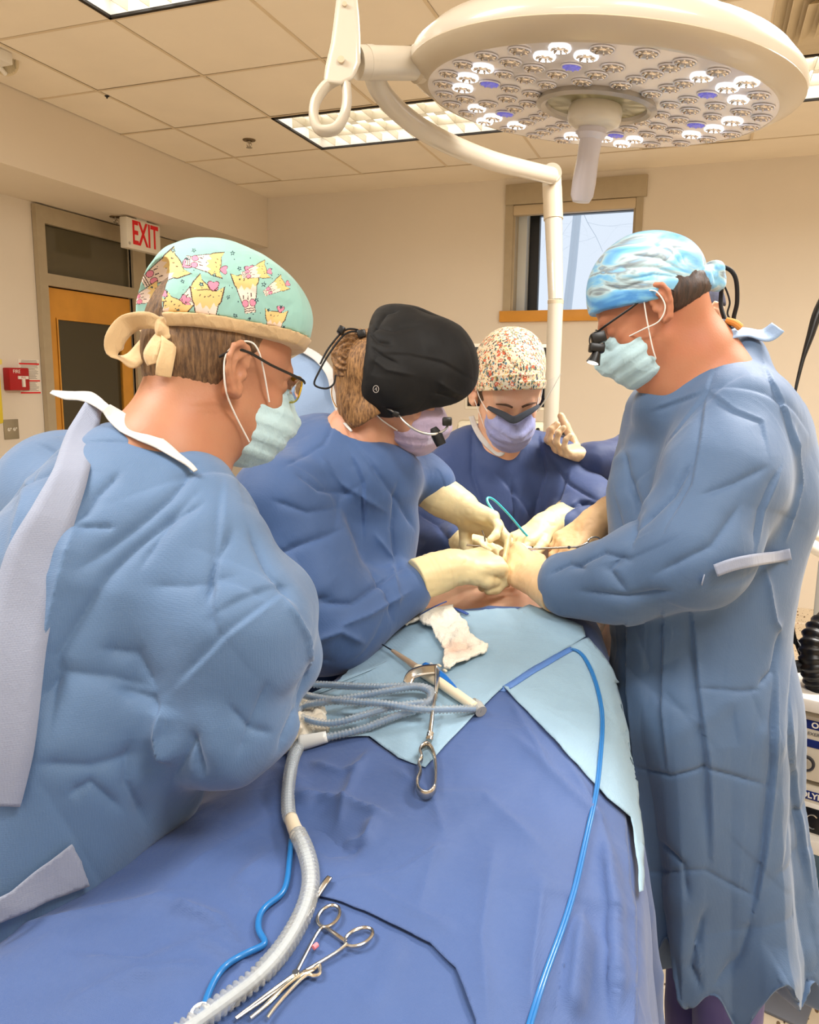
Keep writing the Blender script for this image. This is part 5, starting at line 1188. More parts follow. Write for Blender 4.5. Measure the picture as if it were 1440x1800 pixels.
S.ell(P(1132, 508, 1.50), (.100, .094, .086), rotm(fD, uD), .03); S.ell(P(1120, 495, 1.50), (.078, .084, .078), rotm(fD, uD), .03); S.ell(P(1175, 480, 1.50), (.055, .07, .045), rotm(RT+UP*.2, UP), .04)
capshape(S, HD, .010); capcut(S, HD, .044, -.030, .005)
def postD(V, F):
    V = autofolds(crumple(V, F, .0012, 12, 4), F, 14, 3, .09, .005, .0022)
    fan = [([(1205, 478), (1160, 452), (1100, 445)], .005, .005), ([(1200, 485), (1150, 468), (1080, 470)], .005, .005), ([(1205, 472), (1180, 440), (1140, 425)], .005, .004), ([(1200, 488), (1150, 482), (1090, 495)], .005, .004), ([(1210, 470), (1200, 445), (1180, 430)], .005, .004), ([(1060, 500), (1090, 510), (1140, 492)], .005, .004)]
    return creases(V, F, fan)
M_sw = swirl(); cD = sdf_obj('surgical_cap', S, M_sw, D, postD, sub=1)
S = SDF(P(1210, 495, 1.5)-.09, P(1210, 495, 1.5)+.09, .003)
S.chain([P(1165, 490, 1.44), P(1195, 492, 1.445), P(1228, 492, 1.46), P(1255, 480, 1.48)], [.014, .024, .021, .022], .02); S.cone(P(1235, 492, 1.47), P(1262, 498, 1.49), .016, .018, .01); S.cone(P(1195, 470, 1.47), P(1215, 505, 1.47), .014, .018, .02)
sdf_obj('gathered_tail', S, M_sw, cD, lambda V, F: crumple(V, F, .004, 30, 5, (1, 1, .6)))
S = SDF(HD.c-.2, HD.c+.2, .003); maskshape(S, HD, 1.0); S.cut(HD.p(.115, 0, -.012), HD.d(.3, 0, 1), .003); S.cut(HD.p(.022, 0, -.05), HD.d(-1, 0, .15), .003)
mD = sdf_obj('face_mask', S, M_maskA, D, maskpost(HD))
MB().tube([HD.p(.06, .058, -.025), HD.p(.03, .076, -.028), HD.p(.0, .088, -.03), HD.p(-.02, .094, -.012), HD.p(-.018, .094, .018), HD.p(.0, .088, .026), HD.p(.012, .080, .0), HD.p(.03, .068, -.06), HD.p(.035, .06, -.085)], .0013, 8, sm=6).build('ear_loop', M_strap, mD)
gD = glasses(D, HD, M_black, M_black, M_lensg, w_=.027, hh=.017, rim=.0013, o=.006)
lp = P(1052, 594, 1.44)
b = MB().obox(lp, (.013, .009, .010), rotm(RT+UP*.3, UP), bev=.003).cyl(P(1058, 590, 1.44), P(1044, 600, 1.44), .008, 16).build('loupe_mount', M_black, gD)
MB().obox(P(1049, 612, 1.44), (.014, .009, .008), rotm(RT-UP*.1, UP), bev=.003).tube([P(1050, 618, 1.44), P(1046, 630, 1.44), P(1043, 638, 1.44)], [.007, .010, .013], 20).build('headlight', M_black, gD)
MB().lathe(P(1043, 638.5, 1.44), P(1041, 646, 1.44)-P(1043, 638, 1.44), [(.0, 0), (.011, .0), (.008, .001)], 20).build('headlight_lens', mat('headlight_glow', (255, 250, 240), .2, emit=(255, 250, 240), es=4), gD)
MB().tube([P(1044, 612, 1.44), P(1037, 604, 1.44), P(1038, 590, 1.44), P(1048, 583, 1.44)], .0012, 8, sm=5).build('headlight_wire', M_black, gD)
# loupe cables looping behind the neck
for cs in ([(1242, 470, 1.5), (1262, 466, 1.52), (1272, 480, 1.53), (1268, 515, 1.54), (1268, 540, 1.54), (1276, 566, 1.53)], [(1240, 468, 1.5), (1275, 470, 1.5), (1293, 488, 1.5), (1296, 530, 1.51), (1290, 562, 1.52), (1300, 580, 1.51)]):
    MB().tube([P(*c) for c in cs], .0042, 12, sm=8).build('loupe_cable', M_blackm, gD)
MB().tube([P(1250, 475, 1.5), P(1272, 500, 1.52), P(1283, 530, 1.52), P(1280, 555, 1.52), P(1305, 578, 1.5)], .0018, 8, sm=8).build('loupe_cable', M_blackm, gD)
# patterned scrub collar and its orange edge
V, F = ribbon([P(1222, 606, 1.44), P(1245, 584, 1.45), P(1270, 570, 1.47), P(1290, 572, 1.49)], [-FW+UP*.5+RT*.1]*4, [.014, .024, .024, .018], .003, 6)
mesh('scrub_collar', V, F, mat('collar_dark', (52, 54, 66), .8, noise=.7, nscale=90), D)
MB().tube([P(1278, 564, 1.48), P(1292, 568, 1.47), P(1302, 576, 1.47)], .007, 10, sm=4).build('scrub_collar_trim', mat('collar_orange', (214, 146, 70), .7), D)
# trousers and shoes below the gown
def legs(par, c, f, z1, mt, w_=.10, r=.085, sm_='shoes_dark'):
    f = np.array([f[0], f[1], 0]); f /= np.linalg.norm(f); l = np.cross([0, 0, 1], f)
    for s_ in (1, -1):
        b = np.array([c[0], c[1], 0])+l*w_*s_
        S = SDF(b-[.16, .16, 0]+[0, 0, .03], b+[.16, .16, z1], .01); S.chain([b+[0, 0, z1-.12], b+[0, 0, .10]], [r, r*.86], .02); sdf_obj('trouser_leg', S, mt, par, lambda V, F: crumple(V, F, .005, 8, 3, (1, 1, .5)))
        S = SDF(b-.2, b+.25, .007); S.cone(b+f*-.05+[0, 0, .05], b+f*.13+[0, 0, .042], .045, .040, .02); S.cone(b+[0, 0, .05], b+[0, 0, .11], .042, .042, .03); S.cut(b+[0, 0, .004], (0, 0, -1), .003); sdf_obj('shoe', S, mat(sm_, (40, 40, 46), .5), par)
M_scr = cloth_mat('scrubs_violet', (104, 96, 158), weave=2000, wstr=.1, crease=.3, cscale=6, var=.05, rough=.8)
M_scr2 = cloth_mat('scrubs_navy', (40, 52, 92), weave=2000, wstr=.1, crease=.3, cscale=6, var=.05, rough=.8)
fl = P(1250, 1760, 1.62); legs(D, fl, -RT, .56, M_scr, .075, .07)
legs(A, hipA, RT+FW*.6, .6, M_scr2); legs(B, hb_, RT, .6, M_scr2); legs(Cc, hC, -FW, .6, M_scr2)
# gown
S = SDF((-.32, .90, .36), (.78, 2.1, 1.72), .0068)
hem = P(1278, 1668, 1.57)
wD = P(1236, 1010, 1.56)
S.chain([P(1235, 680, 1.54), P(1288, 770, 1.55), P(1292, 880, 1.56), P(1250, 1000, 1.56)], [.08, .125, .140, .145], .07)
S.chain([P(1195, 740, 1.60), P(1185, 870, 1.62), P(1195, 1000, 1.58)], [.07, .115, .13], .07)
S.chain([P(1238, 1010, 1.56), P(1248, 1250, 1.55), hem, hem+np.array([0, 0, -.2])], [.150, .150, .162, .17], .06); S.cut((0, 0, .455), (0, 0, -1), .004)
S.chain([P(1202, 1040, 1.60), P(1212, 1250, 1.58), P(1235, 1500, 1.58)], [.142, .142, .13], .06)
S.chain([P(1290, 745, 1.46), P(1268, 850, 1.40), P(1222, 968, 1.36), P(1100, 1015, 1.43), P(1000, 1022, 1.50)], [.105, .100, .090, .072, .056], .05)
S.cone(P(1080, 1040, 1.45), P(1000, 1035, 1.50), .055, .052, .03)
S.chain([P(1180, 740, 1.66), P(1150, 850, 1.74), P(1100, 930, 1.78)], [.10, .085, .06], .05)
S.chain([P(1170, 715, 1.54), P(1228, 668, 1.53), P(1290, 636, 1.54)], [.058, .068, .062], .04)
S.cone(P(1180, 550, 1.5), P(1196, 600, 1.5), .070, .050, .012, 'sub')
zh = .40
def dsub(V, F):
    c = np.array([wD[0], wD[1]])
    t = np.clip((1.05-V[:, 2])/.6, 0, 1); ctr = np.stack([np.interp(V[:, 2], [.4, 1.0], [hem[0], wD[0]]), np.interp(V[:, 2], [.4, 1.0], [hem[1], wD[1]])], 1)
    r = V[:, :2]-ctr; a = np.arctan2(r[:, 1], r[:, 0]); k_ = a*9+1.3*np.sin(a*2.3)+.6*np.sin(V[:, 2]*5)
    w_ = (np.abs(((k_/np.pi) % 2)-1)*2-1); w_ = np.sign(w_)*np.abs(w_)**.8
    N = vnormals(V, F); N[:, 2] *= .2; arm = (V-P(1180, 1000, 1.45)); 
    V = V+N*(t*.020*w_)[:, None]
    low = V[:, 2] < .56; V[low, 2] += np.clip(.56-V[low, 2], 0, .1)*(-.1+.3*np.sin(a[low]*5)+.35*np.sin(a[low]*11+1))
    return V
def post(V, F):
    V = dsub(V, F); V = crumple(V, F, .0010, 5, 51, (1, 1, .7)); V = autofolds(V, F, 130, 28, .2, .010, .0048)
    L = [([(1170, 780), (1205, 735), (1240, 690), (1252, 655)], .006, .005, 1), ([(1240, 690), (1230, 770), (1215, 850), (1170, 930)], .005, .008, 1), ([(1245, 688), (1290, 720), (1340, 740), (1350, 790)], .006, .006, 1), ([(1120, 930), (1180, 870), (1215, 810)], .009, .012), ([(1150, 720), (1190, 705), (1235, 688)], .006, .006, 1),
         ([(1090, 980), (1070, 1000), (1100, 1040)], .008, .010), ([(1000, 1000), (1060, 970), (1110, 985)], .008, .010), ([(1230, 870), (1290, 850), (1350, 820)], .008, .007), ([(1300, 890), (1250, 960), (1150, 1010)], .010, .009), ([(1395, 750), (1405, 850), (1380, 950)], .009, -.010),
         ([(1345, 640), (1385, 730), (1400, 800)], .008, .008, 1), ([(1370, 830), (1340, 900), (1330, 960)], .008, .010, 1), ([(1110, 840), (1120, 900), (1110, 960)], .009, .010), ([(1095, 780), (1110, 860), (1130, 900)], .007, .008),
         ([(1100, 1100), (1098, 1200), (1110, 1350)], .010, .014, 1), ([(1165, 1080), (1160, 1250), (1170, 1340)], .010, .014, 1), ([(1215, 1080), (1225, 1200), (1245, 1350), (1250, 1500)], .010, .016, 1), ([(1230, 1210), (1300, 1215), (1335, 1212)], .004, .006), ([(1120, 1350), (1180, 1365), (1245, 1352), (1360, 1385)], .004, .007), ([(1130, 1535), (1240, 1530), (1330, 1580)], .004, .006),
         ([(1345, 1000), (1360, 1090), (1372, 1110)], .008, -.010), ([(1372, 1110), (1360, 1180), (1335, 1205)], .006, .010), ([(1365, 1190), (1362, 1350), (1345, 1500), (1325, 1600)], .008, .016, 1), ([(1390, 1250), (1400, 1400), (1425, 1560)], .01, .012, 1), ([(1240, 1600), (1215, 1700), (1250, 1780)], .008, .012), ([(1160, 1480), (1200, 1520), (1210, 1580)], .007, .009),
         ([(1320, 1620), (1300, 1680), (1260, 1730)], .008, .010), ([(1020, 1040), (1100, 1050), (1180, 1040)], .01, .010), ([(965, 1010), (1000, 990), (1030, 1000)], .006, .008)]
    return creases(V, F, L)
gD_ = sdf_obj('gown', S, M_gownD, D, post, sub=1)
TD = fbvh(gD_, D)
V, F = ribbon([on_surf(TD, u, v, .012, 1.42) for u, v in [(1258, 1003), (1290, 992), (1330, 984), (1365, 979), (1390, 974)]], [-FW+RT*.1]*5, .020, .0015, 6); mesh('waist_tie', V, F, M_gownIn, gD_)
V, F = ribbon([on_surf(TD, 1236, 1018, .01, 1.42), P(1240, 1040, 1.39), P(1252, 1058, 1.385), P(1262, 1045, 1.39), P(1255, 1028, 1.395)], [-FW+RT*.3]*5, .016, .0015, 6); mesh('waist_tie_end', V, F, M_gownIn, gD_)
V, F = ribbon([P(1205, 630, 1.47), P(1235, 610, 1.455), P(1270, 590, 1.46), P(1310, 584, 1.48), P(1345, 590, 1.49), P(1368, 575, 1.49)], [-FW+UP*.8]*6, [.016, .022, .028, .026, .034, .030], .002, 6); mesh('collar_flap', V, F, M_gownB2, gD_)
kD = P(895, 985, 1.62)-P(955, 1022, 1.545)
M_glT = mat('latex_glove_tan', (222, 184, 138), .4, noise=.04, nscale=30, bump=.35, bscale=130, sss=.1); _g = M_glove; M_glove = M_glT
glove(D, P(948, 1018, 1.55), kD, FW*.8-UP*.35+RT*.2, 1, [(.5, .6, .3), (.6, .6, .4), (.7, .7, .4), (.8, .8, .4)], P(985, 1042, 1.50), .044, 1.08, thumb=(.35, .5), tcurl=.3)
kD2 = P(1000, 950, 1.72)-P(1048, 915, 1.74)
glove(D, P(1048, 918, 1.745), kD2, -UP*.8+FW*.3-RT*.2, -1, [(.35, .5, .3), (.45, .5, .3), (.5, .6, .3), (.6, .6, .3)], P(1098, 890, 1.77), .045, 1.05, thumb=(.4, .5))
M_glove = _g
# ================================================================== PERSON E: colleague in navy behind the surgeon
fE = -RT*.8-FW*.35-UP*.35; uE = UP*.9-RT*.2
HE = Head(P(1212, 572, 2.12), fE, uE, .97)
E = empty('person', P(1200, 1200, 2.2)*np.array([1, 1, 0]), 'colleague in dark navy mostly hidden behind another surgeon, holding out one gloved hand', 'person', 'surgical team')
S = SDF(P(1180, 760, 2.1)-[.4, .35, .35], HE.p(0, 0, .1)+[.25, .25, .08], .0045); HE.skin(S); S.cone(HE.p(-.03, 0, -.04), P(1205, 690, 2.15), .052, .06, .04)
S.chain([P(1205, 700, 2.15), P(1140, 770, 2.1), P(1100, 830, 2.08), P(1050, 810, 2.03)], [.06, .05, .036, .026], .03); sdf_obj('body', S, M_skinC, E)
S = SDF(HE.c-.2, HE.c+.2, .004); S.ell(HE.p(-.012, 0, .045), (.108, .088, .100), HE.M, .01); S.cut(HE.p(0, 0, .03), HE.d(.2, 0, -1), .005)
sdf_obj('surgical_cap', S, mat('cap_dark_print', (46, 48, 66), .8, noise=.6, nscale=60), E)
S = SDF(HE.c-.2, HE.c+.2, .004); maskshape(S, HE, 1.0); S.cut(HE.p(.115, 0, -.005), HE.d(.35, 0, 1), .003); sdf_obj('face_mask', S, M_maskA, E)
S = SDF(P(1180, 900, 2.1)-[.5, .45, .85], P(1180, 700, 2.1)+[.4, .45, .2], .009); S = SDF((S.lo[0], S.lo[1], .34), P(1180, 700, 2.1)+[.4, .45, .2], .009)
hE = P(1180, 1080, 2.25)+np.array([.05, .05, 0])
S.chain([P(1205, 700, 2.16), P(1185, 820, 2.16), hE, WP(hE, .36)], [.08, .155, .17, .2], .06); S.chain([P(1170, 735, 2.12), P(1120, 810, 2.06), P(1044, 813, 1.99)], [.08, .066, .052], .05)
gE = sdf_obj('gown', S, M_gownE, E, lambda V, F: autofolds(crumple(V, F, .0025, 7, 3), F, 90, 4, .13, .008, .007), sub=1)
legs(E, hE, -RT, .6, M_scr2)
M_glove2 = mat('latex_glove_peach', (226, 196, 156), .42, noise=.03, nscale=30, bump=.35, bscale=130, sss=.1); _g = M_glove; M_glove = M_glove2  # slightly pinker latex tone for this glove
glove(E, P(1036, 806, 2.0), P(1005, 798, 1.98)-P(1036, 806, 2.0), -RT*.1-FW*.3+UP*.9, -1, [(.6, .9, .6)]*4, P(1050, 810, 2.01), .034, 1.0, thumb=(.55, .75), tcurl=.05)
M_glove = _g
# ================================================================== OPERATING TABLE, PATIENT, DRAPES
from mathutils.geometry import delaunay_2d_cdt
M_skinP = skin_mat('skin_patient', (236, 192, 158), (220, 120, 84))
t_ = empty('operating_table', (-.34, 1.3, 0), 'operating table under the blue drapes', 'operating table')
MB().box((-.50, .5, .80), (-.18, 2.2, .90), bev=.03).build('mattress', M_black, t_)
MB().box((-.40, 1.15, .1), (-.28, 1.5, .80), bev=.02).build('column', M_steel, t_)
MB().box((-.46, .9, .02), (-.22, 1.7, .10), bev=.02).build('base', M_steel, t_)
pt = empty('person', (-.36, 1.9, .9), 'patient lying under blue drapes with only the bare abdomen and flank showing', 'person', 'patient')
S = SDF((-.75, 1.0, .84), (.1, 2.75, 1.24), .005)
S.cone((-.37, 1.30, .945), (-.375, 1.72, .98), .150, .200, .05, flat=((0, 0, 1), .60)); S.cone((-.375, 1.72, .985), (-.40, 2.2, .985), .205, .20, .05, flat=((0, 0, 1), .64)); S.ell((-.36, 1.74, 1.015), (.15, .19, .085), None, .06)
S.cone((-.42, 2.2, .98), (-.44, 2.44, 1.0), .07, .06, .05); S.ell((-.45, 2.55, 1.02), (.08, .1, .1), None, .03); S.ell((-.335, 1.80, 1.118), (.008, .010, .014), None, .012, 'sub')
S.cone((-.24, 1.66, .985), (-.21, 1.95, .98), .05, .055, .03)
def pp(V, F): return V+vnormals(V, F)*(.0015*vnoise(V*22, 3)+.0005*vnoise(V*90, 4))[:, None]
sdf_obj('body', S, M_skinP, pt, pp)
def prof(y):
    zt = np.interp(y, [.1, .45, .8, 1.15, 1.35, 1.5, 1.7, 1.9, 2.5], [.925, .94, .975, 1.03, 1.072, 1.105, 1.118, 1.12, 1.06])
    xl = np.interp(y, [.1, .5, .9, 1.3, 1.8, 2.5], [-.86, -.80, -.70, -.65, -.64, -.62]); xr = np.interp(y, [.1, .6, .95, 1.3, 1.5, 1.7, 2.5], [.02, .0, -.035, -.075, -.115, -.16, -.16]); xc = (xl+xr)/2
    c = [(xl-.10, .28), (xl-.07, .55), (xl-.02, .80), (xl+.005, .90), (xl+.05, zt-.055), (xl+.14, zt-.018), (xc, zt), (xr-.13, zt-.012), (xr-.045, zt-.05), (xr-.003, .90), (xr+.018, .78), (xr+.045, .5), (xr+.06, .2)]
    q, _ = resample(np.array([(a, b, 0.) for a, b in c]), 0., 26); return q[:, :2]
def drape_grid(ys):
    rows = []
    for y in ys:
        q = prof(y); rows.append(np.stack([q[:, 0], np.full(len(q), y), q[:, 1]], 1))
    return np.array(rows)
# the far edge follows the wavy border round the bare skin, column by column
yt = np.linspace(.1, 2.1, 120); TAB = np.array([prof(y) for y in yt]); nc = TAB.shape[1]; nr = 320; fr_ = np.arange(nc)/(nc-1)*12
YB_ = np.interp(fr_, [0, 3.5, 4.5, 5, 6, 6.7, 7, 7.4, 7.8, 8.2, 8.8, 12], [1.42, 1.42, 1.42, 1.44, 1.47, 1.50, 1.51, 1.54, 1.62, 1.72, 1.86, 1.90])
tt_ = np.linspace(0, 1, nr)[:, None]; YY = .14+tt_*(YB_[None, :]-.14)
XX = np.stack([np.interp(YY[:, j], yt, TAB[:, j, 0]) for j in range(nc)], 1); ZZ = np.stack([np.interp(YY[:, j], yt, TAB[:, j, 1]) for j in range(nc)], 1)
V = np.stack([XX, YY, ZZ], -1).reshape(-1, 3)
F = np.array([(i*nc+j, i*nc+j+1, (i+1)*nc+j+1, (i+1)*nc+j) for i in range(nr-1) for j in range(nc-1)])
if vnormals(V, F)[nc*100+nc//2][2] < 0: F = F[:, ::-1]
# side folds, broad swells, sharp creases
xr_ = np.interp(V[:, 1], [.1, .6, .95, 1.3, 1.5, 1.7], [.02, .0, -.035, -.075, -.115, -.16]); side = np.clip((.92-V[:, 2])/.3, 0, 1)
sg = np.sign(V[:, 0]+.33); V[:, 0] += sg*side*(.018*np.sin(V[:, 1]*26+1.5*np.sin(V[:, 1]*7))+.012*np.sin(V[:, 1]*47+V[:, 2]*3))
N = vnormals(V, F); V += N*(.006*vnoise(V*5, 2)+.004*vnoise(V*11, 3))[:, None]
V = crumple(V, F, .0010, 7, 71); V = autofolds(V, F, 80, 9, .28, .012, .0055)
L = [([(520, 1400), (600, 1420), (690, 1440)], .010, .012), ([(520, 1440), (590, 1490), (650, 1470), (655, 1440)], .012, -.012), ([(300, 1585), (380, 1620), (420, 1680)], .008, .010), ([(0, 1640), (180, 1600), (330, 1570)], .01, .006),
     ([(150, 1680), (250, 1690), (340, 1650)], .010, .008, 1), ([(330, 1640), (430, 1700), (500, 1760)], .008, .006), ([(470, 1500), (420, 1560), (440, 1600)], .008, .008),  ([(700, 1640), (680, 1720), (640, 1790)], .01, .007), ([(900, 1300), (1000, 1390), (1060, 1450)], .01, .006), ([(900, 1240), (930, 1290), (960, 1330)], .006, .006), ([(1060, 1490), (1075, 1600), (1080, 1790)], .012, .010), ([(1020, 1640), (1000, 1790)], .012, .008),
     ([(480, 1345), (520, 1380), (540, 1420)], .010, .010), ([(640, 1330), (620, 1380), (600, 1440)], .008, .006), ([(100, 1780), (230, 1720), (380, 1700)], .012, .007), ([(750, 1400), (850, 1400), (960, 1500)], .014, .005), ([(560, 1560), (700, 1540), (800, 1480)], .012, .004)]
L = [l for l in L if min(p[0] for p in l[0]) < 500 and max(p[0] for p in l[0]) < 600 or max(p[1] for p in l[0]) > 1600]; L = [(l[0], l[1], l[2]*1.3)+tuple(l[3:]) for l in L]; V = creases(V, F, L); BASE = bvh(V, F); V0_ = V.copy(); F0_ = [tuple(int(i) for i in f) for f in F]; NB = vnormals(V, F)
M_drape = cloth_mat('drape_blue', (63, 87, 136), weave=620, wstr=.35, crease=.35, cscale=6, var=.06, sheen=.15)
M_drapeL = cloth_mat('drape_light', (140, 170, 190), weave=520, wstr=.5, crease=.35, cscale=9, var=.07, sheen=.1)
d0 = mesh('surgical_drape', V, F, M_drape, None); tag(d0, 'large medium-blue drape covering the patient\'s legs and the table', 'drape', 'surgical drapes')
sm_ = d0.modifiers.new('thick', 'SOLIDIFY'); sm_.thickness = .0012; sm_.offset = -1
def bhit(T, u, v):
    r = ray(u, v); h = T.ray_cast(Vector(CAM), Vector(r/np.linalg.norm(r)))
    return (np.array(h[0]), np.array(h[1])) if h[0] is not None else (None, None)
def sheet(name, T, poly, mt, off, label=None, cat=None, parent=None, step=5., wr=.0015, seed=1, group=None, grow_=0., fine=14, cr=None):
    """a cloth piece lying on a surface: outline given by where its border lies on the drape"""
    pl = []
    for i in range(len(poly)):
        a, b = poly[i], poly[(i+1) % len(poly)]; n = max(1, int(math.hypot(b[0]-a[0], b[1]-a[1])/step))
        pl += [(a[0]+(b[0]-a[0])*k/n, a[1]+(b[1]-a[1])*k/n) for k in range(n)]
    pl = [(x+.35*math.sin(i*.37), y+.35*math.cos(i*.53)) for i, (x, y) in enumerate(pl)]
    xs_, ys_ = [p[0] for p in pl], [p[1] for p in pl]; pts = list(pl); X, Y = np.meshgrid(np.arange(min(xs_), max(xs_), step), np.arange(min(ys_), max(ys_), step)); X = X.ravel()+step*.25*((Y.ravel()//step) % 2); Y = Y.ravel()
    ins = inpoly(X, Y, pl); arr = np.array(pl)
    for x, y in zip(X[ins], Y[ins]):
        if np.min((arr[:, 0]-x)**2+(arr[:, 1]-y)**2) > (step*.55)**2: pts.append((x, y))
    n = len(pl); vv, ee, ff, *_ = delaunay_2d_cdt([Vector(p) for p in pts], [(i, (i+1) % n) for i in range(n)], [], 1, 1e-4)
    W = []; last = None; NN = []
    for p in vv:
        q, nn = bhit(T, p[0], p[1])
        if q is None: q, nn = (last if last is not None else P(p[0], p[1], 1.3)), np.array([0, 0, 1.])
        if nn@ray(p[0], p[1]) > 0: nn = -nn
        last = q; W.append(q); NN.append(nn)
    W, NN = np.array(W), np.array(NN)
    E_ = np.array([(f[i], f[(i+1) % len(f)]) for f in ff for i in range(len(f))]); ct_ = np.bincount(E_[:, 0], minlength=len(W))+np.bincount(E_[:, 1], minlength=len(W))
    for _ in range(3):
        A_ = np.stack([np.bincount(E_[:, 0], W[E_[:, 1], a], len(W))+np.bincount(E_[:, 1], W[E_[:, 0], a], len(W)) for a in range(3)], 1)/np.maximum(ct_, 1)[:, None]
        dW = (A_-W)*.5; far_ = np.linalg.norm(dW, axis=1) > 0; isb = np.array([min((arr[:, 0]-p[0])**2+(arr[:, 1]-p[1])**2) < .3 for p in vv]) if _ == 0 else isb
        W = np.where(isb[:, None], W, W+dW)
    W = W+NN*(off+wr*(1+np.maximum(ridged(W*fine, seed), -.5)+.5*ridged(W*fine*2.3, seed+3)))[:, None]
    fl = [tuple(f) for f in ff if inpoly(np.array([np.mean([vv[i][0] for i in f])]), np.array([np.mean([vv[i][1] for i in f])]), pl)[0]]
    # orient to face the camera
    o_ = []
    for f in fl:
        a, b, c = W[f[0]], W[f[1]], W[f[2]]; o_.append(f if np.cross(b-a, c-a)@NN[f[0]] > 0 else f[::-1])
    if cr:
        W = creases(W, np.array([tuple(f)+(f[-1],) for f in o_]), cr, BVHTree.FromPolygons([Vector(v) for v in W], [tuple(int(i) for i in f) for f in o_]))
    ob = mesh(name, W, o_, mt, parent)
    md = ob.modifiers.new('thick', 'SOLIDIFY'); md.thickness = .001; md.offset = -1
    if label: tag(ob, label, cat, group)
    return ob, W, o_
s0, W0, F0 = sheet('surgical_drape', BASE, [(556, 1578), (600, 1590), (640, 1606), (700, 1636), (756, 1664), (800, 1708), (835, 1800), (835, 1840), (1112, 1840), (1116, 1700), (1114, 1600), (1106, 1560), (1096, 1430), (1060, 1400), (960, 1285), (884, 1205), (748, 1343), (690, 1330), (640, 1295), (560, 1298), (505, 1322), (512, 1400), (530, 1480)], M_drape, .0035,
             'upper layer of medium-blue drape whose free edge runs below the ring-handled clamp', 'drape', group='surgical drapes', wr=.0006, seed=5, step=5.2,
    cr=[([(515, 1395), (600, 1412), (690, 1440)], .011, .013), ([(600, 1486), (645, 1476), (658, 1440)], .010, .013), ([(520, 1440), (585, 1490), (640, 1486)], .016, -.013), ([(560, 1560), (700, 1540), (800, 1480)], .014, .006), ([(750, 1400), (850, 1400), (960, 1500)], .016, .007), ([(900, 1290), (1000, 1390), (1060, 1450)], .012, .008),
        ([(1062, 1490), (1078, 1600), (1082, 1790)], .014, .012), ([(1022, 1600), (1000, 1790)], .014, .010), ([(895, 1230), (930, 1290), (965, 1350)], .008, .007), ([(650, 1320), (620, 1370), (595, 1450)], .010, .009), ([(770, 1480), (735, 1600)], .016, .006), ([(870, 1480), (845, 1650), (855, 1790)], .018, .008), ([(955, 1540), (935, 1700), (930, 1790)], .014, .008),
        ([(690, 1350), (760, 1400), (780, 1470)], .012, .006), ([(545, 1340), (600, 1360), (640, 1350)], .010, .008), ([(1000, 1340), (1050, 1440), (1075, 1520)], .012, .007), ([(640, 1560), (720, 1600), (800, 1640)], .014, .005)])
s1, W1, F1 = sheet('surgical_drape', BASE, [(470, 1262), (500, 1225), (545, 1180), (610, 1125), (690, 1085), (745, 1064), (800, 1062), (850, 1057), (885, 1057), (925, 1067), (975, 1084), (1022, 1106), (1026, 1126), (1003, 1140), (940, 1180), (884, 1214), (830, 1268), (790, 1310), (748, 1357), (700, 1340), (650, 1302), (560, 1305), (500, 1330), (462, 1330)], M_drapeL, .0065,
             'pale blue textured drape spread over the abdomen under the tools', 'drape', group='surgical drapes', wr=.0018, seed=3)
s2, W2, F2 = sheet('surgical_drape', BASE, [(1003, 1141), (884, 1215), (955, 1290), (1010, 1352), (1060, 1410), (1098, 1440), (1108, 1500), (1113, 1575), (1119, 1570), (1120, 1480), (1112, 1380), (1103, 1300), (1092, 1230), (1070, 1180), (1052, 1150), (1030, 1128)], M_drapeL, .0072,
             'pale blue textured drape running down the table edge beside the surgeon in profile', 'drape', group='surgical drapes', wr=.0016, seed=9)
F1b = F1; TOPS = BVHTree.FromPolygons([Vector(v) for v in np.concatenate([V, W1, W2, W0])], [tuple(int(i) for i in f) for f in F]+[tuple(int(i)+len(V)+len(W1)+len(W2) for i in f) for f in F0]+[tuple(int(i)+len(V) for i in f) for f in F1]+[tuple(int(i)+len(V)+len(W1) for i in f) for f in F2])
sheet('edge_tape', TOPS, [(1003, 1137), (940, 1171), (884, 1207), (878, 1216), (888, 1217), (945, 1181), (1008, 1144)], mat('tape_blue', (82, 122, 186), .5), .0012, parent=s2, wr=.0003)
def T3(u, v, h=0.):
    q, n = bhit(TOPS, u, v)
    if q is None: q, n = P(u, v, 1.4), np.array([0, 0, 1.])
    return q+np.array([0, 0, 1.])*h
# blue adhesive edge and gauze by the flank
a_ = empty('adhesive_flap', T3(960, 1100), 'bright blue adhesive drape edge against the bare flank', 'adhesive drape')
Vr, Fr = ribbon([P(928, 1078, 1.60), P(950, 1088, 1.59), P(972, 1100, 1.58), P(1000, 1125, 1.56)], [UP-FW*.6]*4, [.012, .030, .034, .012], .0015, 6); mesh('flap', Vr, Fr, mat('adhesive_blue', (22, 128, 178), .4), a_)
S = SDF(P(1035, 1110, 1.60)-.10, P(1035, 1110, 1.60)+.10, .0028); S.chain([P(1012, 1130, 1.57), P(1022, 1108, 1.58), P(1042, 1096, 1.60), P(1058, 1090, 1.63)], [.014, .02, .022, .016], .02)
g_ = sdf_obj('gauze', S, cloth_mat('gauze_pinkish', (236, 214, 200), weave=800, wstr=.6, crease=.4, cscale=30, var=.05), None, lambda V, F: crumple(V, F, .006, 42, 5)); tag(g_, 'crumpled pinkish white gauze tucked beside the bare flank', 'gauze')
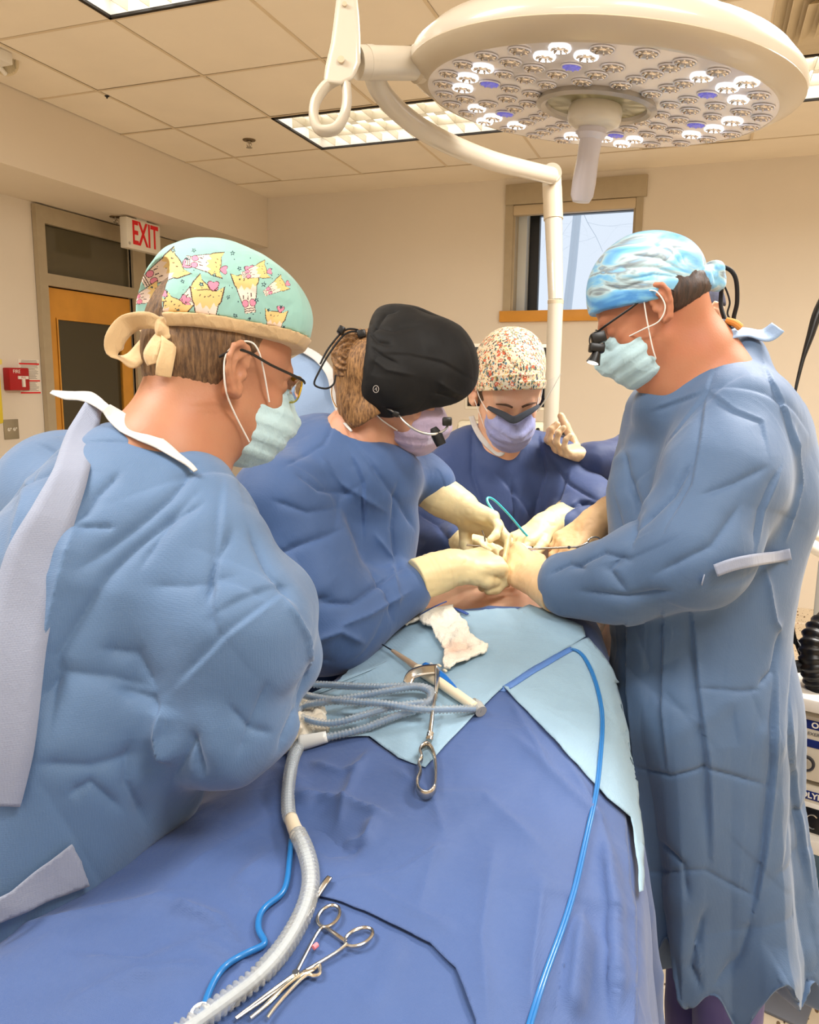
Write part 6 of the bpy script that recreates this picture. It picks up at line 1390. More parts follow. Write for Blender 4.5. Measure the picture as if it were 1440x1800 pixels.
# ================================================================== TOOLS ON THE DRAPES
M_tube = mat('clear_tube', (222, 228, 232), .12, trans=.65, ior=1.2, spec=.7, alpha=.75)
M_tubeo = mat('milky_tube', (212, 214, 210), .3, coat=.4)
M_tb = mat('blue_core', (58, 120, 168), .35)
M_cable = mat('cable_blue', (34, 108, 172), .3, coat=.3)
M_ivory = mat('ivory_plastic', (226, 212, 184), .35, coat=.3)
def path3(px, h, n=6):
    q = np.array([(u, v) for u, v in px], float); q3 = np.column_stack([q, np.zeros(len(q))]); r_, _ = resample(q3, 0., n); hh, _ = resample(np.column_stack([np.full(len(q), 0.)]*3) if np.ndim(h) == 0 else np.column_stack([h, h, h]), 0., n)
    out = np.array([T3(p[0], p[1], (h if np.ndim(h) == 0 else hh[i, 0])) for i, p in enumerate(r_)])
    for _ in range(6): out[1:-1] = .25*out[:-2]+.5*out[1:-1]+.25*out[2:]
    return out
def arclen_resample(pts, step):
    d = np.r_[0, np.cumsum(np.linalg.norm(np.diff(pts, axis=0), axis=1))]; n = max(4, int(d[-1]/step)); s = np.linspace(0, d[-1], n)
    return np.stack([np.interp(s, d, pts[:, k]) for k in range(3)], 1), s
def corrugated(name, pts, r, pitch, mt, parent, amp=.12, n=14):
    p, s = arclen_resample(np.array(pts), pitch/4); rr = r*(1+amp*np.cos(2*math.pi*s/pitch)); V, F = sweep(p, rr, n); return mesh(name, V, F, mt, parent, True)
# smoke-evacuation pencil with its coiled corrugated tube
pe = empty('electrosurgical_pencil', T3(760, 1200), 'ivory electrosurgical pencil with blue buttons joined to a coiled ribbed clear tube', 'surgical pencil')
h0 = .011
pa_ = [T3(672, 1143, h0), T3(690, 1154, h0), T3(716, 1172, h0), T3(740, 1190, h0), T3(790, 1222, h0+.001), T3(834, 1253, h0)]
MB().tube([pa_[0], pa_[1]], [.0011, .0016], 8).build('electrode_tip', M_black, pe)
MB().tube([pa_[1], T3(700, 1161, h0), pa_[2], T3(736, 1187, h0)], [.003, .0042, .005, .0066], 18).build('clear_nozzle', mat('amber_nozzle', (196, 170, 140), .15, trans=.3, alpha=.85), pe)
MB().tube([T3(693, 1156, h0), T3(730, 1182, h0)], .0016, 8).build('inner_stem', mat('stem_brown', (120, 66, 44), .4), pe)
V, F = sweep(resample(np.array([T3(733, 1185, h0), T3(744, 1193, h0), T3(775, 1213, h0+.001), T3(810, 1237, h0), T3(834, 1254, h0)]), 0., 6)[0], np.interp(np.linspace(0, 1, 25), [0, .12, .4, .8, 1], [.0066, .0088, .0092, .008, .0078]), 20)
bd = mesh('handle', V, F, M_ivory, pe)
up_ = np.array([0, 0, 1.]); ax_ = T3(800, 1230)-T3(745, 1193); ax_ /= np.linalg.norm(ax_); sd_ = np.cross(ax_, up_)
V, F = ribbon([T3(745, 1187, h0+.0095), T3(760, 1197, h0+.0105), T3(778, 1210, h0+.0105), T3(802, 1230, h0+.0085)], [up_-FW*.8]*4, [.007, .0115, .010, .002], .002, 6); mesh('blue_panel', V, F, mat('panel_blue', (24, 106, 190), .3, coat=.5), bd)
text('Time', 'lettering', .009, T3(760, 1194, h0+.0122)-ray(760, 1194)*.0035, ax_, -sd_+up_*.6, M_white, bd, .0002)
for (u, v) in ((764, 1193), (774, 1202)): MB().obox(T3(u+8, v-4, h0+.008), (.004, .0022, .0015), rotm(ax_, up_), bev=.001).build('button', M_ivory, bd)
MB().tube([T3(830, 1248, h0), T3(838, 1253, h0), T3(846, 1262, h0-.001)], [.0092, .0100, .0095], 18).build('swivel_joint', mat('swivel_grey', (176, 176, 172), .25, trans=.2), pe)
coil = [(842, 1259), (800, 1266), (740, 1274), (680, 1270), (610, 1264), (548, 1254), (520, 1240), (528, 1228), (570, 1226), (650, 1230), (720, 1226), (752, 1228), (764, 1240), (752, 1254), (700, 1262), (640, 1280), (590, 1296), (552, 1294), (524, 1284), (530, 1268), (570, 1262), (640, 1248), (700, 1234), (735, 1228), (758, 1236), (748, 1258), (690, 1274), (640, 1292), (600, 1302), (572, 1308), (535, 1312)]
hh = np.interp(np.arange(len(coil)), [0, 3, 6, 12, 14, 20, 24, 27, 30], [.012, .030, .026, .016, .020, .026, .018, .010, .010])
cp = path3(coil, hh, 6); corrugated('coiled_tube', cp, .0056, .0056, M_tube, pe, .20)
MB().tube(arclen_resample(cp, .004)[0]-up_*.0008, .0030, 8).build('coiled_cable', M_tb, pe)
yj = path3([(575, 1307), (548, 1314), (528, 1318)], .011, 4); V, F = sweep(yj, np.linspace(.0085, .012, len(yj)), 18); mesh('tube_connector', V, F, M_tubeo, pe)
dn = path3([(536, 1311), (521, 1330), (512, 1360), (507, 1400), (507, 1440), (513, 1456)], .010, 6); corrugated('ribbed_hose', dn, .0082, .0056, M_tube, pe, .16)
MB().tube(dn, .0042, 8).build('hose_core', mat('core_grey', (176, 186, 192), .4), pe)
cf = path3([(512, 1452), (517, 1468), (524, 1482)], .011, 5); V, F = sweep(cf, np.linspace(.0085, .0095, len(cf)), 20); mesh('hose_cuff', V, F, M_ivory, pe)
dn2 = path3([(524, 1482), (537, 1510), (546, 1545), (546, 1580), (535, 1620), (515, 1660), (488, 1700), (450, 1740), (400, 1778), (350, 1815), (300, 1850)], .012, 6); corrugated('ribbed_hose', dn2, .0092, .0070, M_tube, pe, .20, 18)
MB().tube(dn2, .0045, 8).build('hose_core', mat('core_grey2', (196, 200, 200), .4), pe)
bc_ = path3([(512, 1482), (509, 1520), (505, 1555), (495, 1580), (470, 1598), (456, 1618), (455, 1645), (468, 1666), (440, 1680), (400, 1702), (378, 1730), (363, 1765), (354, 1800), (350, 1840)], .005, 6)
tag(MB().tube(bc_, .0034, 12).build('blue_cable', M_cable, None, smooth=True), 'bright blue cable winding down the drape beside the ribbed hose', 'cable')
c2 = path3([(1003, 1143), (1020, 1150), (1038, 1180), (1052, 1225), (1058, 1270), (1054, 1330), (1046, 1400), (1030, 1470), (1010, 1560), (985, 1640), (955, 1720), (930, 1800), (922, 1830)], .0025, 6)
tag(MB().tube(c2, .0022, 10).tube(c2+np.array([.003, 0, .0006]), .0019, 10).build('blue_cable', M_cable, None, smooth=True), 'thin double blue cable running down the table edge over the pale drape', 'cable')
# retractor
re = empty('retractor', T3(752, 1300), 'steel hand-held retractor with a bent blade and open grooved handle lying on the drapes', 'retractor')
hr = .009
bl = [T3(716, 1218, .016), T3(724, 1211, .024), T3(745, 1207, .028), T3(768, 1205, .028)]; V, F = ribbon(bl, [up_*.7-FW*.6]*4, [.014, .018, .019, .018], .0015, 6); bo = mesh('blade', V, F, M_steel, re)
V, F = ribbon([T3(768, 1204, .028), T3(768, 1216, .024), T3(766, 1240, .018)], [-FW*.7+RT*.4]*3, [.012, .010, .006], .002, 6); mesh('blade_arm', V, F, M_steel, re)
sh = resample(np.array([T3(766, 1238, .018), T3(762, 1262, .022), T3(758, 1290, .016), T3(756, 1302, hr)]), 0., 5)[0]; V, F = sweep(sh, np.linspace(.0028, .0036, len(sh)), 14); mesh('shaft', V, F, M_steel, re)
a_, b_ = T3(757, 1298, hr), T3(753, 1318, hr); MB().lathe(a_, b_-a_, [(.003, 0), (.0055, .003), (.004, .006), (.0055, .009), (.004, .012), (.0058, .015), (.0045, .020)], 20).build('grip_rings', M_steel, re)
lo = [(752, 1322), (760, 1332), (765, 1350), (766, 1378), (763, 1400), (750, 1410), (736, 1403), (734, 1385), (739, 1370), (736, 1357), (741, 1345), (738, 1334), (743, 1325)]
pts = [T3(u, v, hr+.001) for u, v in lo]; V, F = sweep(resample(np.array(pts), 0., 5, True)[0], .0026, 12, closed=True, flat=(up_, 2.6)); mesh('open_handle', V, F, M_steel, re)
# laparotomy sponge
M_sp = cloth_mat('sponge_cotton', (240, 233, 216), weave=500, wstr=.9, crease=.2, cscale=40, var=.04, rough=.95)
k = M_sp.node_tree
def stained(m):
    nt = m.node_tree; tc = [n for n in nt.nodes if n.type == 'TEX_COORD'][0]; b = nt.nodes['Principled BSDF']; src = b.inputs['Base Color'].links[0].from_socket
    n = nt.nodes.new('ShaderNodeTexNoise'); n.inputs['Scale'].default_value = 28; nt.links.new(tc.outputs['Object'], n.inputs['Vector'])
    g = nt.nodes.new('ShaderNodeVectorMath'); g.operation = 'DISTANCE'; nt.links.new(tc.outputs['Object'], g.inputs[0]); m.node_tree.nodes.update()
    mr = nt.nodes.new('ShaderNodeMapRange'); mr.inputs['From Min'].default_value = .005; mr.inputs['From Max'].default_value = .045; mr.inputs['To Min'].default_value = 1.; mr.inputs['To Max'].default_value = 0.; nt.links.new(g.outputs['Value'], mr.inputs['Value'])
    mu = nt.nodes.new('ShaderNodeMath'); mu.operation = 'MULTIPLY'; nt.links.new(mr.outputs[0], mu.inputs[0]); nt.links.new(n.outputs['Fac'], mu.inputs[1])
    mx = nt.nodes.new('ShaderNodeMix'); mx.data_type = 'RGBA'; mx.inputs['B'].default_value = (*s2l((206, 124, 70)), 1); nt.links.new(mu.outputs[0], mx.inputs['Factor']); nt.links.new(src, mx.inputs['A']); nt.links.new(mx.outputs['Result'], b.inputs['Base Color']); return g
gst = stained(M_sp)
sr = empty('surgical_sponge', T3(790, 1130), 'folded white gauze sponge with orange stains and blue tag lying on the pale drape', 'gauze sponge')
so, W, _f = sheet('sponge_cloth', TOPS, [(736, 1092), (752, 1080), (786, 1066), (795, 1064), (800, 1082), (818, 1098), (826, 1118), (838, 1134), (858, 1143), (855, 1152), (830, 1163), (822, 1168), (800, 1176), (790, 1186), (782, 1184), (780, 1172), (784, 1150), (768, 1128), (760, 1112), (748, 1105)], M_sp, .007, parent=sr, step=2.6, wr=.0036, seed=6, fine=60)
so.modifiers['thick'].thickness = .005; gst.inputs[1].default_value = tuple(T3(800, 1152)-np.array(sr.location))
V, F = ribbon([T3(756, 1092, .008), T3(740, 1094, .010), T3(722, 1099, .008), T3(712, 1102, .006)], [up_]*4, [.016, .014, .009, .006], .003, 6); mesh('cotton_tape', crumple(V, [f for f in F if len(f) == 4], .002, 60, 3), F, M_sp, sr)
MB().tube([T3(735, 1088, .006), T3(760, 1077, .009), T3(785, 1066, .009)], .0012, 8, sm=5).build('marker_thread', mat('thread_blue', (44, 66, 132), .5), sr)
V, F = ribbon([T3(796, 1074, .006), T3(806, 1078, .007), T3(822, 1084, .005)], [up_]*3, [.006, .010, .006], .002, 5); mesh('blue_tag', V, F, mat('tag_blue', (50, 78, 146), .5), sr)
# crumpled gauze under the coil
S = SDF(T3(530, 1280)-[.12, .12, .05], T3(530, 1280)+[.12, .12, .06], .0028); S.chain([T3(530, 1235, .006), T3(515, 1262, .008), T3(520, 1292, .008), T3(505, 1318, .008)], [.014, .022, .022, .016], .02); S.chain([T3(540, 1240, .004), T3(560, 1262, .004), T3(575, 1285, .002)], [.012, .014, .012], .02)
gz = sdf_obj('gauze', S, cloth_mat('gauze_white', (236, 226, 206), weave=600, wstr=.8, crease=.3, cscale=30, var=.03, rough=.95), None, lambda V, F: crumple(V, F, .007, 34, 5)); tag(gz, 'crumpled white gauze lying under the coiled tube', 'gauze')
# ---- clamps and forceps in the near corner
def ring_clamp(name, label, ra, rb, joint, tip, rings=(.013, .010), mt=M_steel, hh=.006, r=.0018, jaw='serrated', ang=0.):
    root = empty(name, T3(*joint), label, 'clamp'); q = lambda p, h=0.: T3(p[0], p[1], hh+h)
    J = q(joint)
    for i, (rc, sd) in enumerate(((ra, 1), (rb, -1))):
        c = q(rc); d = c-J; L_ = np.linalg.norm(d); d /= L_; sde = np.cross(up_, d)
        nn = up_; pts = [c+(d*math.cos(t)*rings[0]*1.25+sde*math.sin(t)*rings[0]*.85) for t in np.linspace(0, 2*math.pi, 33)[:-1]]
        h_ = MB().tube(pts, r*1.1, 10, closed=True).tube([c-d*rings[0]*1.2, c-d*(rings[0]*1.2+.015)+sde*.002*sd, J+up_*.0015*sd], [r*1.2, r, r*1.2], 10, sm=6)
        t_ = q(tip)+sde*.0008*sd; jd = (t_-J); h_.tube([J+up_*.0015*sd, J+jd*.4+sde*.0015*sd, t_], [r*1.3, r, r*.7], 10, sm=5)
        h_.build('handle_arm', mt, root)
    MB().cyl(J-up_*.004, J+up_*.004, .0034, 18).build('box_joint', mt, root)
    a = q(ra); b = q(rb); m_ = (a+b)/2; ca = a+(J-a)*.18; cb_ = b+(J-b)*.18
    MB().obox((ca+cb_)/2, (np.linalg.norm(ca-cb_)*.42, .0022, .0012), rotm(cb_-ca, up_), bev=.0005).build('ratchet', mt, root)
    return root
rc = ring_clamp('hemostat', 'ring-handled steel clamp with pink tape lying across the drape in the near corner', (578, 1619), (631, 1656), (520, 1724), (415, 1800), rings=(.0128, .01))
MB().tube([T3(551, 1677, .007), T3(558, 1671, .007)], .0026, 10).build('pink_tape', mat('pink_tape', (226, 130, 140), .5), rc)
# loop-jawed tissue forceps below it
al = empty('tissue_forceps', T3(520, 1750), 'pale steel loop-ended forceps lying beside the ring clamp', 'forceps')
pt_ = [T3(u, v, .006) for u, v in [(440, 1800), (470, 1775), (500, 1745), (530, 1722), (548, 1716), (560, 1706), (563, 1712), (561, 1722), (552, 1725), (538, 1724), (512, 1748), (484, 1780), (470, 1800)]]
MB().tube(pt_, .0020, 10, sm=5).build('loop_jaw', mat('bright_steel', (226, 220, 206), .2, metal=1.), al)
lj = [T3(u, v, .008) for u, v in [(533, 1721), (540, 1719), (547, 1717), (553, 1714)]]
MB().tube(lj, .0012, 8).build('serration', M_steel, al)
# long dressing forceps under the hose
fo = empty('dressing_forceps', T3(520, 1630), 'long steel tweezer-type forceps lying half under the ribbed hose', 'forceps')
V, F = ribbon([T3(580, 1551, .006), T3(572, 1562, .007), T3(555, 1588, .006)], [up_-FW*.4]*3, [.006, .0065, .005], .003, 6); mesh('spring_end', V, F, M_steel, fo)
for k_, off in enumerate(((0, 0), (12, 6))):
    V, F = ribbon([T3(558, 1584, .006), T3(530+off[0]*.5, 1618+off[1]*.5, .008), T3(490+off[0], 1672+off[1], .008), T3(438+off[0]*.6, 1738+off[1], .006), T3(405, 1782+off[1]*.3, .004)], [up_-FW*.3]*5, [.004, .005, .0045, .003, .0015], .0012, 6); mesh('arm', V, F, M_steel, fo)
cb_ = empty('cable_clip', T3(352, 1792), 'small white plastic loop at the end of the blue cable', 'clip'); MB().tube([T3(352, 1792, .006)+np.array([.008*math.cos(t), .008*math.sin(t), .003*math.sin(t)]) for t in np.linspace(0, 2*math.pi, 17)[:-1]], .0022, 8, closed=True).build('loop', M_white, cb_)
for (u, v, r) in ((577, 1755, .0022), (600, 1757, .0012), (532, 1705, .0016), (762, 1757, .0014), (768, 1765, .0018)):
    pass
# ---- in the field
nh = empty('needle_holder', P(985, 963, 1.66), 'long ring-handled steel needle holder reaching into the operating field', 'needle holder')
J = P(1000, 962, 1.66); tipn = P(918, 966, 1.66)
for sd, rc_ in ((1, P(1044, 951, 1.66)), (-1, P(1042, 972, 1.66))):
    d = rc_-J; d /= np.linalg.norm(d); s2 = UP-d*(UP@d)
    ring = [rc_+d*math.cos(t)*.0125+s2*math.sin(t)*.0085 for t in np.linspace(0, 2*math.pi, 29)[:-1]]
    MB().tube(ring, .0018, 10, closed=True).tube([rc_-d*.012, rc_-d*.03-s2*sd*.003, J, tipn+s2*sd*.0015], [.002, .0018, .0024, .0014], 10, sm=5).build('handle_arm', M_steel, nh)
MB().cyl(J-FW*.003, J+FW*.003, .0034, 16).build('box_joint', M_steel, nh)
ct = empty('catheter_tube', P(905, 965, 1.66), 'thin turquoise tube looping up out of the operating field', 'tube')
M_cat = mat('catheter_teal', (66, 176, 190), .25, coat=.5)
MB().tube([P(912, 974, 1.66), P(895, 948, 1.66), P(872, 905, 1.67), P(858, 884, 1.68), P(858, 875, 1.69), P(870, 880, 1.70), P(895, 905, 1.72), P(925, 940, 1.74), P(950, 962, 1.75)], .0026, 12, sm=8).build('tube', M_cat, ct)
S = SDF(P(918, 970, 1.67)-.05, P(918, 970, 1.67)+.05, .002); S.chain([P(900, 968, 1.68), P(915, 964, 1.68), P(935, 968, 1.68)], [.007, .010, .008], .01)
gf = sdf_obj('suture_gauze', S, cloth_mat('gauze_lilac', (206, 206, 236), weave=900, wstr=.6, crease=.3, cscale=40), None, lambda V, F: crumple(V, F, .003, 70, 5)); tag(gf, 'small pale lilac gauze pinched between the gloves in the operating field', 'gauze')
fc_ = empty('needle_forceps', P(850, 950, 1.66), 'fine steel forceps held in the gloved hands over the field', 'forceps')
MB().tube([P(848, 932, 1.64), P(852, 942, 1.64), P(853, 952, 1.64)], .002, 8).tube([P(820, 958, 1.66), P(845, 960, 1.66)], .0022, 8).build('forceps_arms', M_steel, fc_)

# turned-up hem corner of the seen-from-behind man's gown, lying on the drape
_Va = np.empty(len(gA.data.vertices)*3); gA.data.vertices.foreach_get('co', _Va); _Va = _Va.reshape(-1, 3)+WL[A.name]
_Fa = np.empty(len(gA.data.loops), dtype=np.int32); gA.data.loops.foreach_get('vertex_index', _Fa); _Fa = _Fa.reshape(-1, 4)
TH = BVHTree.FromPolygons([Vector(v) for v in np.concatenate([V0_, _Va])], [tuple(f) for f in F0_]+[tuple(int(i)+len(V0_) for i in f) for f in _Fa])
o_, _w, _f = sheet('gown_hem_corner', TH, [(-60, 1650), (-40, 1590), (20, 1560), (70, 1520), (122, 1480), (138, 1510), (152, 1552), (80, 1578), (0, 1612)], M_gownIn, .006, parent=A, step=6, wr=.003, seed=4, fine=12)
# ================================================================== EQUIPMENT AT THE ROOM EDGES
# wire shelf behind the man in the patterned cap
xs0, ys0 = P(398, 800, 4.6), P(445, 800, 4.9)
def wire_rack():
    a = P(398, 796, 4.55); r_ = empty('wire_shelf', (a[0]+.3, a[1]+.25, 0), 'chrome wire shelving unit standing against the wall between the two assistants', 'shelf')
    x0, x1, y0, y1 = a[0], a[0]+.65, a[1], a[1]+.42; zt = a[2]
    M_w = mat('wire_chrome', (176, 168, 150), .3, metal=.8)
    for (x, y) in ((x0, y0), (x1, y0), (x0, y1), (x1, y1)): MB().cyl((x, y, .02), (x, y, zt), .0125, 14).cyl((x, y, 0), (x, y, .03), .018, 14).build('post', M_w, r_)
    for z in (zt-.03, zt-.42, zt-.80, .2):
        b = MB()
        for zz in (z, z-.03):
            b.tube([(x0, y0, zz), (x1, y0, zz)], .004, 6).tube([(x0, y1, zz), (x1, y1, zz)], .004, 6).tube([(x0, y0, zz), (x0, y1, zz)], .004, 6).tube([(x1, y0, zz), (x1, y1, zz)], .004, 6)
        for k in range(1, 24): x = x0+(x1-x0)*k/24; b.tube([(x, y0, z), (x, y1, z)], .0018, 5)
        n = 30; b.tube([(x0+(x1-x0)*k/n, y0, z-.03*(k % 2)) for k in range(n+1)], .0018, 5); b.build('shelf', M_w, r_)
    for k, (w_, h_, c_) in enumerate(((.12, .09, (226, 214, 190)), (.16, .06, (214, 196, 160)), (.1, .12, (232, 226, 214)))):
        xx = x0+.08+.2*k; o = MB().box((xx, y0+.05, zt-.42), (xx+w_, y0+.25, zt-.42+h_), bev=.006).build('supply_box', mat('supply_%d' % k, c_, .6)); tag(o, ['cream carton on the wire shelf, nearest its post', 'flat tan carton on the wire shelf between two others', 'tall white carton on the wire shelf, third from its post'][k], 'box')
    c = P(432, 794, 4.5); o = MB().obox((c[0]+.04, c[1]+.12, zt-.03+.028), (.09, .06, .026), np.eye(3), bev=.006).build('red_packet', mat('red_packet', (206, 62, 34), .5)); tag(o, 'small red and white packet lying on top of the wire shelf', 'packet')
wire_rack()
# monitor and tower behind the nurse
mt_ = P(893, 666, 3.3)
mo = empty('monitor', (mt_[0], mt_[1], mt_[2]-.3), 'black flat screen with a pale frame behind the nurse in the floral cap', 'monitor')
ex = np.array([math.cos(_y*.8), math.sin(_y*.8), 0]); ey = np.cross([0, 0, 1], ex); MM = np.array([ex, ey, [0, 0, 1.]])
a0, a1 = P(818, 604, 3.3), P(982, 722, 3.3); hw = np.linalg.norm(P(818, 663, 3.3)-P(982, 663, 3.3))/2; hh_ = np.linalg.norm(P(893, 608, 3.3)-P(893, 722, 3.3))/2; cc = (a0+a1)/2
MB().obox(cc, (hw, .02, hh_), MM, bev=.006).build('housing', mat('bezel_cream', (206, 194, 172), .4), mo)
MB().obox(cc-ey*.021, (hw-.012, .002, hh_-.014), MM, bev=.001).build('screen', mat('screen_black', (10, 10, 12), .15), mo)
MB().cyl(cc+ey*.05-np.array([0, 0, .1]), np.array([cc[0], cc[1], P(893, 742, 3.3)[2]])+ey*.05, .022, 16).obox(cc+ey*.03-np.array([0, 0, .05]), (.05, .03, .05), MM).build('stand', M_frame, mo)
cb = np.array([cc[0], cc[1], 0])
tw = empty('anesthesia_machine', (cb[0], cb[1], 0), 'beige equipment trolley with dials and black cables beneath the screen', 'medical machine')
M_bei = mat('machine_beige', (206, 196, 168), .45)
z_t = P(893, 742, 3.3)[2]; z_b = P(893, 800, 3.3)[2]
MB().obox((cb[0], cb[1], (z_t+z_b)/2), (hw*1.15, .16, (z_t-z_b)/2), MM, bev=.02).build('instrument_head', M_bei, tw)
MB().obox((cb[0], cb[1], z_b/2+.06), (hw*1.1, .2, z_b/2-.08), MM, bev=.02).build('cabinet', mat('machine_beige2', (188, 178, 152), .5), tw)
fr = np.array([cb[0], cb[1], 0])-ey*.165
for k in range(3): c = fr+ex*(.18+.0*k)+np.array([0, 0, z_t-.04-.05*k]); MB().lathe(c, -ey, [(.014, 0), (.013, .012), (0, .013)], 18).build('dial', M_steel, tw)
for k in range(3):
    x_ = .10+.05*k; MB().tube([fr+ex*x_+np.array([0, 0, z_t-.02]), fr+ex*(x_+.01)-ey*.05+np.array([0, 0, z_t-.08]), fr+ex*(x_+.03)-ey*.03+np.array([0, 0, z_b-.05]), fr+ex*(x_-.02)+np.array([0, 0, z_b-.2])], .008, 10, sm=6).build('black_cable', M_black, tw)
for s1_ in (-1, 1):
    for s2_ in (-1, 1): c = cb+ex*hw*s1_+ey*.15*s2_; MB().cyl(c+ex*-.012+[0, 0, .03], c+ex*.012+[0, 0, .03], .03, 18).cyl(c+[0, 0, .03], c+[0, 0, .09], .008).build('caster', M_black, tw)
# wall socket
o0 = onp(1405, 980, 1, YB); so_ = empty('wall_socket', (o0[0], YB, o0[2]-.06), 'white double power socket low on the wall beside the surgeon in profile', 'socket')
MB().box((o0[0]-.037, YB-.006, o0[2]-.06), (o0[0]+.037, YB, o0[2]+.06), bev=.002).build('cover_plate', M_white, so_)
for dz in (-.026, .026): MB().lathe((o0[0], YB-.006, o0[2]+dz), (0, -1, 0), [(.016, 0), (.0155, .002), (0, .002)], 24).box((o0[0]-.008, YB-.0085, o0[2]+dz-.004), (o0[0]-.005, YB-.0078, o0[2]+dz+.006), 1).box((o0[0]+.005, YB-.0085, o0[2]+dz-.004), (o0[0]+.008, YB-.0078, o0[2]+dz+.006), 1).build('outlet', [M_white, M_black], so_)
# white rail / arm at the picture edge
ra = empty('support_stand', P(1425, 960, 2.6)*np.array([1, 1, 0]), 'thick white jointed support arm at the picture edge above the equipment cart', 'support arm')
q0 = P(1425, 955, 2.6)
MB().tube([P(1402, 944, 2.6), P(1450, 972, 2.6), P(1540, 1010, 2.6)], .022, 20, sm=4).tube([P(1404, 942, 2.65), P(1460, 938, 2.7), P(1560, 940, 2.75)], .018, 16, sm=4).build('arm', M_white, ra)
e_ = P(1540, 1010, 2.6); MB().cyl((e_[0], e_[1], e_[2]+.1), (e_[0], e_[1], .05), .028, 20).lathe((e_[0], e_[1], 0), (0, 0, 1), [(.25, 0), (.25, .03), (.05, .06)], 32).build('post', M_white, ra)
# black strap/cable hanging in the upper corner of that side
hc = empty('hanging_cable', P(1420, 560, 1.9), 'black cable hanging from above behind the surgeon in profile', 'cable')
MB().tube([P(1475, 480, 1.9), P(1440, 545, 1.9), P(1425, 590, 1.9), P(1412, 630, 1.9), P(1402, 670, 1.9), P(1398, 690, 1.9)], [.013, .012, .009, .005, .004, .003], 12, sm=5).build('sheath', M_black, hc)
MB().tube([P(1398, 690, 1.9), P(1400, 760, 1.95), P(1425, 830, 2.0), P(1405, 920, 2.0), P(1392, 1000, 2.0), P(1393, 1090, 2.0), P(1400, 1130, 2.0), P(1412, 1165, 2.0), P(1415, 1200, 2.0)], .0042, 10, sm=6).build('cord', M_black, hc)
# endoscopy cart
ct = np.array(onp(1450, 1640, 2, .14)); ct = P(1455, 1400, 2.05)
fx = np.array([math.cos(-.30), math.sin(-.30), 0]); fy = np.cross([0, 0, 1], fx); CM_ = np.array([fx, fy, [0, 0, 1.]])
C0 = P(1401, 1345, 1.98); base = C0+fx*.2+fy*.21; base[2] = 0
cart = empty('equipment_cart', base, 'white wheeled equipment cart at the picture edge carrying two boxes', 'cart')
def z_at(v, d=2.05, u=1430): return P(u, v, d)[2]
for z, th in ((z_at(1205), .018), (z_at(1452), .02), (z_at(1640), .02)):
    MB().obox(base+[0, 0, z], (.26, .24, th), CM_, bev=.01).build('tray', M_white, cart)
for sx in (-1, 1): MB().obox(base+fx*.25*sx+fy*.2+[0, 0, .55], (.012, .02, .5), CM_, bev=.004).build('upright', mat('cart_grey', (170, 164, 150), .4), cart)
for sx in (-1, 1):
    for sy in (-1, 1): c = base+fx*.22*sx+fy*.2*sy; MB().cyl(c-fx*.012+[0, 0, .04], c+fx*.012+[0, 0, .04], .04, 20).cyl(c+[0, 0, .04], c+[0, 0, z_at(1640)], .01).build('caster', M_black, cart)
M_box = mat('device_cream', (218, 208, 188), .35, coat=.2); M_olb = mat('label_blue', (30, 44, 110), .3)
M_prt = mat('device_print', (70, 70, 74), .5)
def device(zt, zb, label, left, dd):
    hz = (zt-zb)/2; hw_ = .20; c = base+[0, 0, (zt+zb)/2]-fx*(left); r_ = empty('endoscopy_processor', c-[0, 0, hz], label, 'medical device')
    MB().obox(c, (hw_, .21, hz), CM_, bev=.012).build('housing', M_box, r_)
    f0 = c-fy*.2105-fx*hw_+[0, 0, 0]       # lower-front-left reference at mid height
    MB().obox(f0+fx*.11+[0, 0, hz-.022], (.085, .0012, .011), CM_, bev=.0005).build('brand_strip', M_olb, r_)
    text('OLYMPUS', 'lettering', .020, f0+fx*.088-fy*.002+[0, 0, hz-.022], fx, (0, 0, 1), M_white, r_, .0004, bold=.0006)
    return r_, f0, hz
z1, z2, z3 = z_at(1236), z_at(1352), z_at(1455)
r1, f0, hz = device(z1+.01, z2+.008, 'upper cream processor box with blue brand strip and round power button on the cart', .02, 0)
MB().obox(f0+fx*.11+[0, 0, hz-.07], (.08, .0012, .010), CM_, bev=.0005).build('blue_label', M_olb, r1)
b = MB().lathe(f0+fx*.04+[0, 0, -hz*.45], -fy, [(.0, .001), (.018, .001), (.018, .004), (.021, .004), (.021, .0)], 28); b.build('power_button', M_prt, r1)
MB().lathe(f0+fx*.04+[0, 0, -hz*.45], -fy, [(.0, .005), (.014, .005)], 24).build('button_face', M_box, r1)
text('EXERA', 'lettering', .012, f0+fx*.055-fy*.002+[0, 0, hz-.045], fx, (0, 0, 1), M_prt, r1, .0003)
r2, f0, hz = device(z2-.004, z3+.02, 'lower cream processor box with blue brand strip and black socket on the cart', .03, 0)
MB().obox(f0+fx*.085+[0, 0, -.02], (.036, .006, .042), CM_, bev=.012).build('socket_frame', M_white, r2)
MB().obox(f0+fx*.085-fy*.004+[0, 0, -.02], (.028, .006, .033), CM_, bev=.008).build('socket', M_black, r2)
MB().tube([f0+fx*.078-fy*.012+[0, 0, -.02]+fx*.014*math.cos(t)+np.array([0, 0, .018*math.sin(t)]) for t in np.linspace(.8, 5.2, 14)], .0018, 8).build('socket_highlight_ring', M_steel, r2)
MB().obox(f0+fx*.05+[0, 0, hz-.055], (.014, .001, .012), CM_).build('grey_label', M_prt, r2)
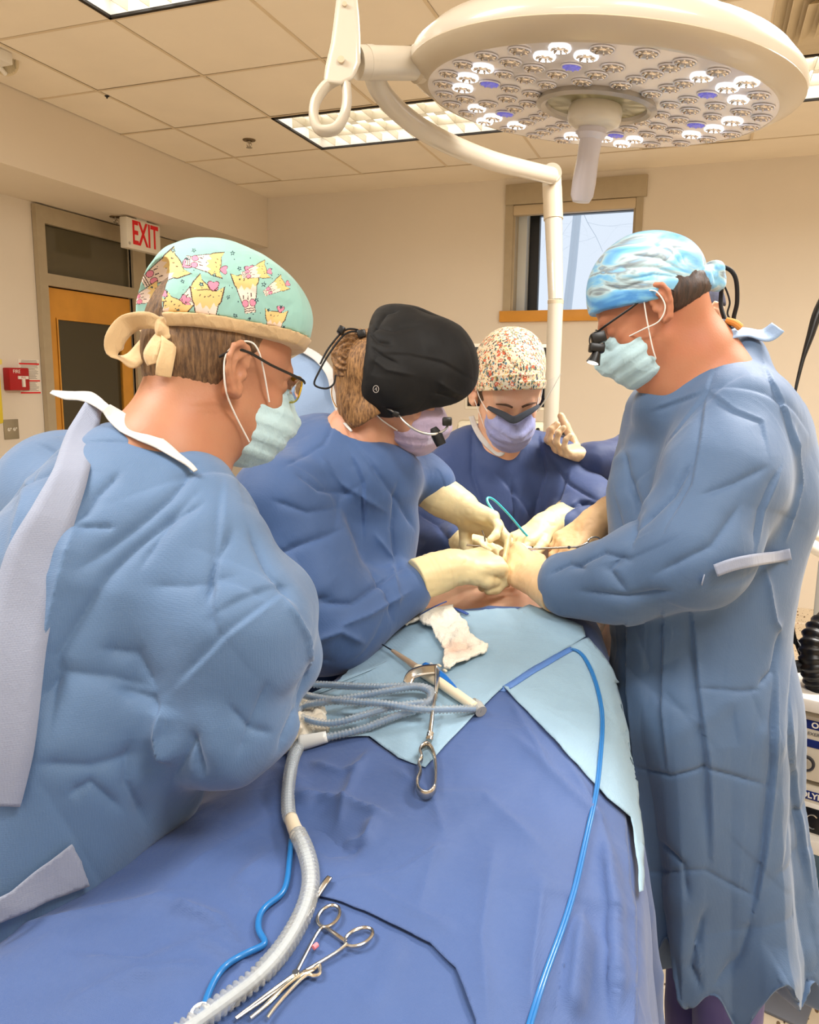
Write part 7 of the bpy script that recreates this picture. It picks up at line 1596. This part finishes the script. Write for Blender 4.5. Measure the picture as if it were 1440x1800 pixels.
# corrugated black light-guide hose, its cable and the wire basket
zt_ = z_at(1200)
ho = empty('corrugated_hose', P(1445, 1150, 2.0), 'thick black corrugated hose rising from the equipment cart', 'hose')
pts = [P(1445, 1215, 1.98), P(1434, 1180, 1.97), P(1430, 1150, 1.97), P(1436, 1118, 1.98), P(1460, 1095, 2.0), P(1510, 1085, 2.05)]
corrugated('hose', resample(np.array(pts), 0., 10)[0], .032, .018, M_black, ho, .13, 24)
MB().tube([P(1436, 1160, 1.97), P(1415, 1170, 1.98), P(1380, 1172, 2.0)], .016, 16, sm=4).build('connector', M_black, ho)
MB().tube([P(1385, 1122, 2.05), P(1402, 1130, 2.03), P(1412, 1150, 2.0), P(1416, 1176, 1.98)], .008, 12, sm=6).build('side_cable', M_black, ho)
ba = empty('wire_basket', base+fy*-.3-fx*.25+[0, 0, z_at(1290)], 'small white wire basket hanging under the cart top beside the gown', 'basket')
b0 = base-fx*.34-fy*.10; b = MB()
for z in np.linspace(z_at(1345), z_at(1250), 5): b.tube([b0+fx*a_+fy*c_+[0, 0, z] for a_, c_ in ((-.06, -.1), (.07, -.1), (.07, .1), (-.06, .1))], .0025, 6, closed=True)
for k in range(7):
    for c_ in (-.1, .1): x_ = -.06+.13*k/6; b.tube([b0+fx*x_+fy*c_+[0, 0, z_at(1345)], b0+fx*x_+fy*c_+[0, 0, z_at(1250)]], .002, 6)
b.build('wires', M_white, ba)
# blue pad and grey mat on the floor
c = onp(1328, 1738, 2, .0); fm = MB().obox(c+[0, 0, .004], (.13, .07, .004), CM_, bev=.002).build('floor_pad', mat('pad_grey', (112, 116, 126), .5)); tag(fm, 'grey flat pedal mat lying on the floor beside the surgeon\'s trousers', 'mat')
c = onp(1440, 1548, 2, .5); bp = MB().obox(base+fx*-.1-fy*.05+[0, 0, z_at(1640)+.045], (.2, .18, .022), CM_, bev=.01).build('folded_pad', mat('pad_blue', (30, 104, 150), .5)); tag(bp, 'blue folded pad on the lowest tray of the equipment cart', 'pad')
